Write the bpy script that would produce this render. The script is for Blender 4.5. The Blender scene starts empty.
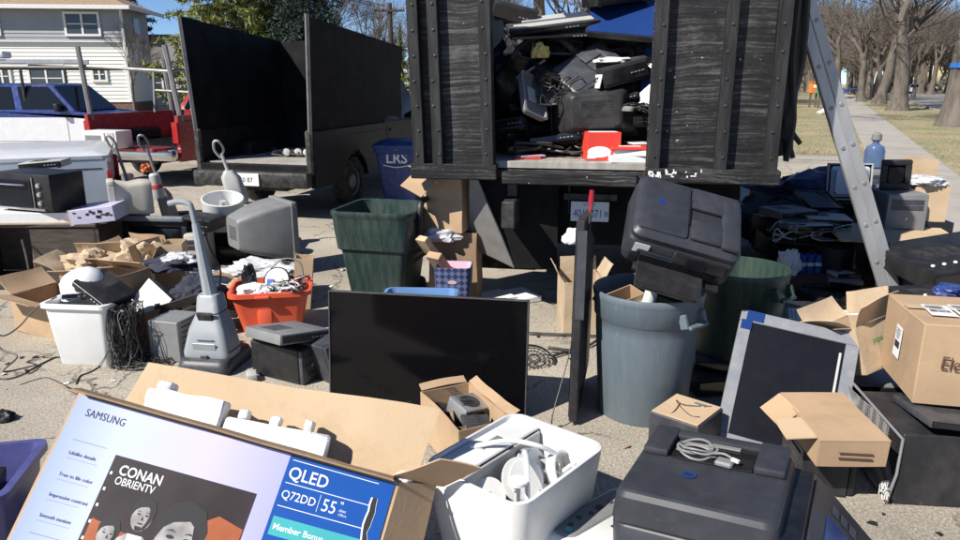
import bpy, bmesh, math, random
from mathutils import Vector as V, Matrix, Euler, noise
R = math.radians
random.seed(11)
SC = bpy.context.scene
COL = SC.collection
PITCH = R(14.8); FOC = 711.0; CAMH = 1.75
_s, _c = math.sin(PITCH), math.cos(PITCH)
def ray(px, py):
    x = (px-480)/FOC; u = (270-py)/FOC
    return V((x, _c+u*_s, -_s+u*_c))
def G(px, py, z=0.0):
    """point of the photograph's sight line at height z"""
    r = ray(px, py); t = (z-CAMH)/r.z
    return V((r.x*t, r.y*t, z))
def P(px, py, Y):
    r = ray(px, py); t = Y/r.y
    return V((r.x*t, Y, CAMH+r.z*t))

# ------------------------------------------------------------------ materials
def _n(nt, t, **k):
    n = nt.nodes.new(t)
    for a, b in k.items(): setattr(n, a, b)
    return n
MATS = {}
def mat(name, col, rough=.5, metal=0., var=.12, scale=6., bump=0., bscale=80., dust=0., dustcol=(.36,.33,.29),
        spec=.5, coat=0., stretch=(1,1,1), scratch=0., flute=0.):
    m = bpy.data.materials.new(name); m.use_nodes = True
    nt = m.node_tree; L = nt.links
    b = nt.nodes['Principled BSDF']
    tc = _n(nt, 'ShaderNodeTexCoord'); oi = _n(nt, 'ShaderNodeObjectInfo')
    add = _n(nt, 'ShaderNodeVectorMath', operation='ADD')
    mul = _n(nt, 'ShaderNodeVectorMath', operation='SCALE'); mul.inputs[3].default_value = 13
    cmb = _n(nt, 'ShaderNodeCombineXYZ')
    for i in range(3): L.new(oi.outputs['Random'], cmb.inputs[i])
    L.new(cmb.outputs[0], mul.inputs[0])
    mp = _n(nt, 'ShaderNodeMapping'); mp.inputs['Scale'].default_value = stretch
    L.new(tc.outputs['Object'], mp.inputs[0])
    L.new(mp.outputs[0], add.inputs[0]); L.new(mul.outputs[0], add.inputs[1])
    n1 = _n(nt, 'ShaderNodeTexNoise'); n1.inputs['Scale'].default_value = scale; n1.inputs['Detail'].default_value = 6
    L.new(add.outputs[0], n1.inputs['Vector'])
    mr = _n(nt, 'ShaderNodeMapRange'); mr.inputs[1].default_value = .3; mr.inputs[2].default_value = .7
    mr.inputs[3].default_value = 1-var; mr.inputs[4].default_value = 1+var
    L.new(n1.outputs[0], mr.inputs[0])
    hsv = _n(nt, 'ShaderNodeHueSaturation'); hsv.inputs['Color'].default_value = (*col, 1)
    L.new(mr.outputs[0], hsv.inputs['Value'])
    out = hsv.outputs[0]
    b.inputs['Roughness'].default_value = rough
    n2 = _n(nt, 'ShaderNodeTexNoise'); n2.inputs['Scale'].default_value = scale*2.3; n2.inputs['Detail'].default_value = 9
    n2.inputs['Roughness'].default_value = .65
    L.new(add.outputs[0], n2.inputs['Vector'])
    if dust > 0:
        r2 = _n(nt, 'ShaderNodeMapRange'); r2.inputs[1].default_value = .42; r2.inputs[2].default_value = .78
        r2.inputs[3].default_value = 0; r2.inputs[4].default_value = dust
        L.new(n2.outputs[0], r2.inputs[0])
        mx = _n(nt, 'ShaderNodeMix', data_type='RGBA')
        L.new(r2.outputs[0], mx.inputs[0]); L.new(out, mx.inputs[6]); mx.inputs[7].default_value = (*dustcol, 1)
        out = mx.outputs[2]
        r3 = _n(nt, 'ShaderNodeMapRange'); r3.inputs[3].default_value = rough; r3.inputs[4].default_value = min(1, rough+.5)
        L.new(r2.outputs[0], r3.inputs[0]); L.new(r3.outputs[0], b.inputs['Roughness'])
    if scratch > 0:
        n4 = _n(nt, 'ShaderNodeTexNoise'); n4.inputs['Scale'].default_value = 30; n4.inputs['Detail'].default_value = 4
        mp2 = _n(nt, 'ShaderNodeMapping'); mp2.inputs['Scale'].default_value = (1, .06, 1); mp2.inputs['Rotation'].default_value = (0.3, .2, .9)
        L.new(add.outputs[0], mp2.inputs[0]); L.new(mp2.outputs[0], n4.inputs['Vector'])
        r4 = _n(nt, 'ShaderNodeMapRange'); r4.inputs[1].default_value = .68; r4.inputs[2].default_value = .72
        r4.inputs[4].default_value = scratch
        L.new(n4.outputs[0], r4.inputs[0])
        mx = _n(nt, 'ShaderNodeMix', data_type='RGBA')
        L.new(r4.outputs[0], mx.inputs[0]); L.new(out, mx.inputs[6]); mx.inputs[7].default_value = (*[min(1, c*2.2+.08) for c in col], 1)
        out = mx.outputs[2]
    L.new(out, b.inputs['Base Color'])
    b.inputs['Metallic'].default_value = metal
    b.inputs['Specular IOR Level'].default_value = spec
    b.inputs['Coat Weight'].default_value = coat; b.inputs['Coat Roughness'].default_value = .08
    if flute > 0:
        # faint corrugation ribs, rubbed patches and dark stains of packing board
        wv = _n(nt, 'ShaderNodeTexWave'); wv.inputs['Scale'].default_value = 26; wv.inputs['Distortion'].default_value = 1.2; wv.inputs['Detail'].default_value = 2; wv.inputs['Detail Scale'].default_value = 2
        L.new(tc.outputs['Object'], wv.inputs['Vector'])
        st = _n(nt, 'ShaderNodeTexNoise'); st.inputs['Scale'].default_value = 3.2; st.inputs['Detail'].default_value = 8; st.inputs['Roughness'].default_value = .7; st.inputs['Distortion'].default_value = .6
        L.new(add.outputs[0], st.inputs['Vector'])
        sr = _n(nt, 'ShaderNodeMapRange'); sr.inputs[1].default_value = .52; sr.inputs[2].default_value = .75; sr.inputs[4].default_value = .5
        L.new(st.outputs[0], sr.inputs[0])
        mx = _n(nt, 'ShaderNodeMix', data_type='RGBA'); L.new(sr.outputs[0], mx.inputs[0]); L.new(out, mx.inputs[6]); mx.inputs[7].default_value = (*[c*.55 for c in col], 1)
        w2 = _n(nt, 'ShaderNodeMapRange'); w2.inputs[3].default_value = 1-flute; w2.inputs[4].default_value = 1+flute*.5; L.new(wv.outputs['Fac'], w2.inputs[0])
        h2 = _n(nt, 'ShaderNodeHueSaturation'); L.new(mx.outputs[2], h2.inputs['Color']); L.new(w2.outputs[0], h2.inputs['Value'])
        L.new(h2.outputs[0], b.inputs['Base Color'])
    if bump > 0:
        n3 = _n(nt, 'ShaderNodeTexNoise'); n3.inputs['Scale'].default_value = bscale; n3.inputs['Detail'].default_value = 5
        L.new(add.outputs[0], n3.inputs['Vector'])
        bp = _n(nt, 'ShaderNodeBump'); bp.inputs['Strength'].default_value = bump; bp.inputs['Distance'].default_value = .01
        L.new(n3.outputs[0], bp.inputs['Height']); L.new(bp.outputs[0], b.inputs['Normal'])
    MATS[name] = m
    return m

mat('black_plastic', (.015,.015,.017), .42, var=.25, dust=.05, bump=.15, bscale=300, spec=.35)
mat('glossy_black', (.010,.010,.012), .14, var=.2, dust=.04)
mat('black_plastic_dusty', (.020,.020,.023), .5, var=.2, dust=.10, bump=.08, bscale=300, scale=3, scratch=.25, spec=.35)
mat('charcoal_plastic', (.042,.046,.056), .42, var=.2, dust=.12, bump=.12, bscale=300)
mat('printer_charcoal', (.032,.035,.044), .42, var=.12, dust=.05, scratch=.08, spec=.4)
mat('grey_plastic', (.19,.195,.20), .5, var=.1, dust=.2, bump=.08, bscale=200)
mat('light_grey_plastic', (.46,.46,.44), .45, var=.08, dust=.2)
mat('beige_plastic', (.50,.47,.40), .5, var=.08, dust=.2)
mat('white_plastic', (.76,.77,.76), .35, var=.05, dust=.12, dustcol=(.45,.42,.38))
mat('white_satin', (.70,.71,.70), .3, var=.06, dust=.2, dustcol=(.5,.47,.42))
mat('foam_white', (.82,.82,.81), .85, var=.03, bump=.5, bscale=160)
mat('bluegrey_can', (.115,.15,.178), .5, var=.06, dust=.12, bump=.08, scale=5, stretch=(2.5,2.5,.3), scratch=.3)
mat('bluegrey_vac', (.28,.305,.33), .35, var=.08, dust=.22, scratch=.2)
mat('green_bin', (.013,.034,.029), .42, var=.15, dust=.14, bump=.08, scale=5, stretch=(2.5,2.5,.3), scratch=.3)
mat('green_can', (.016,.042,.031), .5, var=.15, dust=.14, scale=5, stretch=(2.5,2.5,.3), scratch=.3)
mat('red_tub', (.72,.10,.04), .38, var=.1, dust=.15, scratch=.15)
mat('blue_tub', (.12,.25,.50), .4, var=.1, dust=.15)
mat('purple_tub', (.07,.075,.24), .35, var=.12, dust=.15)
mat('cart_blue', (.018,.045,.20), .45, var=.15, dust=.15)
mat('screen', (.003,.003,.004), .08, var=0, spec=.3)
mat('screen_blue', (.014,.04,.16), .14, var=.04)
mat('lcd_dark', (.006,.007,.011), .3, var=.05, dust=.01, spec=.25)
mat('silver', (.42,.43,.45), .4, metal=.6, var=.1, dust=.25)
mat('silver_plastic', (.20,.215,.24), .38, metal=.2, var=.1, dust=.3, scratch=.2)
mat('aluminium', (.40,.41,.42), .42, metal=.3, var=.15, dust=.35, stretch=(1,1,.2), scratch=.2)
mat('steel', (.26,.25,.24), .5, metal=.3, var=.2, dust=.3)
mat('dark_steel', (.04,.04,.042), .5, metal=.5, var=.3, dust=.3)
mat('chrome', (.6,.6,.6), .15, metal=1, var=.1, dust=.15)
mat('cardboard', (.43,.295,.18), .85, var=.10, scale=4, bump=.1, bscale=60, dust=.15, dustcol=(.5,.38,.26), flute=.02)
mat('cardboard_pale', (.52,.385,.245), .85, var=.08, scale=3, bump=.1, bscale=60, dust=.15, dustcol=(.6,.48,.34), flute=.02)
mat('cardboard_worn', (.30,.20,.12), .9, var=.2, scale=5, bump=.2, bscale=40, dust=.3, dustcol=(.4,.32,.24), flute=.02)
mat('cardboard_dark', (.10,.055,.035), .9, var=.25, scale=5, bump=.2, bscale=40)
mat('kraft_paper', (.48,.37,.25), .9, var=.12, scale=6, bump=.3, bscale=30, flute=.02)
mat('wood_dark', (.045,.032,.024), .5, var=.3, stretch=(1,1,6), scale=3, dust=.15)
mat('paper', (.78,.78,.76), .8, var=.04)
mat('label_white', (.78,.78,.78), .6, var=.03)
mat('ink', (.02,.02,.022), .6, var=.05)
mat('ink_white', (.85,.85,.87), .6, var=.02)
mat('ink_blue', (.03,.10,.35), .5, var=.05)
mat('ink_green', (.10,.30,.06), .6, var=.05)
mat('ink_red', (.55,.05,.04), .5, var=.05)
mat('box_red', (.70,.055,.035), .5, var=.05)
mat('box_blue', (.009,.08,.35), .38, var=.05, coat=.3)
mat('box_lavender', (.42,.45,.76), .38, var=.05, scale=2, coat=.3)
mat('box_purple', (.50,.48,.62), .5, var=.1)
mat('teal', (.06,.40,.42), .4, var=.05)
mat('orange_print', (.42,.12,.045), .4, var=.45, scale=3)
mat('dark_print', (.035,.025,.025), .4, var=.5, scale=4)
mat('grey_print', (.34,.32,.31), .5, var=.5, scale=14)
mat('rubber', (.018,.018,.018), .8, var=.25, dust=.3, bump=.3)
mat('cable_black', (.015,.015,.015), .5, var=.1, dust=.2)
mat('cable_white', (.6,.6,.58), .5, var=.1)
mat('cable_grey', (.2,.2,.2), .5, var=.1)
mat('bag_black', (.012,.012,.013), .38, var=.2, bump=.7, bscale=18)
mat('fabric_navy', (.03,.035,.055), .9, var=.2, bump=.3, bscale=120)
mat('fabric_pink', (.55,.36,.44), .9, var=.1)
mat('paint_red', (.28,.012,.018), .3, var=.12, dust=.25, coat=.4)
mat('paint_blue', (.012,.035,.20), .25, var=.1, dust=.15, coat=.5)
mat('paint_white', (.72,.73,.74), .3, var=.04, dust=.15, coat=.4)
mat('paint_silver', (.55,.61,.70), .3, metal=.1, var=.05, dust=.15, coat=.5)
mat('paint_darkgrey', (.012,.012,.014), .5, var=.2, dust=.06, spec=.25)
mat('paint_grey', (.30,.32,.34), .3, var=.1, coat=.4)
mat('black_board', (.008,.008,.009), .7, var=.35, scale=2, dust=.04, spec=.15, bump=.25, bscale=30)
mat('glass_dark', (.012,.015,.018), .08, var=.05, spec=.45)
mat('tail_red', (.35,.01,.01), .2, var=.05, coat=.5)
mat('orange_paint', (.65,.22,.04), .5, var=.1)
mat('green_paint', (.04,.32,.13), .5, var=.1)
mat('blue_tape', (.03,.16,.50), .5, var=.1)
mat('yellow_item', (.62,.50,.16), .5, var=.15)
mat('bark', (.125,.105,.088), .95, var=.4, scale=5, stretch=(1,1,.25), bump=.8, bscale=14)
mat('bark_dark', (.06,.05,.042), .95, var=.3, scale=5, bump=.5, bscale=14)
mat('twig', (.15,.125,.10), .9, var=.2)
mat('needles', (.23,.25,.075), .7, var=.35, scale=.6)
mat('needles_dark', (.035,.06,.045), .7, var=.35, scale=.6)
mat('house_trim', (.74,.74,.72), .6, var=.03)
mat('siding_white', (.78,.77,.72), .6, var=.04, scale=1.5)
mat('siding_grey', (.33,.34,.37), .6, var=.04, scale=1.5)
mat('siding_yellow', (.62,.56,.36), .6, var=.04)
mat('shingle_tan', (.29,.21,.14), .9, var=.2, scale=9, bump=.5, bscale=25)
mat('shingle_grey', (.16,.155,.15), .9, var=.2, scale=9, bump=.5, bscale=25)
mat('brick', (.17,.10,.075), .9, var=.3, scale=9)
mat('window_glass', (.05,.06,.07), .08, var=.2, scale=1)
mat('curtain', (.35,.35,.36), .7, var=.15)
mat('black_post', (.016,.016,.017), .55, var=.5, scale=7, stretch=(2,2,.25), dust=.16, dustcol=(.2,.195,.19), spec=.3, bump=.2, bscale=40)
mat('bin_rope', (.05,.045,.04), .9, var=.3)
mat('tarp_blue', (.05,.07,.16), .35, var=.3, bump=.5, bscale=12)
mat('film', (.55,.56,.58), .15, var=.25, scale=14, bump=.8, bscale=25)
mat('jug_blue', (.09,.14,.26), .2, var=.2, spec=.7)
mat('floor_board', (.33,.31,.28), .8, var=.25, scale=3, stretch=(6,1,1), bump=.2, dust=.4)

def plywood():
    m = bpy.data.materials.new('black_plywood'); m.use_nodes = True; nt = m.node_tree; L = nt.links
    b = nt.nodes['Principled BSDF']
    tc = _n(nt, 'ShaderNodeTexCoord')
    wn = _n(nt, 'ShaderNodeTexNoise'); wn.inputs['Scale'].default_value = 1.7; wn.inputs['Detail'].default_value = 3
    L.new(tc.outputs['Object'], wn.inputs['Vector'])
    ws = _n(nt, 'ShaderNodeVectorMath', operation='SCALE'); ws.inputs[3].default_value = .14; L.new(wn.outputs['Color'], ws.inputs[0])
    wa = _n(nt, 'ShaderNodeVectorMath', operation='ADD'); L.new(tc.outputs['Object'], wa.inputs[0]); L.new(ws.outputs[0], wa.inputs[1])
    def grain(scl, sx, sz, det, src):
        mp = _n(nt, 'ShaderNodeMapping'); mp.inputs['Scale'].default_value = (sx, 1, sz); L.new(src, mp.inputs[0])
        g = _n(nt, 'ShaderNodeTexNoise'); g.inputs['Scale'].default_value = scl; g.inputs['Detail'].default_value = det; g.inputs['Roughness'].default_value = .7
        L.new(mp.outputs[0], g.inputs['Vector']); return g.outputs[0]
    g1 = grain(7, .30, 9, 8, wa.outputs[0]); g2 = grain(60, .5, 2.5, 4, wa.outputs[0]); g3 = grain(2.2, 1, .6, 6, tc.outputs['Object'])
    m1 = _n(nt, 'ShaderNodeMath', operation='MULTIPLY_ADD'); m1.inputs[1].default_value = .35; L.new(g2, m1.inputs[0]); L.new(g1, m1.inputs[2])
    m2 = _n(nt, 'ShaderNodeMath', operation='MULTIPLY_ADD'); m2.inputs[1].default_value = .55; L.new(g3, m2.inputs[0]); L.new(m1.outputs[0], m2.inputs[2])
    cr = _n(nt, 'ShaderNodeValToRGB'); e = cr.color_ramp.elements
    mr = _n(nt, 'ShaderNodeMapRange'); mr.inputs[1].default_value = .65; mr.inputs[2].default_value = 1.3; L.new(m2.outputs[0], mr.inputs[0])
    e[0].position = .25; e[0].color = (.008,.008,.009,1); e[1].position = .98; e[1].color = (.17,.166,.158,1)
    k = e.new(.5); k.color = (.022,.022,.023,1); k = e.new(.64); k.color = (.07,.068,.066,1)
    L.new(mr.outputs[0], cr.inputs[0])
    fl = _n(nt, 'ShaderNodeTexNoise'); fl.inputs['Scale'].default_value = 30; fl.inputs['Detail'].default_value = 3
    L.new(tc.outputs['Object'], fl.inputs['Vector'])
    fr = _n(nt, 'ShaderNodeMapRange'); fr.inputs[1].default_value = .74; fr.inputs[2].default_value = .76
    L.new(fl.outputs[0], fr.inputs[0])
    mx = _n(nt, 'ShaderNodeMix', data_type='RGBA'); mx.inputs[7].default_value = (.40,.39,.37,1)
    L.new(fr.outputs[0], mx.inputs[0]); L.new(cr.outputs[0], mx.inputs[6])
    L.new(mx.outputs[2], b.inputs['Base Color'])
    b.inputs['Roughness'].default_value = .6; b.inputs['Specular IOR Level'].default_value = .3
    bp = _n(nt, 'ShaderNodeBump'); bp.inputs['Strength'].default_value = .4; bp.inputs['Distance'].default_value = .005
    L.new(m1.outputs[0], bp.inputs['Height']); L.new(bp.outputs[0], b.inputs['Normal'])
    MATS['black_plywood'] = m
plywood()

def ground_mats():
    m = bpy.data.materials.new('asphalt'); m.use_nodes = True; nt = m.node_tree; L = nt.links
    b = nt.nodes['Principled BSDF']; b.inputs['Roughness'].default_value = .9; b.inputs['Specular IOR Level'].default_value = .25
    tc = _n(nt, 'ShaderNodeTexCoord')
    big = _n(nt, 'ShaderNodeTexNoise'); big.inputs['Scale'].default_value = .7; big.inputs['Detail'].default_value = 7
    fine = _n(nt, 'ShaderNodeTexNoise'); fine.inputs['Scale'].default_value = 75; fine.inputs['Detail'].default_value = 6; fine.inputs['Roughness'].default_value = .85
    vor = _n(nt, 'ShaderNodeTexVoronoi'); vor.inputs['Scale'].default_value = 110
    for n in (big, fine, vor): L.new(tc.outputs['Object'], n.inputs['Vector'])
    cr = _n(nt, 'ShaderNodeValToRGB'); e = cr.color_ramp.elements
    e[0].position = .33; e[0].color = (.19,.168,.138,1); e[1].position = .66; e[1].color = (.82,.74,.62,1)
    k = e.new(.5); k.color = (.48,.43,.355,1)
    L.new(fine.outputs[0], cr.inputs[0])
    bm_ = _n(nt, 'ShaderNodeMapRange'); bm_.inputs[1].default_value = .3; bm_.inputs[2].default_value = .7; bm_.inputs[3].default_value = .70; bm_.inputs[4].default_value = 1.18
    L.new(big.outputs[0], bm_.inputs[0])
    hs = _n(nt, 'ShaderNodeHueSaturation'); L.new(cr.outputs[0], hs.inputs['Color']); L.new(bm_.outputs[0], hs.inputs['Value'])
    # stones of the aggregate
    sm = _n(nt, 'ShaderNodeMapRange'); sm.inputs[1].default_value = .0; sm.inputs[2].default_value = .5; sm.inputs[3].default_value = 1.15; sm.inputs[4].default_value = .8
    L.new(vor.outputs['Distance'], sm.inputs[0])
    h2 = _n(nt, 'ShaderNodeHueSaturation'); L.new(hs.outputs[0], h2.inputs['Color']); L.new(sm.outputs[0], h2.inputs['Value'])
    # cracks
    dn = _n(nt, 'ShaderNodeTexNoise'); dn.inputs['Scale'].default_value = 5; dn.inputs['Detail'].default_value = 5
    L.new(tc.outputs['Object'], dn.inputs['Vector'])
    sc = _n(nt, 'ShaderNodeVectorMath', operation='SCALE'); sc.inputs[3].default_value = .35; L.new(dn.outputs['Color'], sc.inputs[0])
    ad = _n(nt, 'ShaderNodeVectorMath', operation='ADD'); L.new(tc.outputs['Object'], ad.inputs[0]); L.new(sc.outputs[0], ad.inputs[1])
    last = h2.outputs[0]
    for scale, wid, reg in ((4.2, .009, .50), (.8, .006, .42)):
        vc = _n(nt, 'ShaderNodeTexVoronoi', feature='DISTANCE_TO_EDGE'); vc.inputs['Scale'].default_value = scale
        L.new(ad.outputs[0], vc.inputs['Vector'])
        lt = _n(nt, 'ShaderNodeMapRange'); lt.inputs[1].default_value = wid*.3; lt.inputs[2].default_value = wid*2; lt.inputs[3].default_value = 1; lt.inputs[4].default_value = 0
        L.new(vc.outputs[0], lt.inputs[0])
        rg = _n(nt, 'ShaderNodeTexNoise'); rg.inputs['Scale'].default_value = .55 if scale > 2 else .9; L.new(tc.outputs['Object'], rg.inputs['Vector'])
        rr = _n(nt, 'ShaderNodeMapRange'); rr.inputs[1].default_value = reg; rr.inputs[2].default_value = reg+.08; rr.inputs[4].default_value = .8
        L.new(rg.outputs[0], rr.inputs[0])
        mu = _n(nt, 'ShaderNodeMath', operation='MULTIPLY'); L.new(lt.outputs[0], mu.inputs[0]); L.new(rr.outputs[0], mu.inputs[1])
        mx = _n(nt, 'ShaderNodeMix', data_type='RGBA'); mx.inputs[7].default_value = (.07,.062,.052,1)
        L.new(mu.outputs[0], mx.inputs[0]); L.new(last, mx.inputs[6]); last = mx.outputs[2]
    # oil stains
    st = _n(nt, 'ShaderNodeTexNoise'); st.inputs['Scale'].default_value = 1.9; st.inputs['Detail'].default_value = 3; L.new(tc.outputs['Object'], st.inputs['Vector'])
    sr = _n(nt, 'ShaderNodeMapRange'); sr.inputs[1].default_value = .64; sr.inputs[2].default_value = .74; sr.inputs[4].default_value = .45
    L.new(st.outputs[0], sr.inputs[0])
    mx = _n(nt, 'ShaderNodeMix', data_type='RGBA'); mx.inputs[7].default_value = (.07,.063,.055,1)
    L.new(sr.outputs[0], mx.inputs[0]); L.new(last, mx.inputs[6]); last = mx.outputs[2]
    L.new(last, b.inputs['Base Color'])
    bp = _n(nt, 'ShaderNodeBump'); bp.inputs['Strength'].default_value = .7; bp.inputs['Distance'].default_value = .006
    L.new(fine.outputs[0], bp.inputs['Height']); L.new(bp.outputs[0], b.inputs['Normal'])
    MATS['asphalt'] = m
    # dry lawn
    m = bpy.data.materials.new('dry_lawn'); m.use_nodes = True; nt = m.node_tree; L = nt.links
    b = nt.nodes['Principled BSDF']; b.inputs['Roughness'].default_value = .95
    tc = _n(nt, 'ShaderNodeTexCoord')
    n1 = _n(nt, 'ShaderNodeTexNoise'); n1.inputs['Scale'].default_value = .45; n1.inputs['Detail'].default_value = 9; n1.inputs['Roughness'].default_value = .62
    n2 = _n(nt, 'ShaderNodeTexNoise'); n2.inputs['Scale'].default_value = 16; n2.inputs['Detail'].default_value = 6
    for n in (n1, n2): L.new(tc.outputs['Object'], n.inputs['Vector'])
    cr = _n(nt, 'ShaderNodeValToRGB'); e = cr.color_ramp.elements
    e[0].position = .40; e[0].color = (.36,.29,.19,1); e[1].position = .64; e[1].color = (.20,.21,.09,1)
    L.new(n1.outputs[0], cr.inputs[0])
    mr = _n(nt, 'ShaderNodeMapRange'); mr.inputs[1].default_value = .3; mr.inputs[2].default_value = .7; mr.inputs[3].default_value = .6; mr.inputs[4].default_value = 1.4
    L.new(n2.outputs[0], mr.inputs[0])
    hs = _n(nt, 'ShaderNodeHueSaturation'); L.new(cr.outputs[0], hs.inputs['Color']); L.new(mr.outputs[0], hs.inputs['Value'])
    L.new(hs.outputs[0], b.inputs['Base Color'])
    bp = _n(nt, 'ShaderNodeBump'); bp.inputs['Strength'].default_value = 1; bp.inputs['Distance'].default_value = .04
    L.new(n2.outputs[0], bp.inputs['Height']); L.new(bp.outputs[0], b.inputs['Normal'])
    MATS['dry_lawn'] = m
ground_mats()
mat('concrete', (.36,.335,.295), .9, var=.15, scale=1.2, bump=.3, bscale=60, dust=.2)
mat('road', (.22,.215,.205), .9, var=.12, scale=1, bump=.2)
mat('grass_blade', (.28,.25,.13), .8, var=.3, scale=.5)

def printed_lavender():
    m = MATS['box_lavender']; nt = m.node_tree; L = nt.links; b = nt.nodes['Principled BSDF']
    tc = _n(nt, 'ShaderNodeTexCoord'); sp = _n(nt, 'ShaderNodeSeparateXYZ'); L.new(tc.outputs['Object'], sp.inputs[0])
    cr = _n(nt, 'ShaderNodeValToRGB'); e = cr.color_ramp.elements
    e[0].position = 0; e[0].color = (.30,.38,.74,1); e[1].position = .80; e[1].color = (.36,.38,.76,1)
    k = e.new(.18); k.color = (.52,.58,.86,1); k = e.new(.48); k.color = (.58,.54,.80,1)
    L.new(sp.outputs[0], cr.inputs[0]); L.new(cr.outputs[0], b.inputs['Base Color'])
printed_lavender()
def pattern_fabric():
    m = mat('fabric_pattern', (.02,.03,.09), .9, var=.1)
    nt = m.node_tree; L = nt.links; b = nt.nodes['Principled BSDF']
    tc = _n(nt, 'ShaderNodeTexCoord'); mp = _n(nt, 'ShaderNodeMapping'); mp.inputs['Scale'].default_value = (30,30,30); mp.inputs['Rotation'].default_value = (0,R(45),0)
    L.new(tc.outputs['Object'], mp.inputs[0])
    w = _n(nt, 'ShaderNodeTexChecker'); w.inputs['Scale'].default_value = 1.0
    w.inputs['Color1'].default_value = (.02,.025,.08,1); w.inputs['Color2'].default_value = (.10,.13,.24,1)
    L.new(mp.outputs[0], w.inputs['Vector']); L.new(w.outputs[0], b.inputs['Base Color'])
pattern_fabric()
def perforated():
    m = mat('perforated', (.5,.5,.5), .4, metal=.6)
    nt = m.node_tree; L = nt.links; b = nt.nodes['Principled BSDF']
    tc = _n(nt, 'ShaderNodeTexCoord')
    v = _n(nt, 'ShaderNodeTexVoronoi'); v.inputs['Scale'].default_value = 85; v.inputs['Randomness'].default_value = .05
    L.new(tc.outputs['Object'], v.inputs['Vector'])
    r = _n(nt, 'ShaderNodeMapRange'); r.inputs[1].default_value = .36; r.inputs[2].default_value = .42
    L.new(v.outputs['Distance'], r.inputs[0])
    mx = _n(nt, 'ShaderNodeMix', data_type='RGBA'); mx.inputs[6].default_value = (.02,.02,.02,1); mx.inputs[7].default_value = (.55,.55,.55,1)
    L.new(r.outputs[0], mx.inputs[0]); L.new(mx.outputs[2], b.inputs['Base Color'])
perforated()

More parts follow.
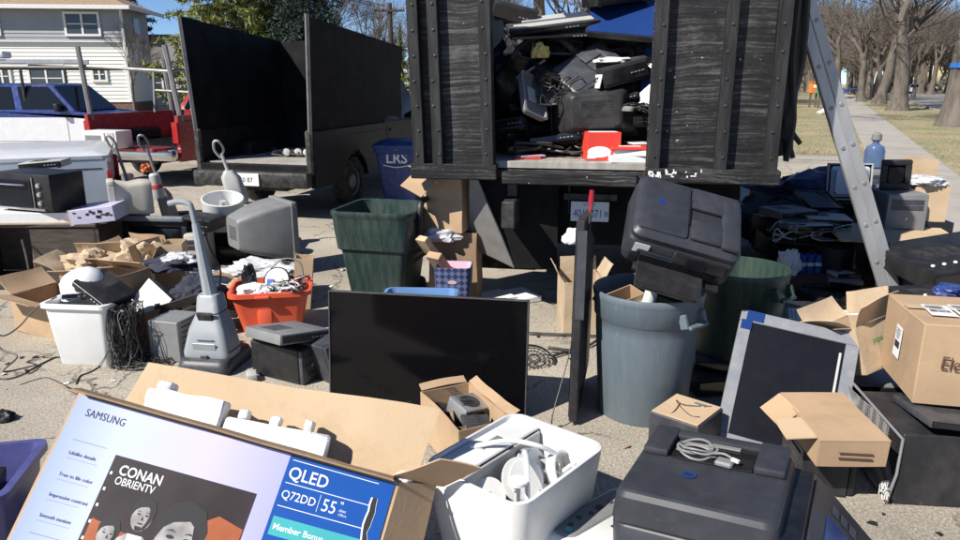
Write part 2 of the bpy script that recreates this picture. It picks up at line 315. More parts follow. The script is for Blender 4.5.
# ------------------------------------------------------------------ mesh builder
def TM(loc=(0,0,0), rot=(0,0,0)):
    return Matrix.Translation(V(loc)) @ Euler([R(a) for a in rot]).to_matrix().to_4x4()
class MB:
    def __init__(s): s.v = []; s.f = []; s.m = []
    def add(s, vs, fs, mx=None, mi=0):
        o = len(s.v)
        s.v += [(mx @ V(p)) if mx is not None else V(p) for p in vs]
        s.f += [tuple(i+o for i in f) for f in fs]; s.m += [mi]*len(fs)
        return s
    def box(s, size, loc=(0,0,0), rot=(0,0,0), bev=.004, seg=1, base=True, sub=0, mi=0, mx=None):
        """box of the given size; loc is the middle of its underside (base) or its centre"""
        bm = bmesh.new()
        bmesh.ops.create_cube(bm, size=1, matrix=Matrix.Translation((0,0,size[2]/2 if base else 0)) @ Matrix.Diagonal((*size,1)))
        if bev > 0:
            bmesh.ops.bevel(bm, geom=bm.edges[:], offset=min(bev, min(size)*.45), segments=seg, profile=.5, affect='EDGES')
        if sub:
            bmesh.ops.subdivide_edges(bm, edges=[e for e in bm.edges if e.calc_length() > max(size)*.12], cuts=sub, use_grid_fill=True)
        bm.verts.index_update()
        M = TM(loc, rot)
        if mx is not None: M = mx @ M
        s.add([v.co for v in bm.verts], [[v.index for v in f.verts] for f in bm.faces], M, mi)
        bm.free(); return s
    def lathe(s, prof, seg=32, mx=None, mi=0, sq=None):
        """prof: (radius, z) pairs; sq: squareness / aspect as (ax, ay)"""
        vs = []; fs = []
        n = len(prof)
        for r, z in prof:
            for k in range(seg):
                a = 2*math.pi*k/seg
                vs.append((r*math.cos(a)*(sq[0] if sq else 1), r*math.sin(a)*(sq[1] if sq else 1), z))
        for i in range(n-1):
            for k in range(seg):
                k2 = (k+1) % seg
                fs.append((i*seg+k, i*seg+k2, (i+1)*seg+k2, (i+1)*seg+k))
        if prof[0][0] > 1e-4: fs.append(tuple(reversed(range(seg))))
        if prof[-1][0] > 1e-4: fs.append(tuple((n-1)*seg+k for k in range(seg)))
        return s.add(vs, fs, mx, mi)
    def rings(s, rs, mx=None, cap0=True, cap1=True, seg=5, mi=0):
        """loft rounded rectangles: (z, hx, hy, r[, ox, oy])"""
        vs = []; fs = []; n = 4*(seg+1)
        for q in rs:
            z, hx, hy, r = q[:4]; ox, oy = (q[4], q[5]) if len(q) > 4 else (0, 0)
            r = min(r, hx*.98, hy*.98)
            for c, (sx, sy) in enumerate(((1,1),(-1,1),(-1,-1),(1,-1))):
                for k in range(seg+1):
                    a = math.pi/2*(c+k/seg)
                    vs.append((ox+sx*(hx-r)+r*math.cos(a), oy+sy*(hy-r)+r*math.sin(a), z))
        for i in range(len(rs)-1):
            for k in range(n):
                k2 = (k+1) % n
                fs.append((i*n+k, i*n+k2, (i+1)*n+k2, (i+1)*n+k))
        if cap0: fs.append(tuple(reversed(range(n))))
        if cap1: fs.append(tuple((len(rs)-1)*n+k for k in range(n)))
        return s.add(vs, fs, mx, mi)
    def prism(s, poly, t, mx=None, mi=0):
        """polygon in local XY extruded by t along +Z"""
        n = len(poly)
        vs = [(p[0], p[1], 0) for p in poly]+[(p[0], p[1], t) for p in poly]
        fs = [tuple(reversed(range(n))), tuple(range(n, 2*n))]+[(i, (i+1) % n, n+(i+1) % n, n+i) for i in range(n)]
        return s.add(vs, fs, mx, mi)
    def panel(s, c, t=.005, n=1, warp=0., mi=0, seed=0):
        """four corners in order, thickness t behind, n x n grid that may be warped"""
        c = [V(p) for p in c]; nn = (c[1]-c[0]).cross(c[3]-c[0]).normalized()
        vs = []; m = n+1
        for side in (0, 1):
            for j in range(m):
                for i in range(m):
                    a, b = i/n, j/n
                    p = (c[0]*(1-a)+c[1]*a)*(1-b)+(c[3]*(1-a)+c[2]*a)*b
                    if warp: p = p+nn*warp*noise.noise(p*3.1+V((seed, seed, 0)))*2
                    vs.append(p-nn*t*side)
        fs = []
        for j in range(n):
            for i in range(n):
                k = j*m+i; fs.append((k, k+1, k+m+1, k+m)); k += m*m; fs.append((k, k+m, k+m+1, k+1))
        o = m*m
        for i in range(n):
            fs.append((i, i+o, i+1+o, i+1)); k = n*m+i; fs.append((k, k+1, k+1+o, k+o))
            k = i*m; fs.append((k, k+m, k+m+o, k+o)); k = i*m+n; fs.append((k, k+o, k+m+o, k+m))
        return s.add(vs, fs, None, mi)
    def tube(s, pts, r, seg=8, smooth=0, mx=None, mi=0, cap=True, r1=None):
        pts = [V(p) for p in pts]
        if smooth:
            q = []; n = len(pts)
            for i in range(n-1):
                p0, p1, p2, p3 = pts[max(i-1,0)], pts[i], pts[i+1], pts[min(i+2,n-1)]
                for k in range(smooth):
                    t = k/smooth
                    q.append(.5*((2*p1)+(-p0+p2)*t+(2*p0-5*p1+4*p2-p3)*t*t+(-p0+3*p1-3*p2+p3)*t**3))
            q.append(pts[-1]); pts = q
        n = len(pts); vs = []; fs = []
        up = None
        for i, p in enumerate(pts):
            d = (pts[min(i+1,n-1)]-pts[max(i-1,0)])
            d = d.normalized() if d.length > 1e-9 else V((0,0,1))
            if up is None:
                up = V((0,0,1)) if abs(d.z) < .9 else V((1,0,0))
            x = d.cross(up)
            if x.length < 1e-6: x = d.cross(V((1,.3,0)))
            x.normalize(); y = x.cross(d).normalized(); up = y
            rr = r if r1 is None else r+(r1-r)*i/(n-1)
            for k in range(seg):
                a = 2*math.pi*k/seg
                vs.append(p+x*rr*math.cos(a)+y*rr*math.sin(a))
        for i in range(n-1):
            for k in range(seg):
                k2 = (k+1) % seg
                fs.append((i*seg+k, (i+1)*seg+k, (i+1)*seg+k2, i*seg+k2))
        if cap: fs += [tuple(range(seg)), tuple(reversed(range((n-1)*seg, n*seg)))]
        return s.add(vs, fs, mx, mi)
    def disc(s, r, t, mx=None, seg=28, mi=0): return s.lathe([(r,0),(r,t)], seg, mx, mi)
    def wobble(s, amp, freq=3., seed=0.):
        for i, p in enumerate(s.v):
            s.v[i] = p+noise.noise_vector(p*freq+V((seed, seed*1.7, 0)))*amp
        return s
    def xf(s, M): s.v = [M @ p for p in s.v]; return s
    def build(s, name, m, parent=None, smooth=35):
        me = bpy.data.meshes.new(name); me.from_pydata([tuple(p) for p in s.v], [], s.f)
        ms = m if isinstance(m, (list, tuple)) else [m]
        for q in ms: me.materials.append(MATS[q])
        if len(ms) > 1: me.polygons.foreach_set('material_index', s.m)
        if smooth:
            me.polygons.foreach_set('use_smooth', [True]*len(me.polygons)); me.set_sharp_from_angle(angle=R(smooth))
        me.validate(); me.update()
        o = bpy.data.objects.new(name, me); COL.objects.link(o)
        if parent is not None: o.parent = parent
        return o
def tag(o, label=None, cat=None, group=None, kind=None):
    if label: o['label'] = label
    if cat: o['category'] = cat
    if group: o['group'] = group
    if kind: o['kind'] = kind
    return o
def T(name, label, cat, loc=(0,0,0), rot=0, group=None):
    o = bpy.data.objects.new(name, None); COL.objects.link(o); o.empty_display_size = .1
    o.location = loc
    o.rotation_euler = (0,0,R(rot)) if not isinstance(rot, (tuple, list)) else [R(a) for a in rot]
    return tag(o, label, cat, group)
def copy_tree(o, parent=None):
    c = o.copy(); COL.objects.link(c)
    if parent is not None: c.parent = parent
    for ch in [k for k in o.children]: copy_tree(ch, c)
    return c
def box(size, loc=(0,0,0), rot=(0,0,0), bev=.004, seg=1, **k): return MB().box(size, loc, rot, bev, seg, **k)
def text(body, size, mx, name='lettering', m='ink', parent=None, align='LEFT', sx=1., bold=0., spacing=1.):
    cu = bpy.data.curves.new('t', 'FONT'); cu.body = body; cu.size = size; cu.align_x = align
    cu.extrude = .0002; cu.offset = bold; cu.resolution_u = 3; cu.space_character = spacing
    ob = bpy.data.objects.new('t', cu); COL.objects.link(ob)
    dg = bpy.context.evaluated_depsgraph_get(); dg.update()
    me = bpy.data.meshes.new_from_object(ob.evaluated_get(dg))
    bpy.data.objects.remove(ob); bpy.data.curves.remove(cu)
    me.transform(mx @ Matrix.Diagonal((sx,1,1,1)))
    me.name = name; me.materials.clear(); me.materials.append(MATS[m])
    o = bpy.data.objects.new(name, me); COL.objects.link(o)
    if parent is not None: o.parent = parent
    return o
FRONT = Matrix(((1,0,0,0),(0,0,-1,0),(0,1,0,0),(0,0,0,1)))   # text plane standing up, facing -Y
# ------------------------------------------------------------------ camera, light
cam = bpy.data.cameras.new('camera'); co = bpy.data.objects.new('camera', cam); COL.objects.link(co); SC.camera = co
cam.sensor_width = 36; cam.lens = 36*FOC/960; cam.clip_end = 2000; cam.clip_start = .05
co.location = (0,0,CAMH); co.rotation_euler = (R(90)-PITCH, 0, 0)
SUNAZ = V((-.80,-.60,0)).normalized(); SUNEL = 43
w = bpy.data.worlds.new('World'); SC.world = w; w.use_nodes = True
nt = w.node_tree; sk = _n(nt, 'ShaderNodeTexSky', sky_type='NISHITA'); sk.sun_disc = False
sk.sun_elevation = R(SUNEL); sk.sun_rotation = math.atan2(SUNAZ.x, SUNAZ.y); sk.air_density = .8; sk.dust_density = .05; sk.ozone_density = 6; sk.altitude = 2500
nt.links.new(sk.outputs[0], nt.nodes['Background'].inputs[0]); nt.nodes['Background'].inputs[1].default_value = .09
sl = bpy.data.lights.new('sun', 'SUN'); sl.energy = 5.0; sl.angle = R(.53); sl.color = (1,.945,.86)
so = bpy.data.objects.new('sun', sl); COL.objects.link(so)
sd = V((SUNAZ.x*math.cos(R(SUNEL)), SUNAZ.y*math.cos(R(SUNEL)), math.sin(R(SUNEL))))
so.rotation_euler = sd.to_track_quat('Z', 'Y').to_euler()
SC.view_settings.view_transform = 'Standard'; SC.view_settings.look = 'None'; SC.view_settings.exposure = .5; SC.view_settings.gamma = 1
SC.view_settings.use_curve_mapping = False

# ------------------------------------------------------------------ ground
def sheet(name, pts, m, z, kind='structure', t=None):
    o = MB()
    if t: o.prism([(p[0], p[1]) for p in pts], t, TM((0,0,z)))
    else: o.add([(p[0], p[1], z) for p in pts], [tuple(range(len(pts)))])
    return tag(o.build(name, m, smooth=0), kind=kind)
sheet('ground', [(-400,-60),(400,-60),(400,600),(-400,600)], 'asphalt', 0)
D = V((.435,.90,0)).normalized(); N = V((D.y,-D.x,0))
S0 = V((9.2,17.0,0))
def al(a, b): q = S0+D*a+N*b; return (q.x, q.y)
sheet('path', [al(-1.0,-12),al(-1.0,0),al(-1.0,0.0),al(.2,0),al(.2,-12)], 'concrete', .008)
sheet('apron', [al(-14,1.45),al(-3.2,1.45),al(-3.2,12),al(-14,12)], 'concrete', .024)
sheet('lawn', [al(.2,-30),al(.2,0),al(200,0),al(200,-60)], 'dry_lawn', .012)
sheet('verge', [al(-14,1.45),al(-14,4.9),al(200,4.9),al(200,1.45)], 'dry_lawn', .02)
# pavement slabs laid one by one in a single walk, joints between them
mb = MB()
for i in range(-9, 110):
    a = i*1.45
    p = [al(a+.012,0),al(a+1.438,0),al(a+1.438,1.43),al(a+.012,1.43)]
    mb.prism([(q[0],q[1]) for q in p][::-1], .03+.004*random.random(), TM((0,0,0)))
tag(mb.build('pavement', 'concrete', smooth=0), kind='structure')
mb = MB(); mb.prism([al(-14,4.9),al(200,4.9),al(200,5.05),al(-14,5.05)][::-1], .12); tag(mb.build('kerb', 'concrete', smooth=0), kind='structure')
sheet('road', [al(-14,5.05),al(-14,14.5),al(200,14.5),al(200,5.05)], 'road', .012)
sheet('far_verge', [al(-14,14.5),al(-14,60),al(220,60),al(220,14.5)], 'dry_lawn', .016)
sheet('front_lawn', [(-60,24),(-8,24),(2,60),(-60,60)], 'dry_lawn', .012)
# short dry grass
mb = MB(); vs = []; fs = []
for i in range(26000):
    if i % 3: a = random.random()**1.6*45+.3; b = -random.random()*11
    else: a = random.random()**1.6*45-6; b = 1.5+random.random()*3.3
    x, y = al(a, b); h = .02+.045*random.random(); w_ = .006+.008*random.random(); an = random.random()*math.pi
    dx, dy = math.cos(an)*w_, math.sin(an)*w_
    k = len(vs); vs += [(x-dx,y-dy,.012),(x+dx,y+dy,.012),(x+random.uniform(-.03,.03),y+random.uniform(-.03,.03),.012+h)]; fs.append((k,k+1,k+2))
mb.add(vs, fs); tag(mb.build('grass', 'grass_blade', smooth=0), 'short dry grass on the lawn and the verge', 'grass', kind='stuff')

# ------------------------------------------------------------------ trees
def bare_mesh(seed, height, rad, levels=5, fork=.35, spread=38, kids=4, lean=(0,0), tseg=9, thin=.72):
    rnd = random.Random(seed); tr = MB(); tw = MB()
    def go(p, d, L, r, lv):
        n = 5 if lv < 2 else 3
        pts = [p]; q = p.copy(); dd = d.copy()
        for i in range(n):
            dd = (dd+V((rnd.uniform(-1,1),rnd.uniform(-1,1),rnd.uniform(-.5,.9)))*(.10 if lv < 1 else .22)).normalized()
            q = q+dd*L/n; pts.append(q.copy())
        tgt = tr if lv == 0 else tw
        r1 = max(.006, r*(.62 if lv < levels else .3))
        tgt.tube(pts, r, seg=(tseg if lv == 0 else 6 if lv == 1 else 4 if lv == 2 else 3), r1=r1, cap=False)
        if lv >= levels: return
        k = kids if lv < levels-1 else kids+1
        for i in range(k):
            t = 1 if i == 0 else rnd.uniform(.45 if lv else .7, 1)
            j = t*n; a = int(min(j, n-1)); bp = pts[a].lerp(pts[a+1], j-a)
            ax = V((rnd.uniform(-1,1),rnd.uniform(-1,1),rnd.uniform(-1,1))).cross(dd).normalized()
            nd = Matrix.Rotation(R(rnd.uniform(.5,1.25)*(spread if i else spread*.45)), 3, ax) @ dd
            if nd.z < -.05: nd.z = abs(nd.z)*.5; nd.normalize()
            go(bp, nd, L*rnd.uniform(.62,.88)*(thin/.72)*(1 if lv else (1-fork)*1.5), r1*rnd.uniform(.55,.85) if i else r1*.95, lv+1)
    # flared foot
    d0 = V((lean[0],lean[1],1)).normalized()
    tr.tube([V((0,0,-.1)), d0*.12, d0*.45, d0*1.0], rad*1.75, seg=tseg, r1=rad*1.0, cap=False)
    go(d0*.9, d0, height*fork, rad*1.02, 0)
    tr.wobble(rad*.13, 1.2/rad*.5, seed)
    return tr, tw
PROT = {}
def bare_tree(kind, loc, rot, s, label, group=None, name='bare_tree'):
    if kind not in PROT:
        seed, h, r, lv, fk, sp, kd, ln = kind
        tr, tw = bare_mesh(seed, h, r, lv, fk, sp, kd, ln)
        PROT[kind] = (tr, tw)
        a = T(name, label, 'tree', loc, rot, group)
        t = tr.build('trunk', 'bark', a, 60); c = tw.build('crown', 'bark', a, 60)
        PROT[kind] = a
    else:
        a = copy_tree(PROT[kind]); a.location = loc; a.rotation_euler = (0,0,R(rot)); tag(a, label, 'tree', group)
    a.scale = (s,s,s)
    return a
K1 = (3, 13, .46, 6, .34, 44, 4, (.05,.0)); K2 = (8, 14, .40, 5, .30, 38, 4, (-.12,.05)); K3 = (21, 12, .34, 5, .25, 46, 4, (.1,.05)); K4 = (33, 11, .16, 5, .25, 30, 4, (0,0))
def onroad(px, py, z=0): return G(px, py, z)
g_ = 'street trees along the verge'
bare_tree(K1, G(897,111), 40, 1.0, 'thick grey tree forking into three limbs on the verge', g_)
bare_tree(K2, G(879,104), 200, 1.0, 'tree leaning to the right behind the thick forked tree', g_)
bare_tree(K3, G(861,102), 100, .95, 'dark leaning tree nearest to the path of the street trees', g_)
t = bare_tree(K1, G(956,127), 150, 1.12, 'massive ridged trunk with a blue band at the right edge', g_)
mb = MB(); mb.lathe([(.46,2.05),(.50,2.05),(.495,2.22),(.46,2.22)], 24); b_ = mb.build('trunk_band', 'blue_tape', t)
bare_tree(K4, G(913,98), 10, 1.1, 'thin bare tree at the kerb beyond the thick forked tree', g_)
bare_tree(K3, G(930,95), 300, 1.1, 'bare tree across the street above the parked cars', g_)
bare_tree(K2, G(838,99), 30, 1.0, 'bare tree at the back of the lawn left of the pavement', None)
bare_tree(K4, (-18.0,38.0,0), 60, .50, 'small bare bush tree in front of the white house corner', None)
bare_tree(K4, (-7.6,33,0), 200, .92, 'slender bare tree above the plywood sided truck', None)
bare_tree(K4, (-8.5,41,0), 20, .9, 'bare tree with upright pale branches next to the dark spruce', None)
bare_tree(K2, (3.2,45,0), 140, .95, 'bare tree seen over the load of the black truck, left one', None)
bare_tree(K3, (6.0,50,0), 40, 1.1, 'bare tree seen over the load of the black truck, right one', None)
# the far wood reads as one mass
rnd = random.Random(5); fw = MB()
tr0, tw0 = bare_mesh(77, 12, .2, 4, .22, 40, 5, (0,0), 4)
tr1, tw1 = bare_mesh(78, 11, .2, 4, .16, 48, 5, (0,0), 4)
for i in range(60):
    a = rnd.uniform(26, 112); b = rnd.uniform(-38,-5)
    q = al(a, b); s = rnd.uniform(.8,1.3)
    if G(805,100).x > q[0]*1.0 and q[0]/q[1] < .30: pass
    M = TM((q[0],q[1],0),(0,0,rnd.uniform(0,360))) @ Matrix.Diagonal((s,s,s,1))
    for src in ((tr0,tw0) if i % 2 else (tr1,tw1)):
        o = len(fw.v); fw.v += [M @ p for p in src.v]; fw.f += [tuple(k+o for k in f) for f in src.f]; fw.m += [0]*len(src.f)
for i in range(75):
    a = rnd.uniform(62, 190); b = rnd.choice([rnd.uniform(15,60), rnd.uniform(15,22), rnd.uniform(2,4)])
    q = al(a, b); s = rnd.uniform(.9,1.4)
    M = TM((q[0],q[1],0),(0,0,rnd.uniform(0,360))) @ Matrix.Diagonal((s,s,s,1))
    for src in ((tr0,tw0) if i % 2 else (tr1,tw1)):
        o = len(fw.v); fw.v += [M @ p for p in src.v]; fw.f += [tuple(k+o for k in f) for f in src.f]; fw.m += [0]*len(src.f)
for i in range(120):
    px_ = rnd.uniform(792, 1015); Y_ = rnd.uniform(105, 240); q = P(px_, 82, Y_); s = rnd.uniform(1.3,1.8)*(Y_/130)**.8
    M = TM((q.x,q.y,0),(0,0,rnd.uniform(0,360))) @ Matrix.Diagonal((s,s,s,1))
    for src in ((tr0,tw0) if i % 2 else (tr1,tw1)):
        o = len(fw.v); fw.v += [M @ p for p in src.v]; fw.f += [tuple(k+o for k in f) for f in src.f]; fw.m += [0]*len(src.f)
tag(fw.build('far_wood', 'twig', smooth=0), 'leafless wood behind the lawn and street', 'wood', kind='stuff')
# undergrowth
ug = MB(); vs=[]; fs=[]
for i in range(16000):
    a = rnd.uniform(40, 120); b = rnd.uniform(-40,-9)
    q = al(a, b); z = rnd.random()**1.5*3.6; d = V((rnd.uniform(-1,1),rnd.uniform(-1,1),rnd.uniform(-.3,1))).normalized()
    p = V((q[0],q[1],z)); e = d.cross(V((0,1,.2))).normalized()*.02; L_ = rnd.uniform(.5,1.3)
    k = len(vs); vs += [p-e,p+e,p+d*L_]; fs.append((k,k+1,k+2))
ug.add(vs, fs); tag(ug.build('undergrowth', 'twig', smooth=0), 'brown leafless brush at the back of the lawn', 'brush', kind='stuff')

def conifer(label, loc, h, r0, mt, seed, z0=1.2, dens=1.0, droop=.25, tri=.13):
    rnd = random.Random(seed)
    a = T('conifer', label, 'tree', loc)
    MB().tube([(0,0,-.1),(0,0,h*.5),(0,0,h)], .22, 8, r1=.03).build('trunk', 'bark_dark', a)
    br = MB(); vs = []; fs = []
    z = z0
    while z < h-.2:
        k = (h-z)/(h-z0); rr = r0*(k**.8)*rnd.uniform(.8,1.1)
        nb = max(4, int(8*k+3))
        a0 = rnd.random()*6.28
        for i in range(nb):
            an = a0+6.28*i/nb+rnd.uniform(-.25,.25); L_ = rr*rnd.uniform(.72,1.15)
            d = V((math.cos(an), math.sin(an), 0)); pts = []
            for j in range(6):
                t = j/5; pts.append(V((0,0,z))+d*L_*t+V((0,0,L_*(.16*t-droop*t*t)+.22*L_*max(0,t-.75))))
            br.tube(pts, .03*k+.012, 4, r1=.006, cap=False)
            m_ = int(34*L_*dens)
            for j in range(m_):
                t = .18+.82*rnd.random()**.75; q = t*5; u = int(min(q,4)); p = pts[u].lerp(pts[u+1], q-u)
                side = V((-d.y,d.x,0))*rnd.uniform(-1,1)*(.42*L_*(1.08-t))
                p = p+side+V((0,0,-abs(rnd.gauss(0,.08))-side.length*.15))
                for _ in range(3):
                    o = V((rnd.gauss(0,1),rnd.gauss(0,1),rnd.gauss(0,.7))).normalized()
                    e = o.cross(V((rnd.uniform(-1,1),rnd.uniform(-1,1),1))).normalized()*tri*.16
                    k3 = len(vs); vs += [p-e,p+e,p+o*tri*rnd.uniform(.7,1.5)]; fs.append((k3,k3+1,k3+2))
        z += rnd.uniform(.22,.38)
    c = MB(); c.add(vs, fs); c.build('crown', mt, a, 0); br.build('branches', 'bark_dark', a)
    return a
conifer('yellow green pine behind the dark side boards', (-10.2,31,0), 9.5, 3.4, 'needles', 1, dens=1.3, tri=.22)
conifer('second pine, standing left of the dark spruce', (-9.0,33,0), 9.0, 2.3, 'needles', 4, dens=.9, tri=.22)
conifer('dark spruce with hanging branches right of the pines', (-6.9,30,0), 10.5, 2.5, 'needles_dark', 2, dens=.75, droop=.6, tri=.2)
conifer('dark evergreen rising behind the white house', (-24.5,50,0), 13, 3.6, 'needles_dark', 3, dens=.8, tri=.3)
conifer('small narrow evergreen beside the black truck', (-4.05,38,0), 4.6, .62, 'needles', 6, z0=.3, dens=2.2, tri=.16)

# ------------------------------------------------------------------ houses
def window(parent, x, z, w, h, y=0, panes=2, curtain=True):
    f = MB()
    f.box((w+.24,.11,.12),(x,y-.055,z+h/2+.0),bev=.004).box((w+.24,.11,.12),(x,y-.055,z-h/2-.12),bev=.004)
    f.box((.12,.10,h),(x-w/2-.06,y-.05,z-h/2),bev=.004).box((.12,.10,h),(x+w/2+.06,y-.05,z-h/2),bev=.004)
    for k in range(1, panes): f.box((.1,.07,h),(x-w/2+w*k/panes,y-.065,z-h/2),bev=.004)
    for k in range(panes):
        f.box((w/panes-.1,.05,.05),(x-w/2+w*(k+.5)/panes,y-.06,z-.02),bev=.002)
    o = f.build('window', 'house_trim', parent)
    MB().box((w,.02,h),(x,y-.055,z-h/2),bev=0).build('pane', 'window_glass', o)
    return o
def siding(x0, x1, z0, z1, y, step=.2, mx=None):
    m = MB(); z = z0
    while z < z1-.01:
        t = min(step, z1-z)
        m.add([(x0,y-.035,z),(x1,y-.035,z),(x1,y-.002,z+t),(x0,y-.002,z+t),(x0,y,z),(x1,y,z)], [(0,1,2,3),(4,5,1,0),(0,3,4),(1,5,2)], mx); z += t
    return m
hs = T('two_storey_house', 'two storey white and grey sided house with tan hip roof', 'house', (-18.95,40,0), 5)
# local: right front corner at x=0,y=0; facade runs to -x, depth +y
MB().box((16,3.5,.7),(-8,1.77,0),bev=0).build('foundation', 'brick', hs)
siding(-16,0,.7,3.85,0).box((16,.02,3.15),(-8,.012,.7),bev=0).build('wall', 'siding_white', hs, 0)
siding(-16,0,3.85,5.6,-.12).box((16,3.5,1.75),(-8,1.64,3.85),bev=0).build('upper_wall', 'siding_grey', hs, 0)
MB().box((15.98,3.4,3.14),(-8,1.8,.7),bev=0).build('core_wall', 'siding_white', hs)
MB().box((16.1,.05,.05),(-8,-.15,3.81),bev=.005).box((.14,.08,4.8),(-.07,-.17,.7),bev=.005).build('corner_board', 'house_trim', hs)
rf = MB(); e = .55
rf.add([(-16-e,-e-.1,5.58),(e,-e-.1,5.58),(e,4+e,5.58),(-16-e,4+e,5.58),(-12,2,7.2),(-3.0,2,7.2)], [(0,1,5,4),(1,2,5),(2,3,4,5),(3,0,4),(0,3,2,1)])
ro = rf.build('roof', 'shingle_tan', hs, 0)
MB().tube([(-4.6,.6,6.0),(-4.6,.6,6.9)],.06).build('vent_pipe','steel',ro)
MB().box((17.2,.12,.2),(-8,-.68,5.43),bev=.01).box((.12,5.2,.2),(.58,1.9,5.43),bev=.01).build('gutter', 'house_trim', hs)
for (x, z, w_, h_) in ((-2.1,4.72,1.6,1.0),(-7.1,4.72,1.5,1.0)): window(hs, x, z, w_, h_, -.12)
for (x, z, w_, h_) in ((-4.35,1.95,1.65,1.15),(-6.6,2.05,.7,.8),(-1.6,2.15,.6,.55)): window(hs, x, z, w_, h_, 0)
sw = MB()
for z0 in (4.6,): sw.box((.06,.8,.9),(.01,1.6,z0-.35),bev=.003)
sw.build('side_window', 'window_glass', hs)
h2 = T('neighbour_house', 'low white neighbour house with a grey shingle roof', 'house', (-19.3,47,0))
MB().box((6.5,8,2.7),(0,4.03,.0),bev=0).build('wall', 'siding_white', h2)
siding(-3.25,3.25,.3,2.9,0).build('front_wall', 'siding_white', h2, 0)
MB().add([(-3.7,-.5,2.75),(3.7,-.5,2.75),(3.7,4,4.9),(-3.7,4,4.9),(3.7,8.5,2.75),(-3.7,8.5,2.75)],[(0,1,2,3),(3,2,4,5),(0,3,5),(1,4,2),(0,5,4,1)]).build('roof','shingle_grey',h2,0)
MB().box((.95,.05,2.0),(.4,-.04,.3)).build('door','light_grey_plastic',h2)
window(h2,-1.6,1.7,1.2,1.1,-.02); window(h2,2.2,1.7,1.0,1.1,-.02)
h3 = T('yellow_house', 'pale yellow house across the street behind bare trees', 'house', (104,168,0), -24)
MB().box((14,9,6),(0,4.5,0),bev=0).build('wall','siding_yellow',h3)
MB().add([(-7.6,-.6,5.9),(7.6,-.6,5.9),(7.6,9.6,5.9),(-7.6,9.6,5.9),(-7.6,4.5,9.2),(7.6,4.5,9.2)],[(0,1,5,4),(1,2,5),(2,3,4,5),(3,0,4),(0,3,2,1)]).build('roof','shingle_grey',h3,0)
for x in (-5,-1.5,2,5.3):
    for z in (1.8,4.6): window(h3,x,z,1.2,1.3,-.02)

# ------------------------------------------------------------------ utility pole with wires
up = T('utility_pole', 'wooden utility pole with a crossarm above the plywood sided truck', 'pole', P(392,82,50)*1.0)
up.location.z = 0
MB().tube([(0,0,0),(0,0,6.8)],.19,10,r1=.15).build('post','bark_dark',up)
MB().box((2.0,.12,.14),(0,-.15,6.25)).build('crossarm','bark_dark',up)
mb = MB()
for x in (-.9,-.45,.45,.9): mb.lathe([(.05,0),(.07,.1),(.04,.2),(.02,.26)],8,TM((x,-.15,6.39)))
mb.build('insulators','grey_plastic',up)
wr = MB()
b0 = up.location+V((-.9,-.15,6.6)); b1 = V((-26,36,12.5))
for dx in (0,.6): wr.tube([b0+V((dx,0,0)), b0.lerp(b1,.33)+V((dx,0,-.7)), b0.lerp(b1,.66)+V((dx,0,-.7)), b1+V((dx,0,0))], .03, 4, smooth=5)
tag(wr.build('overhead_wires','cable_black'), 'thin overhead wires running left from the pole', 'wires')

# ------------------------------------------------------------------ roadside boxes on posts
def postbox(label, px, py, m, w_, h_):
    p = G(px, py); a = T('post_box', label, 'box', p)
    MB().box((w_,.5,h_),(0,0,1.0-.0),bev=.02).build('body', m, a)
    MB().box((w_+.08,.58,.07),(0,0,1.0+h_),bev=.02).build('lid', m, a)
    for x in (-w_*.32, w_*.32): MB().box((.1,.1,1.0),(x,0,0)).build('leg','bark',a)
    MB().box((w_*.6,.02,h_*.28),(0,-.262,1.0+h_*.5),bev=.004).build('notice','label_white',a)
postbox('orange box on wooden legs beside the green one', 812, 107.5, 'orange_paint', .62, .72)
postbox('green box with a pale notice on wooden legs', 821.5, 108.5, 'green_paint', .78, .8)
tag(MB().box((1.0,.4,.12),(0,0,.0),rot=(0,-28,0),bev=.01).xf(TM(G(827,110,.25))).build('leaning_board','house_trim'),'pale board leaning beside the green box','board')
# ------------------------------------------------------------------ vehicles
YZ = Matrix(((0,0,1,0),(1,0,0,0),(0,1,0,0),(0,0,0,1)))   # local (x,y)->(world y,z), extrude along +x
def wheel(parent, x, y, r, wdt=.22, side=1):
    M = Matrix.Translation((x,y,r)) @ Matrix.Rotation(R(90)*side, 4, 'Y')
    h = wdt/2
    t = MB().lathe([(r*.62,-h),(r*.9,-h),(r*.98,-h*.8),(r,-h*.4),(r,h*.4),(r*.98,h*.8),(r*.9,h),(r*.62,h),(r*.6,h*.6)], 28, M).build('wheel','rubber',parent)
    MB().lathe([(r*.61,h*.55),(r*.56,h*.8),(r*.5,h*.45),(r*.3,h*.55),(r*.24,h*.8),(r*.1,h*.85),(.001,h*.86)], 20, M).build('rim','steel',t)
    return t
def arc(yc, zc, r, a0, a1, n=9):
    return [(yc+r*math.cos(R(a0+(a1-a0)*i/n)), zc+r*math.sin(R(a0+(a1-a0)*i/n))) for i in range(n+1)]
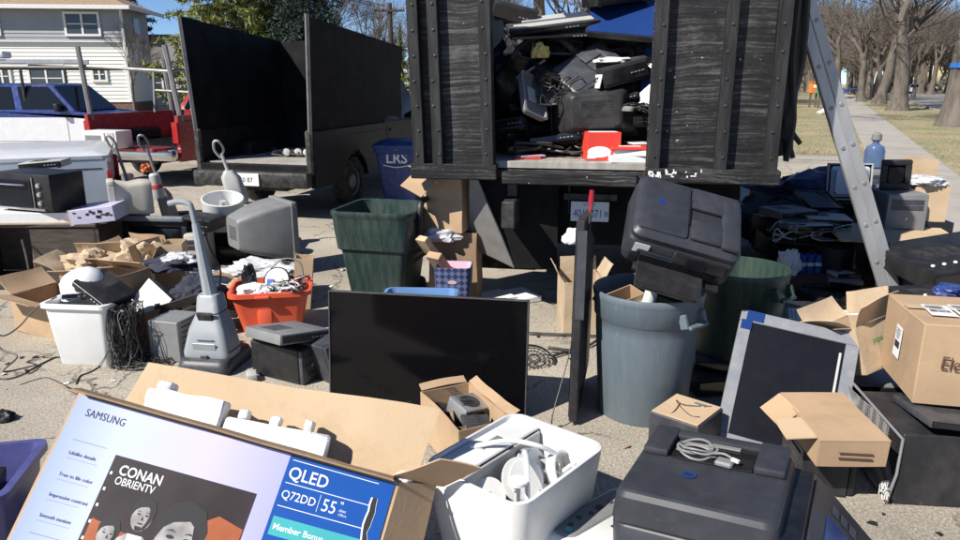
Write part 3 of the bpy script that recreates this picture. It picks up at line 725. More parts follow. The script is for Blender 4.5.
def pickup(label, loc, rot, W, bedL, cabL, hoodL, pu, pl=None, bedH=1.18, roofH=1.78, wr=.36, gate='up', cat='pickup truck', split=.92, deck=.62, name='pickup_truck', glass='glass_dark', lights=True):
    a = T(name, label, cat, loc, rot)
    Lt = bedL+cabL+hoodL; zb = .42; y1 = bedL*.52; y2 = Lt-hoodL*.48; ar = wr*1.2
    def prof(z0, z1, top=True):
        pts = [(0,z0)]
        for yc in (y1, y2):
            if z0 < wr+ar-.02:
                h = max(0, (z0-wr)); an = math.degrees(math.asin(min(.99, h/ar))) if z0 > wr else 0
                pts += arc(yc, wr, ar, 180-an, an)
        pts += [(Lt, z0), (Lt, min(z1, bedH-.24)), (Lt-.12, min(z1, bedH-.16)), (Lt-hoodL, min(z1, bedH)), (bedL, z1), (0, z1)]
        return pts
    t = .07
    body = MB()
    for s in (-1, 1):
        x0 = W/2-t if s > 0 else -W/2
        if pl and pl != pu:
            body.prism(prof(split, bedH), t, Matrix.Translation((x0,0,0)) @ YZ, 0)
            body.prism(prof(zb, split), t*.98, Matrix.Translation((x0+(.0007),0,0)) @ YZ, 1)
        else: body.prism(prof(zb, bedH), t, Matrix.Translation((x0,0,0)) @ YZ, 0)
    sm_ = MB()
    for s in (-1, 1):
        x = s*(W/2+.001)
        for y in (bedL+.02, bedL+.10, bedL+cabL*.93): sm_.box((.003,.010,bedH-zb-.08),(x,y,zb+.05),bev=0)
        sm_.box((.003,cabL*.83,.008),(x,bedL+.10+cabL*.415,zb+.06),bev=0).box((.003,bedL-.1,.012),(x,bedL/2,bedH-.10),bev=0)
        MB().box((.03,.14,.035),(s*(W/2+.012),bedL+.24,bedH-.14),bev=.01).build('door_handle','black_plastic',a)
    sm_.build('panel_seam','rubber',a)
    # bed rails, front end
    iw = W-2*t
    body.box((iw,.06,bedH-deck-.01),(0,bedL-.04,deck+.005),bev=0)
    hz = bedH-.02
    body.add([(-iw/2,bedL+cabL,hz),(iw/2,bedL+cabL,hz),(iw/2,Lt-.12,bedH-.17),(-iw/2,Lt-.12,bedH-.17),(-iw/2,Lt-.005,bedH-.26),(iw/2,Lt-.005,bedH-.26),(-iw/2,Lt-.005,zb),(iw/2,Lt-.005,zb)],[(0,1,2,3),(3,2,5,4),(4,5,7,6)])
    body.build('body', [pu, pl or pu], a, 40)
    bd = MB().box((iw,bedL-.09,.05),(0,bedL/2-.02,deck-.05),bev=0)
    for k in range(12): bd.box((.05,bedL-.12,.012),(-iw/2+.1+k*(iw-.2)/11,bedL/2-.02,deck),bev=.003)
    for s in (-1,1): bd.box((.16,wr*2.1,.22),(s*(iw/2-.09),y1,deck),bev=.04)
    bd.build('bed','paint_darkgrey',a)
    ch = MB().box((.6,Lt-.4,.14),(0,Lt/2,.34)).box((W-.5,cabL+hoodL*.4,.3),(0,bedL+cabL*.6,.45))
    for yc in (y1,y2): ch.tube([(-W/2+.2,yc,wr),(W/2-.2,yc,wr)],.06,8)
    ch.build('chassis','dark_steel',a)
    # cab
    cz = bedH; c0 = bedL+.02; c1 = bedL+cabL; hw = W/2-.012; tw = W/2-.17
    rb, rt = c0+.06, c0+.12; ft = c1-.48; fb = c1+.06
    cab = MB()
    cab.add([(-hw,c0,cz),(hw,c0,cz),(hw,fb,cz),(-hw,fb,cz),(-tw,rt,roofH),(tw,rt,roofH),(tw,ft,roofH),(-tw,ft,roofH),
             (-tw+.15,rt+.12,roofH+.05),(tw-.15,rt+.12,roofH+.05),(tw-.15,ft-.2,roofH+.05),(-tw+.15,ft-.2,roofH+.05)],
            [(0,1,5,4),(1,2,6,5),(2,3,7,6),(3,0,4,7),(4,5,9,8),(5,6,10,9),(6,7,11,10),(7,4,8,11),(8,9,10,11)])
    cab.build('cab', pu, a, 50)
    gl = MB()
    def face(c, in0=.08, out=.006):
        c = [V(p) for p in c]; ce = sum(c, V())/4; n = (c[1]-c[0]).cross(c[3]-c[0]).normalized()
        gl.panel([p.lerp(ce, in0)+n*out for p in c], .004)
    A = [V((-hw,c0,cz)),V((hw,c0,cz)),V((hw,fb,cz)),V((-hw,fb,cz)),V((-tw,rt,roofH)),V((tw,rt,roofH)),V((tw,ft,roofH)),V((-tw,ft,roofH))]
    face([A[0],A[1],A[5],A[4]],.14); face([A[2],A[3],A[7],A[6]],.08)
    def lerpq(i0,i1,j0,j1,u0,u1): return [A[i0].lerp(A[i1],u0),A[i0].lerp(A[i1],u1),A[j0].lerp(A[j1],u1),A[j0].lerp(A[j1],u0)]
    for s in (0, 1):
        for u0, u1 in ((.03,.36),(.40,.97)):
            q = lerpq(1,2,5,6,u0,u1) if s == 0 else lerpq(0,3,4,7,u0,u1)[::-1]
            if s: q = [q[0],q[1],q[2],q[3]]
            face(q,.10)
    gl.build('window', glass, a)
    for s in (-1,1):
        wheel(a, s*(W/2-.13), y1, wr, .2, s); wheel(a, s*(W/2-.13), y2, wr, .2, s)
        if lights:
            MB().box((.13,.06,.36),(s*(W/2-.058),-.012,bedH-.47),bev=.012).build('tail_light','tail_red',a)
        MB().box((.2,.1,.18),(s*(W/2-.06+.14),bedL+cabL-.25,bedH-.02),bev=.03,seg=2).build('wing_mirror','black_plastic',a)
    MB().box((W-.04,.16,.2),(0,-.12,.44),bev=.03,seg=2).build('bumper','chrome' if pu != 'paint_darkgrey' else 'dark_steel',a)
    if gate == 'up':
        MB().box((iw-.02,.05,bedH-deck),(0,.03,deck),bev=.015).build('tailgate',pu,a)
    return a
# dark pickup with plywood boards
r0 = V((-2.1,9.1,0)); ax = V((.26,.966,0)).normalized(); yaw = -math.degrees(math.atan2(ax.x, ax.y))
rt_ = V((ax.y,-ax.x,0))
W_ = 1.70
bp = pickup('dark grey pickup with tall black plywood sides, its bed open at the back', r0-rt_*W_/2, yaw, W_, 2.35, 1.7, 1.3, 'paint_darkgrey', gate='none', bedH=1.14, deck=.70, lights=False, glass='screen')
zt = 2.52
for s in (-1, 1):
    x = s*(W_/2-.03)
    m = MB()
    lean = .10 if s > 0 else -.03
    m.panel([(x,-.02,1.14),(x,3.1,1.14),(x+lean*.6,3.1,2.30),(x+lean,-.10,zt+(.0 if s>0 else .03))], .022 if s>0 else -.022, 6, .012, seed=s)
    o = m.build('plywood_side','black_board',bp)
    e = MB(); e.tube([(x+lean*.02,-.04,1.0),(x+lean,-.12,zt+.02)],.03,4); e.build('edge_post','steel',bp)
MB().panel([(-W_/2+.06,2.2,1.14),(W_/2-.06,2.2,1.14),(W_/2-.02,2.2,2.36),(-W_/2+.02,2.2,2.36)],.02,3,.01).build('plywood_front','black_board',bp)
MB().box((W_-.2,2.2,.02),(0,1.12,.715),bev=.003).build('bed_board','floor_board',bp)
MB().box((W_-.1,.1,.14),(0,-.02,.58),bev=.01).build('sill','black_board',bp)
for s in (-1,1): MB().box((.09,.07,.56),(s*(W_/2-.045),-.04,.6),bev=.02).build('rear_pillar','rubber',bp)
pt = MB().box((.32,.012,.16),(0,-.215,.46),bev=.004).build('licence_plate','label_white',bp)
text('50 87', .085, TM((-.12,-.223,.51)) @ FRONT, 'plate_number','ink',pt)
# small things left in its bed
def in_frame(o, x, y, z): return o.matrix_basis @ V((x,y,z))
bp_m = Matrix.Translation(bp.location) @ Matrix.Rotation(bp.rotation_euler.z, 4, 'Z')
for i,(x,y,lab) in enumerate(((.02,.75,'left round white lamp'),(.17,.8,'middle round white lamp'),(.32,.78,'right round white lamp'))):
    a = T('round_lamp', lab+' lying among cables in the bed of the dark pickup', 'lamp', bp_m @ V((x-.0,y,.80)))
    MB().lathe([(.001,-.05),(.04,-.045),(.055,0),(.045,.03),(.001,.035)],16,TM(rot=(75,0,20))).build('globe','cable_white',a)
    MB().lathe([(.03,-.09),(.042,-.05),(.03,-.04)],12,TM(rot=(75,0,20))).build('socket','black_plastic',a)
mb = MB(); rnd = random.Random(3)
for k in range(9):
    c0 = bp_m @ V((rnd.uniform(-.1,.7),rnd.uniform(.5,1.2),.75))
    mb.tube([c0+V((rnd.uniform(-.3,.3),rnd.uniform(-.25,.25),rnd.uniform(0,.08))) for _ in range(5)], .012, 6, smooth=5)
tag(mb.build('cable_heap','cable_black'),'black cable heap on the bed board of the dark pickup','cables')
a = T('black_case','low black case at the back of the dark pickup bed','case',bp_m @ V((.45,1.35,.735)), yaw)
MB().box((.7,.45,.18),bev=.02).build('shell','black_plastic',a); MB().tube([(-.12,-.24,.09),(-.08,-.29,.1),(.08,-.29,.1),(.12,-.24,.09)],.012,6).build('handle','black_plastic',a)

# red pickup with pipe rack, tailgate down
rp = pickup('dark red pickup with a rack of rusty pipes over its open bed', P(137,175,12.6)*1.0, -17, 1.98, 2.4,1.8,1.4,'paint_red',bedH=1.20,roofH=1.5,gate='none',deck=.68)
rp.location.z = 0
MB().box((1.7,.5,.06),(0,-.26,.62),bev=.015).build('tailgate','paint_red',rp)
rk = MB()
for x in (-.93,.93):
    for y in (.12,2.2): rk.tube([(x*(1 if y>1 else 1.03),y,1.1),(x*1.02 if x<0 else x*.93,y-.1,2.35 if y<1 else 2.2)],.045,6)
rk.tube([(.02,2.2,1.1),(-.05,2.2,2.15)],.045,6)
rk.tube([(-.93,.1,2.02),(.93,.1,1.92)],.03,6).tube([(-.93,2.2,2.0),(.93,2.2,1.95)],.03,6).tube([(-.5,1.2,1.2),(-.42,1.2,2.0)],.03,5).tube([(-.45,1.2,1.6),(.6,1.2,1.55)],.025,5)
rk.tube([(-.93,.12,2.0),(-.93,2.2,2.0)],.03,6).tube([(.93,.12,1.95),(.93,2.2,1.95)],.03,6)
rk.build('pipe_rack','steel',rp)
# two tone pickup behind, side on
q = P(84,120,16.2)
bl = pickup('blue over white pickup with a ladder rack, parked side on', V((q.x-4.15,16.9,0)), -90, 1.9, 2.1, 1.95, 1.25,'paint_blue','paint_white',bedH=1.14,roofH=1.68,split=1.0)
lr = MB()
for x in (-.85,.85):
    for y in (.5,3.0): lr.tube([(x,y,1.1),(x,y,2.08)],.035,6)
    lr.tube([(x,-.1,2.08),(x,4.4,2.05)],.04,6)
for y in (.3,1.6,3.2): lr.tube([(-.85,y,2.1),(.85,y,2.1)],.03,6)
lr.build('ladder_rack','dark_steel',bl)
bm_m = Matrix.Translation(bl.location) @ Matrix.Rotation(R(-90),4,'Z')
a = T('rack_ladder','aluminium ladder tied on the rack of the blue pickup','ladder',bm_m @ V((0,2.1,2.16)),-90)
for x in (-.2,.2): MB().box((.04,3.7,.09),(x,0,0)).build('rail','aluminium',a)
mb = MB(); [mb.tube([(-.2,-1.7+i*.3,.045),(.2,-1.7+i*.3,.045)],.017,6) for i in range(12)]; mb.build('rungs','aluminium',a)
tag(MB().box((1.6,.35,.16),bev=.05,seg=2).xf(TM(bm_m @ V((.1,1.5,2.27)),(0,0,0))).build('white_pipe_case','white_plastic'),'white case lying on the ladder rack','case')
# silver pickup near left
q = P(113,185,7.35)
sv = pickup('silver blue pickup with a white bed cover and one red tail light showing', V((-4.18,8.1,0)), 115, 1.9, 2.5, 2.0, 1.3,'paint_silver',bedH=1.0,roofH=1.62,gate='up')
m = MB(); m.rings([(1.002,.955,1.27,.06),(1.035,.955,1.27,.06),(1.07,.80,1.14,.12)],mx=TM((0,1.25,0)))
m.build('bed_cover','paint_white',sv,60)

# parked cars far along the road
def car(label, loc, rot, m, group='cars parked far along the street'):
    a = T('parked_car', label, 'car', loc, rot, group)
    b = MB(); pr = [(-2.2,.35)]+arc(-1.35,.33,.38,180,0,6)+arc(1.35,.33,.38,180,0,6)+[(2.2,.35),(2.25,.6),(2.1,.78),(1.1,.92),(-1.7,.98),(-2.2,.92)]
    b.prism(pr,1.74,Matrix.Translation((-.87,0,0)) @ YZ); b.build('body',m,a,40)
    g = MB().add([(-.8,-1.75,.95),(.8,-1.75,.95),(.8,1.15,.9),(-.8,1.15,.9),(-.6,-1.2,1.42),(.6,-1.2,1.42),(.6,.3,1.45),(-.6,.3,1.45)],[(0,1,5,4),(1,2,6,5),(2,3,7,6),(3,0,4,7),(4,5,6,7)])
    g.build('window','glass_dark',a,20); MB().box((1.2,1.45,.03),(0,-.45,1.44),bev=.01).build('roof',m,a)
    for s in (-1,1):
        for y in (-1.35,1.35): wheel(a, s*.78, y, .33, .2, s)
    return a
rdr = -math.degrees(math.atan2(D.x,D.y))
for (px,py,m,lab,k) in ((914,93.5,'paint_white','white parked car, the nearest of the far row',0),(921,92,'paint_silver','pale silver parked car in the middle of the far row',0),(928,91.2,'paint_white','white parked car, farthest right of the far row',70),
                      (905,92.2,'paint_blue','dark blue parked car, leftmost of the far row',0),(870,95.5,'paint_darkgrey','dark car glimpsed between the tree trunks',60),(862,95,'paint_blue','blue car behind the leaning dark tree',60)):
    car(lab, G(px,py), rdr+k, m)

# ------------------------------------------------------------------ recycling cart
a = T('recycling_cart','dark blue recycling cart with white letters beside the dark pickup','bin',V((-1.12,10.3,0)),-8)
b = MB().rings([(.05,.22,.24,.05),(.78,.30,.34,.05),(.80,.32,.36,.04),(.86,.32,.36,.04)]).build('bin','cart_blue',a)
MB().rings([(.862,.335,.385,.05),(.90,.34,.39,.05),(.955,.26,.30,.1)]).build('lid','cart_blue',a)
MB().tube([(-.24,.38,.84),(-.24,.46,.84),(.24,.46,.84),(.24,.38,.84)],.018,8).build('handle','cart_blue',a)
text('LRS',.2,TM((-.15,-.345,.66),(-3,0,0)) @ FRONT,'lettering','ink_white',a,bold=.004)
MB().tube([(-.19,-.338,.63),(0,-.334,.60),(.2,-.338,.635)],.008,5,smooth=6).tube([(-.12,-.352,.86-.02),(.02,-.355,.845),(.14,-.35,.80)],.006,5,smooth=6).build('swoosh','ink_white',a)
for s in (-1,1): MB().lathe([(.02,-.03),(.11,-.03),(.12,0),(.11,.03),(.02,.03)],20,Matrix.Translation((s*.27,.27,.12)) @ Matrix.Rotation(R(90),4,'Y')).build('wheel','rubber',a)

# ------------------------------------------------------------------ the big black box truck
BL0 = V((-.47,5.27,0)); BR0 = V((2.0,4.83,0)); xax = (BR0-BL0).normalized(); byaw = math.degrees(math.atan2(xax.y,xax.x))
BW = (BR0-BL0).length
bt = T('box_truck','big black plywood box truck with its back open and heaped with electronics','truck',BL0,byaw)
bt_m = Matrix.Translation(BL0) @ Matrix.Rotation(R(byaw),4,'Z')
def BT(x,y,z): return bt_m @ V((x,y,z))
FZ = 1.20; TZ = 2.72; BLn = 4.3
xo0, xo1 = (500-418)/FOC*5.15, (650-418)/FOC*5.05+.0
# floor and frame
fl = MB().box((BW-.02,BLn,.05),(BW/2,BLn/2+.01,FZ-.05),bev=.003); fl.build('bed_floor','floor_board',bt)
fr = MB().box((xo0+.04,.09,.11),(xo0/2+.0,-.045,FZ-.13),bev=.008).box((xo1-xo0-.1,.07,.09),((xo0+xo1)/2,-.02,FZ-.16),bev=.008).box((BW-xo1+.02,.09,.10),((BW+xo1)/2+.01,-.05,FZ-.12),bev=.008)
fr.build('sill_beam','black_plywood',bt)
fr = MB().box((BW-.1,.10,.06),(BW/2,.06,FZ-.12),bev=.005)
for x in (.7,BW-.7): fr.box((.10,BLn+2.2,.2),(x,BLn/2+1.0,.72),bev=.01)
for k in range(9): fr.box((BW-.06,.08,.1),(BW/2,.3+k*.48,FZ-.151),bev=.005)
for x in (.7,BW-.7): fr.box((.07,BLn-.2,.12),(x,BLn/2,.925),bev=.005)
fr.build('frame','dark_steel',bt)
# rear door leaves, made of plywood with posts
def leaf(x0, x1, posts, z0=FZ-.02, z1=TZ, lean=0., seed=0):
    m = MB(); m.panel([(x0,0,z0),(x1,0,z0),(x1,0,z1),(x0,0,z1)],-.018,8,.004,seed=seed)
    o = m.build('rear_panel','black_plywood',bt)
    for i,(px_,w_) in enumerate(posts):
        pm = MB().box((w_,.085,z1-z0+.02),(px_,-.047,z0-.01),bev=.004,sub=4).wobble(.003,5,i)
        p = pm.build('post','black_post',o)
        rn = random.Random(i+seed)
        for k in range(9): MB().lathe([(.011,0),(.009,.006),(.001,.009)],8,TM((px_+rn.uniform(-.015,.015),-.0895,z0+.08+k*.17),(90,0,0))).build('bolt','dark_steel',p)
    if lean:
        o.location = (0,0,0); o.matrix_basis = Matrix.Translation((x1,0,z0)) @ Matrix.Rotation(R(lean),4,'Y') @ Matrix.Translation((-x1,0,-z0))
    return o
u = lambda px,Y=5.15: (px-418)/FOC*Y
leaf(.0, xo0, [(.045,.08),(.185,.075),(xo0-.045,.085)], seed=1, lean=-1.6)
leaf(xo1-.0, BW, [(xo1+.05,.085),(xo1+.49,.08),(BW-.05,.085)], seed=5)
# shadows of the posts, painted as dark strips to their right
MB().box((.035,.004,TZ-FZ),(.245,-.004,FZ),bev=0).box((.03,.004,TZ-FZ),(xo1+.55,-.004,FZ),bev=0).box((.03,.004,TZ-FZ),(xo1+.112,-.004,FZ),bev=0).build('post_shadow','rubber',bt)
# side walls, front wall
for x in (0.012, BW-.012):
    m = MB().box((.02,BLn,TZ-FZ),(x,BLn/2+.03,FZ),bev=.002); s = -1 if x < 1 else 1
    o = m.build('side_wall','black_plywood',bt)
    p = MB(); [p.box((.06,.08,TZ-FZ+.1),(x+s*.042,.25+k*.75,FZ-.1),bev=.004) for k in range(6)]; p.build('stakes','black_plywood',o)
MB().box((BW-.05,.02,TZ-FZ-.55),(BW/2,BLn,FZ),bev=.002).build('front_wall','black_plywood',bt)
# cab far ahead
MB().rings([(.6,BW/2-.15,.9,.15),(1.5,BW/2-.15,.9,.15),(2.1,BW/2-.25,.7,.15)],mx=TM((BW/2,BLn+1.1,0))).build('cab','paint_darkgrey',bt,50)
MB().box((1.5,.02,.4),(BW/2,BLn+.28,1.55)).build('cab_window','glass_dark',bt)
for x in (.28,.56,BW-.28,BW-.56): wheel(bt,x,1.75,.47,.24,-1 if x<1 else 1)
for x in (.35,BW-.35): wheel(bt,x,BLn+1.2,.47,.26,-1 if x<1 else 1)
MB().box((.75,.012,.70),(.45,.75,.2)).build('mud_flap','rubber',bt); MB().box((.75,.012,.70),(BW-.45,.75,.2)).build('mud_flap','rubber',bt)
# rear step bumper and light bar, plate
MB().box((1.2,.10,.12),(BW-.95,.62,.52),bev=.01).build('rear_bumper','dark_steel',bt); MB().box((1.7,.02,.55),(BW-1.0,.36,.53)).build('shade_board','black_board',bt)  # black board added to darken the underside like deep shade
pl = P(589.5,213,5.25); lx = (bt_m.inverted() @ pl)
o = MB().box((.285,.006,.15),(lx.x,lx.y+.06,lx.z-.075),bev=.002).build('licence_plate','label_white',bt)
MB().box((.012,.06,.25),(lx.x-.16,lx.y+.1,lx.z-.02)).box((.4,.03,.05),(lx.x,lx.y+.075,lx.z+.085)).build('plate_bracket','dark_steel',bt)
text('4013071',.088,TM((lx.x-.125,lx.y+.0555,lx.z-.045)) @ FRONT,'plate_number','ink_blue',o,sx=.72)
text('B',.055,TM((lx.x+.107,lx.y+.0555,lx.z-.035)) @ FRONT,'plate_letter','ink_blue',o)
text('ILLINOIS',.024,TM((lx.x-.05,lx.y+.0555,lx.z+.047)) @ FRONT,'plate_state','ink_blue',o)
for x in (): MB().lathe([(.001,-.02),(.045,-.018),(.05,0)],16,TM((x,.28,.8),(90,0,0))).build('tail_light','tail_red',bt)
# white paint smears on the sill
rn = random.Random(9)
for k in range(22):
    x = xo1+.03+rn.random()**1.4*.34; MB().box((.006+.04*rn.random()**2,.0025,.008+.03*rn.random()**2),(x,-.097,FZ-.07+rn.uniform(-.02,.03)),rot=(0,rn.uniform(-12,12),0),bev=0).build('paint_smear','label_white',bt)
# swung side door and ragged tarp on the right of the truck
m = MB(); m.rings([(0,.03,.16,.02),(.12,.05,.22,.03,.0,.02),(.4,.05,.24,.03,-.01,0),(.8,.05,.20,.03),(1.4,.04,.18,.03,.01,.02)],mx=TM((BW+.09,.40,.98+.38)));
mb2 = MB(); mb2.v = m.v; mb2.f = m.f; mb2.m = m.m; 
mb2.wobble(.025,8,3)
rn = random.Random(2)
for k in range(18):
    x = BW+.08+rn.uniform(-.04,.05); y = .35+rn.uniform(-.28,.28)
    mb2.tube([(x,y,2.4),(x+rn.uniform(-.04,.04),y,1.9),(x+rn.uniform(-.05,.05),y,1.5),(x+rn.uniform(-.08,.08),y,rn.uniform(1.18,1.4))],.018,5,smooth=3)
tag(mb2.xf(bt_m).build('rope_bundle','bin_rope'),'dark bundle of ropes and straps hanging on the truck side by the ladder','ropes')

# ------------------------------------------------------------------ ladder
a = T('extension_ladder','grey aluminium extension ladder leaning on the side of the black truck','ladder',(0,0,0))
def lp(z, Y): 
    k = z/2.2; return V((3.20+(2.25-3.20)*k+(Y-5.15)*.46, Y, z))
Y0 = 5.15
def rail(z0,z1,off,Yr,m='aluminium'):
    # C-section rail, broad face toward -Y
    p0, p1 = lp(z0,Yr), lp(z1,Yr); d = (p1-p0).normalized(); n = V((d.z,0,-d.x))
    mb = MB(); L_ = (p1-p0).length
    M = Matrix(((n.x,0,d.x,p0.x+n.x*off),(0,1,0,Yr),(n.z,0,d.z,p0.z+n.z*off),(0,0,0,1)))
    mb.box((.068,.006,L_),(0,0,0),bev=.001,mx=M).box((.006,.03,L_),(-.034,.016,0),bev=.001,mx=M).box((.006,.03,L_),(.034,.016,0),bev=.001,mx=M).box((.012,.004,L_),(-.026,-.004,0),bev=.001,mx=M)
    o = mb.build('rail',m,a)
    z = .18
    while z < L_-.1:
        MB().lathe([(.017,0),(.015,.003),(.006,.005),(.001,.005)],12,M @ TM((0,-.003,z),(90,0,0))).build('rivet','steel',o); z += .305
    return M, L_
for off,z0,z1 in ((-.037,0.02,2.9),(.037,.02,3.1)):
    M,L_ = rail(z0,z1,off,Y0); M2,_ = rail(z0,z1,off,Y0+.42)
    z = .18
    while z < L_-.1: MB().tube([M @ V((0,.0,z)), M2 @ V((0,0,z))],.017,8).build('rung','aluminium',a); z += .305
for Yr in (Y0,Y0+.42): MB().box((.16,.05,.06),lp(0,Yr)+V((0,0,-.0)),rot=(0,0,0)).build('foot','rubber',a)
# ------------------------------------------------------------------ kinds of things
def carton(label, loc, rot, size, flaps=(110,110,110,110), m='cardboard', t=.005, name='cardboard_box', closed=False, tape=True, bulge=.009, cat='box', fl=None, seed=0):
    """open carton; flaps: opening angles of front, right, back, left (0 = shut, None = missing)"""
    w,d,h = size; a = T(name, label, cat, loc, rot)
    b = MB().box((w-.002,d-.002,t),(0,0,0),bev=0,sub=3)
    for s in (-1,1):
        b.box((w,t,h-t),(0,s*(d/2-t/2),t),bev=0,sub=5); b.box((t,d-2*t,h-t),(s*(w/2-t/2),0,t),bev=0,sub=5)
    b.wobble(bulge, 3.5, seed+len(label)); b.build('carton_body', m, a)
    fw = fl or (min(w,d)/2-.004)
    for i, an in enumerate(flaps):
        if an is None: continue
        ln = (w if i % 2 == 0 else d)-.012
        f = MB().box((ln,fw,t),(0,fw/2,-t/2),bev=0,sub=6); f.v = [V((p.x,p.y,p.z+.18*(p.y**2)/max(fw,.05)*math.sin(i*2.1+seed+len(label)))) for p in f.v]; f.wobble(bulge*1.3,5,i+seed)
        e = [(0,-d/2,h),(w/2,0,h),(0,d/2,h),(-w/2,0,h)][i]
        rz = [0,90,180,270][i]
        M = Matrix.Translation(V(e)+V((0,0,.003+.0055*(i % 2)))) @ Matrix.Rotation(R(rz),4,'Z') @ Matrix.Rotation(R(an),4,'X')
        f.xf(M).build('flap', m, a)
    if closed and tape:
        MB().box((w+.004,.05,.001),(0,0,h+.0125),bev=0).build('tape','kraft_paper',a)
    return a
def allinone(label, loc, rot, size=(.46,.38,.22), m='printer_charcoal', lid_open=0, feeder=True, name='printer', screen='screen_blue', scale=1, tray=True):
    w,d,h = size; a = T(name, label, 'printer', loc, rot)
    MB().rings([(0,w/2-.02,d/2-.02,.03),(.03,w/2,d/2,.04),(h*.62,w/2,d/2,.04),(h*.66,w/2-.006,d/2-.006,.04)]).build('body',m,a)
    MB().box((w-.12,.02,h*.28),(0,-d/2-.004,.05),bev=.008).box((w*.6,.012,h*.2),(-.03,-d/2-.016,.06),bev=.004).build('paper_slot','glossy_black',a)
    l = MB().rings([(h*.67,w/2-.004,d/2-.004,.05),(h*.78,w/2,d/2,.05),(h*.86,w/2-.015,d/2-.015,.05),(h*.88,w/2-.03,d/2-.03,.04)]).build('scanner_lid',m,a)
    if feeder:
        f = MB(); z = h*.88
        f.rings([(z,w*.225,d*.43,.02),(z+h*.035,w*.222,d*.425,.02),(z+h*.045,w*.21,d*.41,.02)],mx=TM((-w*.235,0,0)))
        f.box((w*.44,d*.34,h*.09),(w*.225,d*.24,z),bev=.012,seg=2).box((w*.17,d*.80,h*.10),(w*.375,-.02,z),bev=.012,seg=2).box((w*.30,d*.30,h*.085),(w*.16,-.27*d,z),bev=.012,seg=2).box((w*.16,.004,h*.004),(w*.2,d*.2,z+h*.09),bev=0)
        f.build('document_feeder',m,l)
        MB().box((w*.02,d*.44,h*.05),(-w*.01,d*.02,z),bev=.002).build('feeder_slot','glossy_black',l)
        MB().box((.02,.012,.004),(w*.06,d*.1,z+.001),bev=0).build('sticker','ink_red',l)
    cp = MB().box((w*.5,.03,h*.26),(w*.18,-d/2-.01,h*.36),rot=(-14,0,0),bev=.008).build('control_panel','glossy_black',a)
    MB().box((.09,.004,h*.17),(w*.14,-d/2-.030,h*.40),rot=(-14,0,0),bev=.002).build('display',screen,cp)
    if tray:
        MB().box((w*.62,.18,.012),(-.02,-d/2-.09,.045),rot=(4,0,0),bev=.005).box((w*.5,.012,.03),(-.02,-d/2-.17,.035),bev=.004).build('paper_tray','black_plastic',a)
    return a
def flatscreen(label, loc, rot, w, h, m='glossy_black', scr='screen', t=.035, bez=.014, name='flat_television', stand=None, cat='television', back='black_plastic', frame_m=None, chin=0):
    """standing screen, faces -Y, base of frame at z=0"""
    a = T(name, label, cat, loc, rot); fm = frame_m or m
    f = MB(); b = bez
    f.box((w,t,b+chin),(0,t/2,0),bev=.003).box((w,t,b),(0,t/2,h-b),bev=.003).box((b,t,h-2*b-chin),(-w/2+b/2,t/2,b+chin),bev=.002).box((b,t,h-2*b-chin),(w/2-b/2,t/2,b+chin),bev=.002)
    f.build('bezel',fm,a)
    MB().box((w-2*b+.002,.006,h-2*b-chin+.002),(0,.010,b+chin-.001),bev=0).build('display',scr,a)
    bk = MB().rings([(0,w/2-.03,h/2-.03,.03),(.02,w/2-.06,h/2-.06,.03),(.045,w/3,h/3,.03)],mx=Matrix.Translation((0,t,h/2)) @ Matrix.Rotation(R(-90),4,'X')); bk.build('back_cover',back,a)
    if stand:
        MB().box((.07,.04,stand+h*.25),(0,t+.02,-stand),bev=.01).build('neck',fm,a)
        MB().rings([(-stand,w*.25,.1,.08),(-stand+.012,w*.245,.095,.08)],mx=TM((0,t,0))).build('foot',fm,a)
    return a
def crt(label, loc, rot, w, h, d, m='grey_plastic', scr='lcd_dark', name='tube_monitor', cat='monitor', base=True, bez=.05, boxy=0):
    a = T(name, label, cat, loc, rot); z0 = .05 if base else 0
    f = MB(); t=.06
    f.box((w,t,bez*1.4),(0,t/2,z0),bev=.012,seg=2).box((w,t,bez),(0,t/2,z0+h-bez),bev=.012,seg=2)
    f.box((bez,t-.004,h-2.3*bez),(-w/2+bez/2+.001,t/2,z0+bez*1.35),bev=.004).box((bez,t-.004,h-2.3*bez),(w/2-bez/2-.001,t/2,z0+bez*1.35),bev=.004)
    f.build('bezel',m,a)
    MX = Matrix.Translation((0,0,z0+h/2)) @ Matrix.Rotation(R(-90),4,'X')
    s = MB().rings([(.03,w/2-bez,h/2-bez,.03),(.018,w/2-bez-.02,h/2-bez-.02,.03),(.008,w/4,h/4,.03)],mx=MX,cap0=False); s.build('display',scr,a)
    MB().rings([(t,w/2-.012,h/2-.012,.03),(t+d*.35,w/2-.03,h/2-.03,.05),(t+d*.7,w*(.36+.10*boxy),h*(.36+.10*boxy),.05),(t+d*.95,w*(.30+.15*boxy),h*(.28+.16*boxy),.04),(t+d,w*(.27+.16*boxy),h*(.25+.17*boxy),.04)],mx=MX).build('rear_housing',m,a)
    v = MB()
    for k in range(9): v.box((w*.34,.004,.006),(0,t+d+.001,z0+h*.4+k*.014),bev=0)
    v.build('vents','rubber',a)
    if base: MB().rings([(0,w*.3,d*.3,.1),(.02,w*.29,d*.29,.1),(.052,w*.18,d*.2,.06)],mx=TM((0,d*.45,0))).build('foot',m,a)
    return a
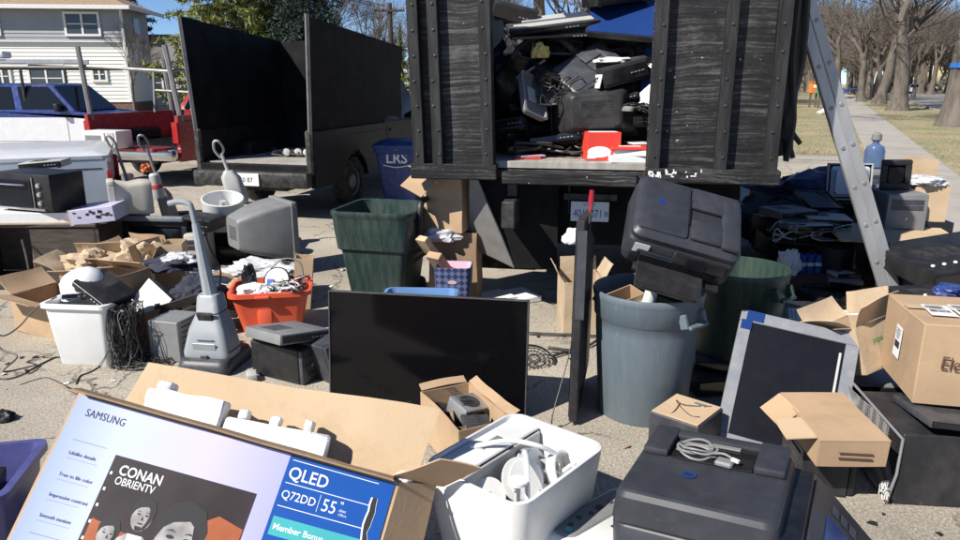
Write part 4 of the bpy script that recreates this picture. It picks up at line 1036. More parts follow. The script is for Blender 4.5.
def tower(label, loc, rot, size=(.19,.42,.40), m='black_plastic', face='black_plastic', name='computer_tower', side=None, cat='computer'):
    w,d,h = size; a = T(name, label, cat, loc, rot)
    MB().box((w,d,h),bev=.006).build('case',m,a)
    MB().box((w-.004,.03,h-.006),(0,-d/2-.015,.003),bev=.01,seg=2).build('front_panel',face,a)
    o = MB().box((w*.78,.006,.042),(0,-d/2-.032,h-.09),bev=.003).box((w*.78,.006,.042),(0,-d/2-.032,h-.14),bev=.003).build('drive_bay','charcoal_plastic',a)
    MB().lathe([(.012,0),(.011,.004),(.001,.005)],12,TM((0,-d/2-.031,h*.5),(90,0,0))).build('button','silver',a)
    p = MB()
    for k in range(6): p.box((w*.5,.003,.006),(0,-d/2-.031,.05+k*.014),bev=0)
    for k in range(7): p.box((w*.7,.004,.007),(0,d/2+.001,h*.18+k*.035),bev=0)
    p.build('vents','rubber',a)
    if side: MB().box((.004,d-.05,h-.06),(-w/2-.002,0,.03),bev=0).build('side_grille',side,a)
    return a
def slab(label, loc, rot, size, m, name, cat, details=True, front='glossy_black'):
    """flat desktop appliance: player, receiver, desktop case, modem"""
    w,d,h = size; a = T(name, label, cat, loc, rot)
    MB().box((w,d,h-.008),(0,0,.008),bev=.006,seg=2).build('case',m,a)
    if details:
        MB().box((w-.01,.012,h*.66),(0,-d/2-.005,.008+h*.14),bev=.003).build('front_panel',front,a)
        b = MB()
        for k in range(4): b.box((.018,.008,.009),(w*.12+k*.028,-d/2-.013,h*.45),bev=.002)
        b.build('buttons','grey_plastic',a)
        f = MB()
        for sx in (-1,1):
            for sy in (-1,1): f.lathe([(.014,0),(.016,.009)],10,TM((sx*(w/2-.04),sy*(d/2-.04),0)))
        f.build('feet','rubber',a)
        v = MB()
        for k in range(10): v.box((w*.4,.006,.002),(-w*.15,-d*.1+k*.016,h-.001),bev=0)
        v.build('vents','rubber',a)
    return a
def speaker(label, loc, rot, size=(.2,.22,.34), m='black_plastic_dusty'):
    w,d,h = size; a = T('loudspeaker', label, 'speaker', loc, rot)
    MB().box((w,d,h),bev=.006).build('cabinet',m,a)
    MB().box((w-.02,.012,h-.02),(0,-d/2-.006,.01),bev=.004).build('baffle','rubber',a)
    for z,r in ((h*.35,w*.38),(h*.76,w*.2)):
        MB().lathe([(r,.0),(r,.008),(r*.86,.012),(r*.8,.004),(r*.35,-.012+.012),(r*.3,.006),(.001,.010)],24,Matrix.Translation((0,-d/2-.012,z)) @ Matrix.Rotation(R(90),4,'X')).build('cone','charcoal_plastic',a)
    return a
def keyboard(label, loc, rot, m='light_grey_plastic', keys='white_plastic'):
    a = T('keyboard', label, 'keyboard', loc, rot)
    MB().rings([(0,.225,.08,.02),(.012,.225,.08,.02),(.018,.22,.075,.02)]).build('case',m,a)
    k = MB()
    for r in range(5):
        for c in range(20):
            if r == 4 and 4 < c < 9: continue
            k.box((.0165,.0215,.008),(-.205+c*.0208,.05-r*.026,.018),bev=.002)
    k.box((.085,.0215,.008),(-.075,-.054,.018),bev=.002); k.build('keys',keys,a)
    return a
def wad(label, loc, r, m='kraft_paper', name='crumpled_paper', cat='paper', flat=.45, seed=0, rot=0, amp=.3):
    bm = bmesh.new(); bmesh.ops.create_icosphere(bm, subdivisions=4, radius=1)
    mb = MB()
    for v in bm.verts:
        p = v.co.copy(); q = p*(1+amp*1.5*noise.noise(p*1.7+V((seed,0,0)))+amp*abs(noise.noise(p*4.1+V((0,seed,0)))))
        q += noise.cell_vector(p*2.6+V((seed,seed,seed)))*.06
        v.co = V((q.x*r[0], q.y*r[1], max(0.0,(q.z+.6)*r[2]))) 
    mb.add([v.co for v in bm.verts], [[v.index for v in f.verts] for f in bm.faces]); bm.free()
    o = mb.build(name, m, None, 18); o.location = loc; o.rotation_euler = (0,0,R(rot)); return tag(o, label, cat)
def cable(label, pts, r=.005, m='cable_black', smooth=8, name='cable', cat='cable', jitter=0, seed=0, plug=False, group=None):
    rn = random.Random(seed); pts = [V(p)+V((rn.uniform(-1,1),rn.uniform(-1,1),0))*jitter for p in pts]
    if plug:
        a = T(name, label, cat, pts[0], 0, group); mb = MB().tube([p-pts[0] for p in pts], r, 6, smooth=smooth); mb.build('cord', m, a)
        d = (pts[-1]-pts[-2]).normalized(); e = pts[-1]-pts[0]
        MB().tube([e, e+d*.035], r*2.4, 8, r1=r*2.0).build('plug', m, a); return a
    return tag(MB().tube(pts, r, 6, smooth=smooth).build(name, m), label, cat, group)
def tangle(label, c, ext, n, r=.004, m='cable_black', seed=0, name='cable_tangle', cat='cables', hang=0, mats=None):
    rn = random.Random(seed); mb = MB(); c = V(c)
    for k in range(n):
        p = V((rn.uniform(-1,1)*ext[0],rn.uniform(-1,1)*ext[1],rn.uniform(0,1)*ext[2])); pts = [p]
        for j in range(7):
            p = p+V((rn.uniform(-1,1)*ext[0]*.7,rn.uniform(-1,1)*ext[1]*.7,rn.uniform(-1,1)*ext[2]*.5))
            p = V((max(-ext[0],min(ext[0],p.x)),max(-ext[1],min(ext[1],p.y)),max(r,min(ext[2],p.z)))); pts.append(p)
        mb.tube(pts, r*rn.uniform(.8,1.3), 5, smooth=5, mi=(k % len(mats)) if mats else 0)
    for k in range(hang):
        x = rn.uniform(-1,1)*ext[0]; y = rn.uniform(-1,1)*ext[1]*.6
        mb.tube([(x,y,ext[2]),(x+rn.uniform(-.04,.04),y-.03,ext[2]*.7),(x+rn.uniform(-.05,.05),y-.02,ext[2]*.3),(x+rn.uniform(-.1,.1),y-.06,.01)], r, 5, smooth=4)
    o = mb.build(name, mats or m); o.location = c; return tag(o, label, cat)
def upright_pole(label, p0, p1, name='upright_vacuum', m='grey_plastic', body=(.28,.32,.22), rot=0, cat='vacuum cleaner', loop=True, bm_='charcoal_plastic'):
    a = T(name, label, cat, p0, rot); d = V(p1)-V(p0); d = Matrix.Rotation(R(-rot),3,'Z') @ d
    w,dp,h = body
    MB().rings([(0,w/2,dp/2,.05),(.05,w/2,dp/2,.06),(.09,w/2-.03,dp/2-.05,.06)]).build('floor_head',bm_,a)
    MB().rings([(.09,w*.22,.07,.05),(.14,w*.3,.09,.06),(h+.25,w*.26,.08,.05),(h+.32,w*.12,.05,.03)],mx=Matrix.Shear('XY',4,(d.x/d.z*.9,d.y/d.z*.9))).build('dust_canister',m,a)
    e = d; k = d*((h+.25)/d.z)
    mb = MB().tube([k,e],.017,8)
    if loop:
        mb.tube([e-V((0,0,.02)),e+V((.03,-.03,.04)),e+V((.0,-.07,.12)),e+V((-.05,-.07,.12)),e+V((-.06,-.02,.03)),e+V((-.01,.0,-.05))],.013,8,smooth=6)
    mb.build('handle',m,a); return a
# ================================================================== foreground
# ---- large printed television carton, leaning back, its top open
TL = G(78,392,.76); TR = G(398,482,.445)
wv = (TR-TL).normalized(); u0 = V((.243,.597,.765)); uv = (u0-wv*u0.dot(wv)).normalized(); nb = uv.cross(wv).normalized()
if nb.y < 0: nb = -nb
FH = .60; FW = (TR-TL).length
org = TL-uv*FH
MF = Matrix(((wv.x,nb.x,uv.x,org.x),(wv.y,nb.y,uv.y,org.y),(wv.z,nb.z,uv.z,org.z),(0,0,0,1)))   # local x right, y back, z up the face
a = T('television_carton','big printed television carton leaning back with its top torn open','box'); a.matrix_basis = MF
TVC = a; DEP = .17
b = MB()
b.box((FW,.006,FH),(FW/2,.003,0),bev=0,sub=6).box((.006,DEP-.006,FH),(.003,DEP/2+.003,0),bev=0,sub=3).box((.006,DEP-.006,FH-.0),(FW-.003,DEP/2+.003,0),bev=0,sub=3).box((FW-.012,DEP-.012,.006),(FW/2,DEP/2,0),bev=0)
b.wobble(.004,3,1); b.build('carton_body','cardboard_pale',a)
# back wall and its tall flap
bk = MB(); inv = MF.inverted()
q0 = inv @ G(150,364,.735); q1 = inv @ G(441,409,.60)
bk.panel([V((.0,DEP,0)),V((FW,DEP,0)),V((q1.x,q1.y,q1.z)),V((q0.x,q0.y,q0.z))],-.006,8,.012,seed=4)
cr_ = MB(); k0, k1, k2, k3 = V((.0,DEP-.004,0)),V((FW,DEP-.004,0)),V((q1.x,q1.y-.004,q1.z)),V((q0.x,q0.y-.004,q0.z))
def bw(u,v): return (k0.lerp(k1,u)).lerp(k3.lerp(k2,u),v)
bk.wobble(.004,9,3).build('back_wall','cardboard_pale',a,60)
# thin front rim: the short folded flap along the top edge, creased forward and down
fp = MB().box((FW*.985,.062,.006),(FW*.49,-.020,FH+.002),rot=(14,0,0),bev=0,sub=6).wobble(.003,6,2); fp.build('front_flap','cardboard_worn',a)
# right end: wide side and flap sticking out to the right
sp = MB(); f0 = inv @ G(398,466,.49); f1 = inv @ G(436,474,.50)
s_ = [V((FW,.0,0)),V((FW+.15,.10,0)),V((FW+.13,.10,FH+.035)),V((FW,.0,FH+.0))]
sp.panel(s_,-.005,4,.006); sp.build('side_wall','cardboard',a)
ff = MB().panel([V((FW-.05,.03,FH+.012)),V((FW+.16,.10,FH+.04)),inv @ G(482,472,.50),inv @ G(440,461,.55)],.005,4,.012); ff.build('side_flap','cardboard',a)
lf = MB().panel([V((0,0,FH)),V((0,DEP,FH)),V((-.10,DEP+.02,FH+.03)),V((-.09,.03,FH+.005))],.005,4,.01); lf.build('left_flap','cardboard_worn',a)
# printed face, each field proud of the board
XB = FW*.665
def face_pan(x0,x1,z0,z1,m,name,dy=.007,poly=None):
    mb = MB(); mb.add([(x0,-dy,z0),(x1,-dy,z0),(x1,-dy,z1),(x0,-dy,z1)],[(0,1,2,3)]); return mb.build(name,m,a,0)
face_pan(.012,XB,.0,FH-.008,'box_lavender','printed_face')
face_pan(XB,FW-.008,.0,FH-.010,'box_blue','blue_field')
def ft(s, x, z, size, m='ink', **k): return text(s, size, TM((x,-.0078,z)) @ FRONT, 'lettering', m, a, **k)
def fline(x0, x1, z, t=.0015, m='ink'):
    return MB().box((x1-x0,.0006,t),((x0+x1)/2,-.0076,z),bev=0).build('rule',m,a)
ft('SAMSUNG',.055,FH-.066,.035,bold=0,sx=.80,spacing=1.04)
fline(.055,.165,FH-.145,.001)
for s,z in (('Lifelike details',.190),('True to life color',.258),('Impressive contrast',.322),('Smooth motion',.385)):
    ft(s,.060,FH-z,.0155); fline(.060,.160,FH-z-.012,.0006)
fline(.055,.165,FH-.435,.001); ft('Why Samsung TV?',.060,FH-.475,.0165)
for k in range(3):
    MB().tube([(.072+k*.045,-.0078,FH-.505),(.088+k*.045,-.0078,FH-.505),(.088+k*.045,-.0078,FH-.521),(.072+k*.045,-.0078,FH-.521),(.072+k*.045,-.0078,FH-.505)],.0008,4).build('icon','ink',a)
    fline(.068+k*.045,.098+k*.045,FH-.540,.001)
# the picture on the face: plain dark and orange panels with cut-out figures
px0, px1, pz1 = .200, .668, FH-.155
face_pan(px0,px1,.0,pz1,'dark_print','picture',.0074)
mb = MB(); mb.add([(px0+.012,-.0077,.0),(px1-.004,-.0077,.0),(px1-.004,-.0077,.33),(px0+.38,-.0077,.35),(px0+.19,-.0077,.22),(px0+.012,-.0077,.25)],[(0,1,2,3,4,5)]); mb.build('orange_field','orange_print',a,0)
def blob(pts, m, nm, dy):
    mb = MB(); mb.add([(px0+x,-dy,z) for x,z in pts],[tuple(range(len(pts)))]); return mb.build(nm,m,a,0)
def ell(cx,cz,rx,rz,n=22,rot=0,jag=0,seed=0):
    rn = random.Random(seed); return [(cx+rx*math.cos(t)*math.cos(rot)-rz*math.sin(t)*math.sin(rot)+rn.uniform(-jag,jag), cz+rx*math.cos(t)*math.sin(rot)+rz*math.sin(t)*math.cos(rot)+rn.uniform(-jag,jag)) for t in [6.283*i/n for i in range(n)]]
def figure(cx, cz, s, seed):
    blob([(cx-.055*s,0),(cx-.05*s,cz-.07*s),(cx-.02*s,cz-.045*s),(cx+.02*s,cz-.045*s),(cx+.05*s,cz-.07*s),(cx+.055*s,0)],'grey_print','figure_coat',.0080)
    blob([(cx-.01*s,0),(cx-.018*s,cz-.045*s),(cx+.018*s,cz-.045*s),(cx+.012*s,0)],'ink_white','figure_shirt',.0082)
    blob(ell(cx,cz,.026*s,.036*s),'grey_print','figure_face',.0084)
    blob([(cx-.027*s,cz-.004*s),(cx-.030*s,cz+.020*s),(cx-.020*s,cz+.040*s),(cx-.002*s,cz+.047*s),(cx+.020*s,cz+.040*s),(cx+.029*s,cz+.018*s),(cx+.026*s,cz-.004*s),(cx+.021*s,cz+.014*s),(cx+.006*s,cz+.025*s),(cx-.012*s,cz+.020*s),(cx-.021*s,cz+.012*s)],'ink','figure_hair',.0086)
    blob([(cx+.001*s,cz+.002*s),(cx+.006*s,cz-.009*s),(cx-.001*s,cz-.009*s)],'dark_print','figure_nose',.0087)
    for dx in (-.010,.010): blob(ell(cx+dx*s,cz+.004*s,.005*s,.0022*s,8),'ink','figure_eye',.0088)
    blob(ell(cx+.001*s,cz-.017*s,.008*s,.002*s,8),'ink','figure_mouth',.0088)
    for dx in (-.011,.011): blob([((cx+dx*s)-.007*s,cz+.0095*s),((cx+dx*s),cz+.0125*s),((cx+dx*s)+.007*s,cz+.0095*s),((cx+dx*s),cz+.0105*s)],'ink','figure_brow',.0088)
    blob([(cx+.010*s,cz+.030*s),(cx+.024*s,cz+.015*s),(cx+.025*s,cz-.006*s),(cx+.016*s,cz-.028*s),(cx+.004*s,cz-.035*s),(cx+.013*s,cz-.014*s),(cx+.016*s,cz+.002*s)],'dark_print','figure_cheek',.00855)
    blob([(cx-.010*s,cz-.024*s),(cx+.008*s,cz-.024*s),(cx+.004*s,cz-.035*s),(cx-.006*s,cz-.035*s)],'dark_print','figure_chin',.00855)
figure(.075,.215,1.15,1); figure(.155,.290,1.25,2); figure(.285,.245,2.7,3)
text('CONAN',.044,TM((px0+.030,-.0082,pz1-.054)) @ FRONT,'lettering','ink_white',a,bold=.0008,sx=.85)
text('OBRIENTV',.034,TM((px0+.030,-.0082,pz1-.084)) @ FRONT,'lettering','ink_white',a,bold=.0002,sx=.80)
text('Only on',.016,TM((px0+.335,-.0082,.195)) @ FRONT,'lettering','ink_white',a)
text('Samsung\nTV Plus',.016,TM((px0+.402,-.0082,.202)) @ FRONT,'lettering','ink_white',a)
MB().tube([(px0+.382,-.0085,.208),(px0+.396,-.0085,.208),(px0+.396,-.0085,.190),(px0+.382,-.0085,.190),(px0+.382,-.0085,.208)],.002,5).build('icon','teal',a)
for k in range(6): MB().box((.007,.0008,.009),(px0+.010,-.0082,pz1-.06-.05*k),bev=0).build('icon','ink_white',a)
# blue side: words and rules
ft('QLED',XB+.012,FH-.082,.056,'ink_white',bold=.0004,sx=.95); fline(XB+.012,FW-.06,FH-.024,.0022,'ink_white'); fline(XB+.012,FW-.06,FH-.098,.0022,'ink_white')
ft('Q72DD',XB+.012,FH-.146,.038,'ink_white',sx=.92); ft('55',XB+.148,FH-.152,.056,'ink_white',sx=.9)
ft('"',XB+.205,FH-.134,.036,'ink_white'); ft('class',XB+.207,FH-.140,.013,'ink_white'); ft('139cm',XB+.207,FH-.153,.011,'ink_white')
MB().box((.0015,.0006,.055),(XB+.137,-.0080,FH-.160),bev=0).build('rule','ink_white',a)
fline(XB+.012,FW-.06,FH-.172,.0022,'ink_white')
face_pan(XB+.012,FW-.07,FH-.262,FH-.204,'teal','teal_banner',.0076)
text('Member Bonus',.027,TM((XB+.020,-.0079,FH-.243)) @ FRONT,'lettering','ink_white',a,bold=.0003)
ft('Extra year of cover',XB+.014,FH-.292,.015,'ink_white')
# torn, perforated strip on the blue field
rn = random.Random(4); zs = [FH-.07-.022*k for k in range(20)]
def strip(off, wd, jg, dy, m, nm):
    L_ = [(FW-.055+off-wd/2+rn.uniform(-jg,jg)-.02*(FH-z), z) for z in zs]; R_ = [(x+wd+rn.uniform(-jg,jg), z) for x,z in L_]
    mb = MB()
    for k in range(len(zs)-1): mb.add([(L_[k][0],-dy,L_[k][1]),(R_[k][0],-dy,R_[k][1]),(R_[k+1][0],-dy,R_[k+1][1]),(L_[k+1][0],-dy,L_[k+1][1])],[(0,3,2,1)])
    mb.build(nm, m, a, 0)
strip(0,.024,.005,.0076,'ink_white','torn_edge'); rn = random.Random(4); strip(.002,.017,.005,.0080,'ink','torn_strip')
# low carton below that props the left end up (only its corner is in view)
# ---- white foam packing blocks standing out of the carton
def foam(label, x, y, z, size, rot, knobs):
    o = T('foam_packing', label, 'foam packing', MF @ V((x,y,z)), rot)
    w,d,h = size
    m = MB().box((w,d,h),bev=.006,sub=3)
    for (kx,kw,kh) in knobs: m.box((kw,d*.8,kh),(kx,0,h-.002),bev=.008,seg=2)
    m.wobble(.009,9,x).wobble(.004,26,x).build('block','foam_white',o); return o
foam('left white foam packing piece with a rounded end in the television carton',.33,.10,.60,(.26,.10,.10),(-32,12,0),[(-.085,.05,.03)])
foam('long white foam packing piece with square knobs in the television carton',.66,.10,.55,(.36,.09,.13),(-34,12,0),[(-.13,.035,.035),(-.02,.035,.035),(.10,.03,.04)])
wad('small ball of white packing at the right corner of the television carton', MF @ V((FW+.02,.06,FH+.0)), (.035,.03,.03),'foam_white','packing_ball','packing',seed=3,amp=.1)

# ---- open white appliance shell
A_,B_,C_,D_ = G(444,456,.41),G(520,406,.41),G(598,449,.41),G(500,521,.41)
ct = (A_+B_+C_+D_)/4; ex = (C_-D_); yw = math.degrees(math.atan2(ex.y,ex.x)); LW = (((C_-D_).length+(B_-A_).length)/2); LD = (((B_-C_).length+(A_-D_).length)/2)
a = T('appliance_shell','open white plastic appliance shell with white loops and a fan inside','appliance',(ct.x,ct.y,0),yw)
hx, hy = LW/2, LD/2
MB().rings([(0,hx-.05,hy-.05,.05),(.2,hx-.02,hy-.02,.06),(.385,hx,hy,.07),(.41,hx,hy,.07),(.412,hx-.012,hy-.012,.06),(.395,hx-.016,hy-.016,.06),(.05,hx-.06,hy-.06,.05)],cap1=True).build('shell','white_satin',a,50)
# sloped top deck on its left end with a slot
dk = MB().box((LW-.05,.13,.012),(0,hy-.085,.385),rot=(2,0,0),bev=.004)
top = MB().box((LW-.06,.010,.30),(0,hy-.155,.08),bev=.003).box((.010,.14,.24),(.16,-.02,.09),bev=.003)
top.build('partition','light_grey_plastic',a)
dk.build('top_deck','white_satin',a)
MB().box((.12,.028,.004),(.02,hy-.085,.3965),rot=(2,0,0),bev=.001).build('handle_slot','grey_plastic',a)
lp_ = MB()
lp_.tube([(-.06,hy-.05,.40),(.03,.06,.43),(.10,-.03,.41),(.17,-.06,.36)],.010,8,smooth=8)
lp_.tube([(.13*math.cos(t)*.7+.03,-.02+.13*math.cos(t)*.6,.27+.125*math.sin(t)) for t in [R(20*k) for k in range(19)]],.010,8,smooth=3)
lp_.tube([(.20,-.05,.22),(.17,-.10,.30),(.20,-.13,.33),(.245,-.11,.28)],.007,8,smooth=8)
lp_.build('wire_loops','white_plastic',a)
MB().tube([(-.12,-.10,.08),(-.12,-.10,.385)],.008,8).tube([(-.135,-.10,.08),(-.135,-.10,.385)],.005,8).disc(.035,.012,TM((-.125,-.10,.385))).build('float_rod','white_plastic',a)
MW = Matrix.Translation((.19,-.09,.27)) @ Matrix.Rotation(R(60),4,'X') @ Matrix.Rotation(R(10),4,'Y')
fan = MB().lathe([(.085,-.02),(.095,-.02),(.095,.02),(.085,.02),(.085,-.02)],28,MW).lathe([(.001,.012),(.02,.012),(.024,0),(.001,0)],16,MW)
for k in range(5): fan.box((.06,.018,.003),(.05,0,0),rot=(35,0,0),bev=.001,mx=MW @ Matrix.Rotation(R(72*k),4,'Z'))
fan.build('fan','white_plastic',a)
for (cx_, cy_, cz_, rr_, rx_, ry_) in ((.01,-.01,.30,.085,58,-18),(.115,.03,.29,.075,62,20),(-.11,.06,.26,.07,48,-30)):
    MX_ = TM((cx_,cy_,cz_),(rx_,ry_,0))
    MB().lathe([(.012,0),(rr_,0),(rr_,.006),(.03,.010),(.03,.034),(rr_*.92,.038),(rr_*.92,.044),(.012,.046),(.012,0)],32,MX_).build('white_reel','white_plastic',a)
MB().lathe([(.075,0),(.08,.01),(.08,.03),(.05,.05),(.001,.055)],28,TM((.02,.03,.17),(50,-10,0))).build('motor_cover','light_grey_plastic',a)
MB().box((.09,.02,.14),(.13,.02,.17),rot=(10,14,20),bev=.02,seg=2).build('white_arm','white_plastic',a)
MB().box((.10,.07,.12),(.20,.04,.06),bev=.02,seg=2).build('pump','light_grey_plastic',a)
MB().prism([(.030*math.cos(R(36*k)) if k%2 else .013*math.cos(R(36*k)), .030*math.sin(R(36*k)) if k%2 else .013*math.sin(R(36*k))) for k in range(10)],.004,TM((.06,-.10,.24),(50,0,10))).build('star_wheel','ink_white',a)
MB().lathe([(.001,0),(.06,0),(.065,.01),(.06,.018),(.001,.018)],28,TM((.06,-.10,.222),(50,0,10))).build('wheel_disc','light_grey_plastic',a)
MB().box((.03,.045,.02),(.03,-.10,.10),bev=.003).build('clip','rubber',a)

# ---- pale printer at the bottom edge
q = G(606,520,.20)
a = T('white_printer','pale grey and white printer with an oval button strip at the bottom edge','printer',(q.x+.02,q.y-.02,0),(0,0,40))
MB().rings([(0,.23,.17,.04),(.10,.235,.175,.05),(.185,.225,.165,.05),(.20,.21,.15,.05)]).build('body','white_satin',a,50)
MB().rings([(.2005,.20,.055,.05),(.207,.195,.05,.05)],mx=TM((0,.085,0))).build('control_strip','grey_plastic',a)
mb = MB(); [mb.lathe([(.011,0),(.010,.003),(.001,.004)],14,TM((-.13+k*.055,.085+.01*(k%2),.207))) for k in range(5)]; mb.box((.035,.022,.003),(.03,.09,.207),bev=.002); mb.build('buttons','charcoal_plastic',a)
MB().disc(.013,.003,TM((-.155,.07,.207))).build('logo_disc','teal',a)
mb = MB(); [mb.box((.22,.005,.006),(.10,-.02-k*.013,.200),bev=.001) for k in range(8)]; mb.build('slats','charcoal_plastic',a)
MB().box((.24,.12,.004),(.10,-.065,.197),bev=.001).build('slat_recess','rubber',a)

# ---- big dark office printer in the right foreground
q = (G(618,500,.48)+G(690,432,.48)+G(812,437,.48)+G(755,532,.46))/4
a = T('office_printer','large black office printer with a cable coil on its lid, nearest the viewer','printer',(q.x,q.y,.10),(3,-3,-38))
# local: x = toward its back-left.. long side; y depth; control side faces +x
a.location += V((-.02,.01,.0)); a.rotation_euler = (R(0),R(-3),R(-29)); W2,D2,H2 = .265,.255,.37
MB().rings([(0,W2-.02,D2-.02,.04),(.05,W2,D2,.05),(.24,W2,D2,.05),(.25,W2-.01,D2-.01,.05)]).build('body','printer_charcoal',a,50)
l = MB().rings([(.252,W2-.004,D2-.004,.04),(.26,W2,D2,.04),(.345,W2-.012,D2-.008,.04),(.362,W2-.022,D2-.018,.035),(.367,W2-.032,D2-.028,.03),(.3672,W2-.06,D2-.06,.02)]).build('scanner_lid','printer_charcoal',a,18)
# feeder recess block at the back
f = MB()
f.box((.09,.20,.028),(-W2+.075,D2-.125,.368),bev=.010,seg=2).box((.10,.20,.030),(W2-.075,D2-.125,.368),bev=.010,seg=2).box((.31,.05,.022),(0,D2-.05,.368),bev=.008,seg=2)
f.build('feeder_rails','printer_charcoal',l)
MB().box((.275,.145,.006),(0,D2-.15,.369),bev=.002).build('feeder_well','glossy_black',l)
MB().box((.10,.02,.006),(.03,D2-.09,.376),bev=.001).build('feeder_slot','grey_plastic',l)
MB().box((.06,.045,.02),(.045,D2-.205,.370),rot=(0,0,-8),bev=.006).build('paper_guide','grey_plastic',l)
MB().lathe([(.001,.0006),(.026,.0005),(.026,0)],24,TM((-.05,-.06,.3705))).build('round_logo','screen_blue',l)
text('hp',.030,TM((-.066,-.070,.3716)),'lettering','black_plastic',l,bold=.001)
cpm = MB(); cpm.prism([(W2-.02,.03),(W2+.26,.03),(W2+.265,.06),(W2+.05,.30),(W2-.02,.31)],.50,Matrix.Translation((0,.25,0)) @ Matrix(((1,0,0,0),(0,0,-1,0),(0,1,0,0),(0,0,0,1))))
cp = cpm.build('control_panel','glossy_black',a)
SL = Matrix.Translation((W2+.1575,0,.18)) @ Matrix.Rotation(R(48.1),4,'Y')
MB().box((.30,.46,.012),(0,0,.001),bev=.005,seg=2,mx=SL).build('panel_cover','printer_charcoal',cp)
MB().box((.13,.17,.004),(-.03,-.03,.014),bev=.002,mx=SL).build('display','screen_blue',cp)
mb = MB(); [mb.box((.03,.05,.003),(-.06+.04*k,.13,.014),bev=.002,mx=SL) for k in range(3)]; mb.build('keypad','charcoal_plastic',cp)
MB().box((.10,.40,.03),(W2+.22,-.0,.0),rot=(0,14,0),bev=.012,seg=2).box((.03,.40,.12),(W2+.27,-.0,.0),rot=(0,14,0),bev=.012,seg=2).build('output_tray','black_plastic',a)
MB().box((.40,.48,.098),(0,0,-.10),bev=.012).build('paper_drawer','black_plastic',a)
pm = a.matrix_basis.copy() if False else (Matrix.Translation(a.location) @ a.rotation_euler.to_matrix().to_4x4())
mb = MB(); rn = random.Random(8)
for k in range(5):
    rx = .065+rn.uniform(-.012,.012); ry = .035+rn.uniform(-.01,.01); cx, cy = -.05+rn.uniform(-.012,.012), D2-.17
    mb.tube([(cx+rx*math.cos(t*.45+k),cy+ry*math.sin(t*.45+k),.381+.0065*k+.006*math.sin(t)) for t in range(14)],.0042,6,smooth=3)
mb.tube([(.0,D2-.19,.40),(.04,D2-.185,.402),(.075,D2-.20,.395)],.0045,6,smooth=4)
o = mb.xf(pm).build('cable_coil','cable_grey'); tag(o,'grey cable coil lying on the lid of the large black printer','cable')
MB().box((.03,.014,.012),rot=(0,0,-25),bev=.002).xf(pm @ TM((.08,D2-.205,.390))).build('connector','cable_white',o)

# ---- printer tipped onto the blue grey can
q = P(686,248,3.62)
a = allinone('black printer tipped over the rim of the blue grey can', q+V((-.07,.0,.02)), (36,15,-6), (.54,.42,.27), 'printer_charcoal', screen='lcd_dark')
PT = a
MB().box((.075,.002,.062),(-.195,-.2125,.10),rot=(0,0,0),bev=.0).build('paper_label','label_white',a)
MB().lathe([(.001,.0008),(.019,.0006),(.019,0)],20,TM((-.15,.02,.2499))).build('round_logo','screen_blue',a)
MB().box((.44,.05,.03),(.02,-.235,.0),bev=.01,seg=2).build('lower_lip','black_plastic',a)

# ---- blue grey round can
def roundcan(label, x, y, m, r=.275, h=.69, name='round_can'):
    a = T(name, label, 'bin', (x,y,0))
    MB().lathe([(.001,0),(r*.80,0),(r*.82,.012),(r*.93,h*.70),(r*.935,h*.79),(r*.965,h*.80),(r*.985,h*.935),(r*.99,h*.94),(r,h*.955),(r*1.01,h*.985),(r*.995,h),(r*.965,h),(r*.955,h*.97),(r*.92,h*.78),(r*.79,.03),(.001,.03)],56).build('can',m,a,50)
    for an in (-52, 128):
        M = Matrix.Rotation(R(an),4,'Z') @ Matrix.Translation((r*.99,0,h*.80))
        hd = MB().box((.045,.024,.075),(.012,-.075,0),rot=(0,-20,0),bev=.005,mx=M).box((.045,.024,.075),(.012,.075,0),rot=(0,-20,0),bev=.005,mx=M).box((.03,.15,.02),(.032,0,.0),bev=.006,mx=M)
        hd.build('handle',m,a)
    return a
can = roundcan('blue grey round can heaped with cartons, the black printer on its rim', .895, 3.62, 'bluegrey_can', .29, .70)
roundcan('dark green round can half hidden behind the tipped printer', G(742,268,.69).x, G(749,268,.69).y, 'green_can', .27, .70)
carton('small brown carton standing in the blue grey can',(.79,3.60,.40),(8,-12,25),(.16,.12,.30),(None,)*4,bulge=.003)
tag(MB().lathe([(.001,0),(.05,.0),(.055,.02),(.055,.035),(.035,.05),(.03,.16),(.001,.165)],20).xf(TM((.86,3.50,.60),(14,6,0))).build('white_spool','white_plastic'),'white plastic spool poking out of the blue grey can','spool')
carton('flattened brown carton in the can below the printer',(.98,3.62,.45),(20,15,-20),(.22,.10,.25),(None,)*4,'cardboard_worn',bulge=.004)
cable('thin pale wire hanging down the side of the blue grey can',[(1.06,3.50,.62),(1.03,3.44,.54),(1.0,3.41,.47),(.96,3.395,.42),(.93,3.39,.40)],.0025,'cable_grey')

# ---- tall black screen standing on end beside the can
p0 = V((.49,3.42,0)); p1 = V((.60,3.95,0)); dv = (p1-p0).normalized()
a = T('upended_television','black flat television standing on end beside the blue grey can','television',p0.lerp(p1,.5),(0,5,math.degrees(math.atan2(dv.y,dv.x))))
MB().box((.58,.045,1.06),bev=.006).build('case','black_plastic_dusty',a); MB().box((.55,.004,1.02),(0,.0245,.02),bev=0).build('display','screen',a)
MB().rings([(0,.25,.42,.04),(.03,.20,.36,.04)],mx=Matrix.Translation((0,-.02,.56)) @ Matrix.Rotation(R(90),4,'X')).build('back_housing','black_plastic',a)
MB().box((.012,.05,.46),(-.285,-.01,.55),bev=.003).build('rear_rail','charcoal_plastic',a)
q = P(572,425,3.36); q2 = P(592,190,3.62)
a = T('thin_pole','thin dark pole with a red tip leaning on the upended television','pole',(q.x+.02,3.42,0)); d = q2-a.location
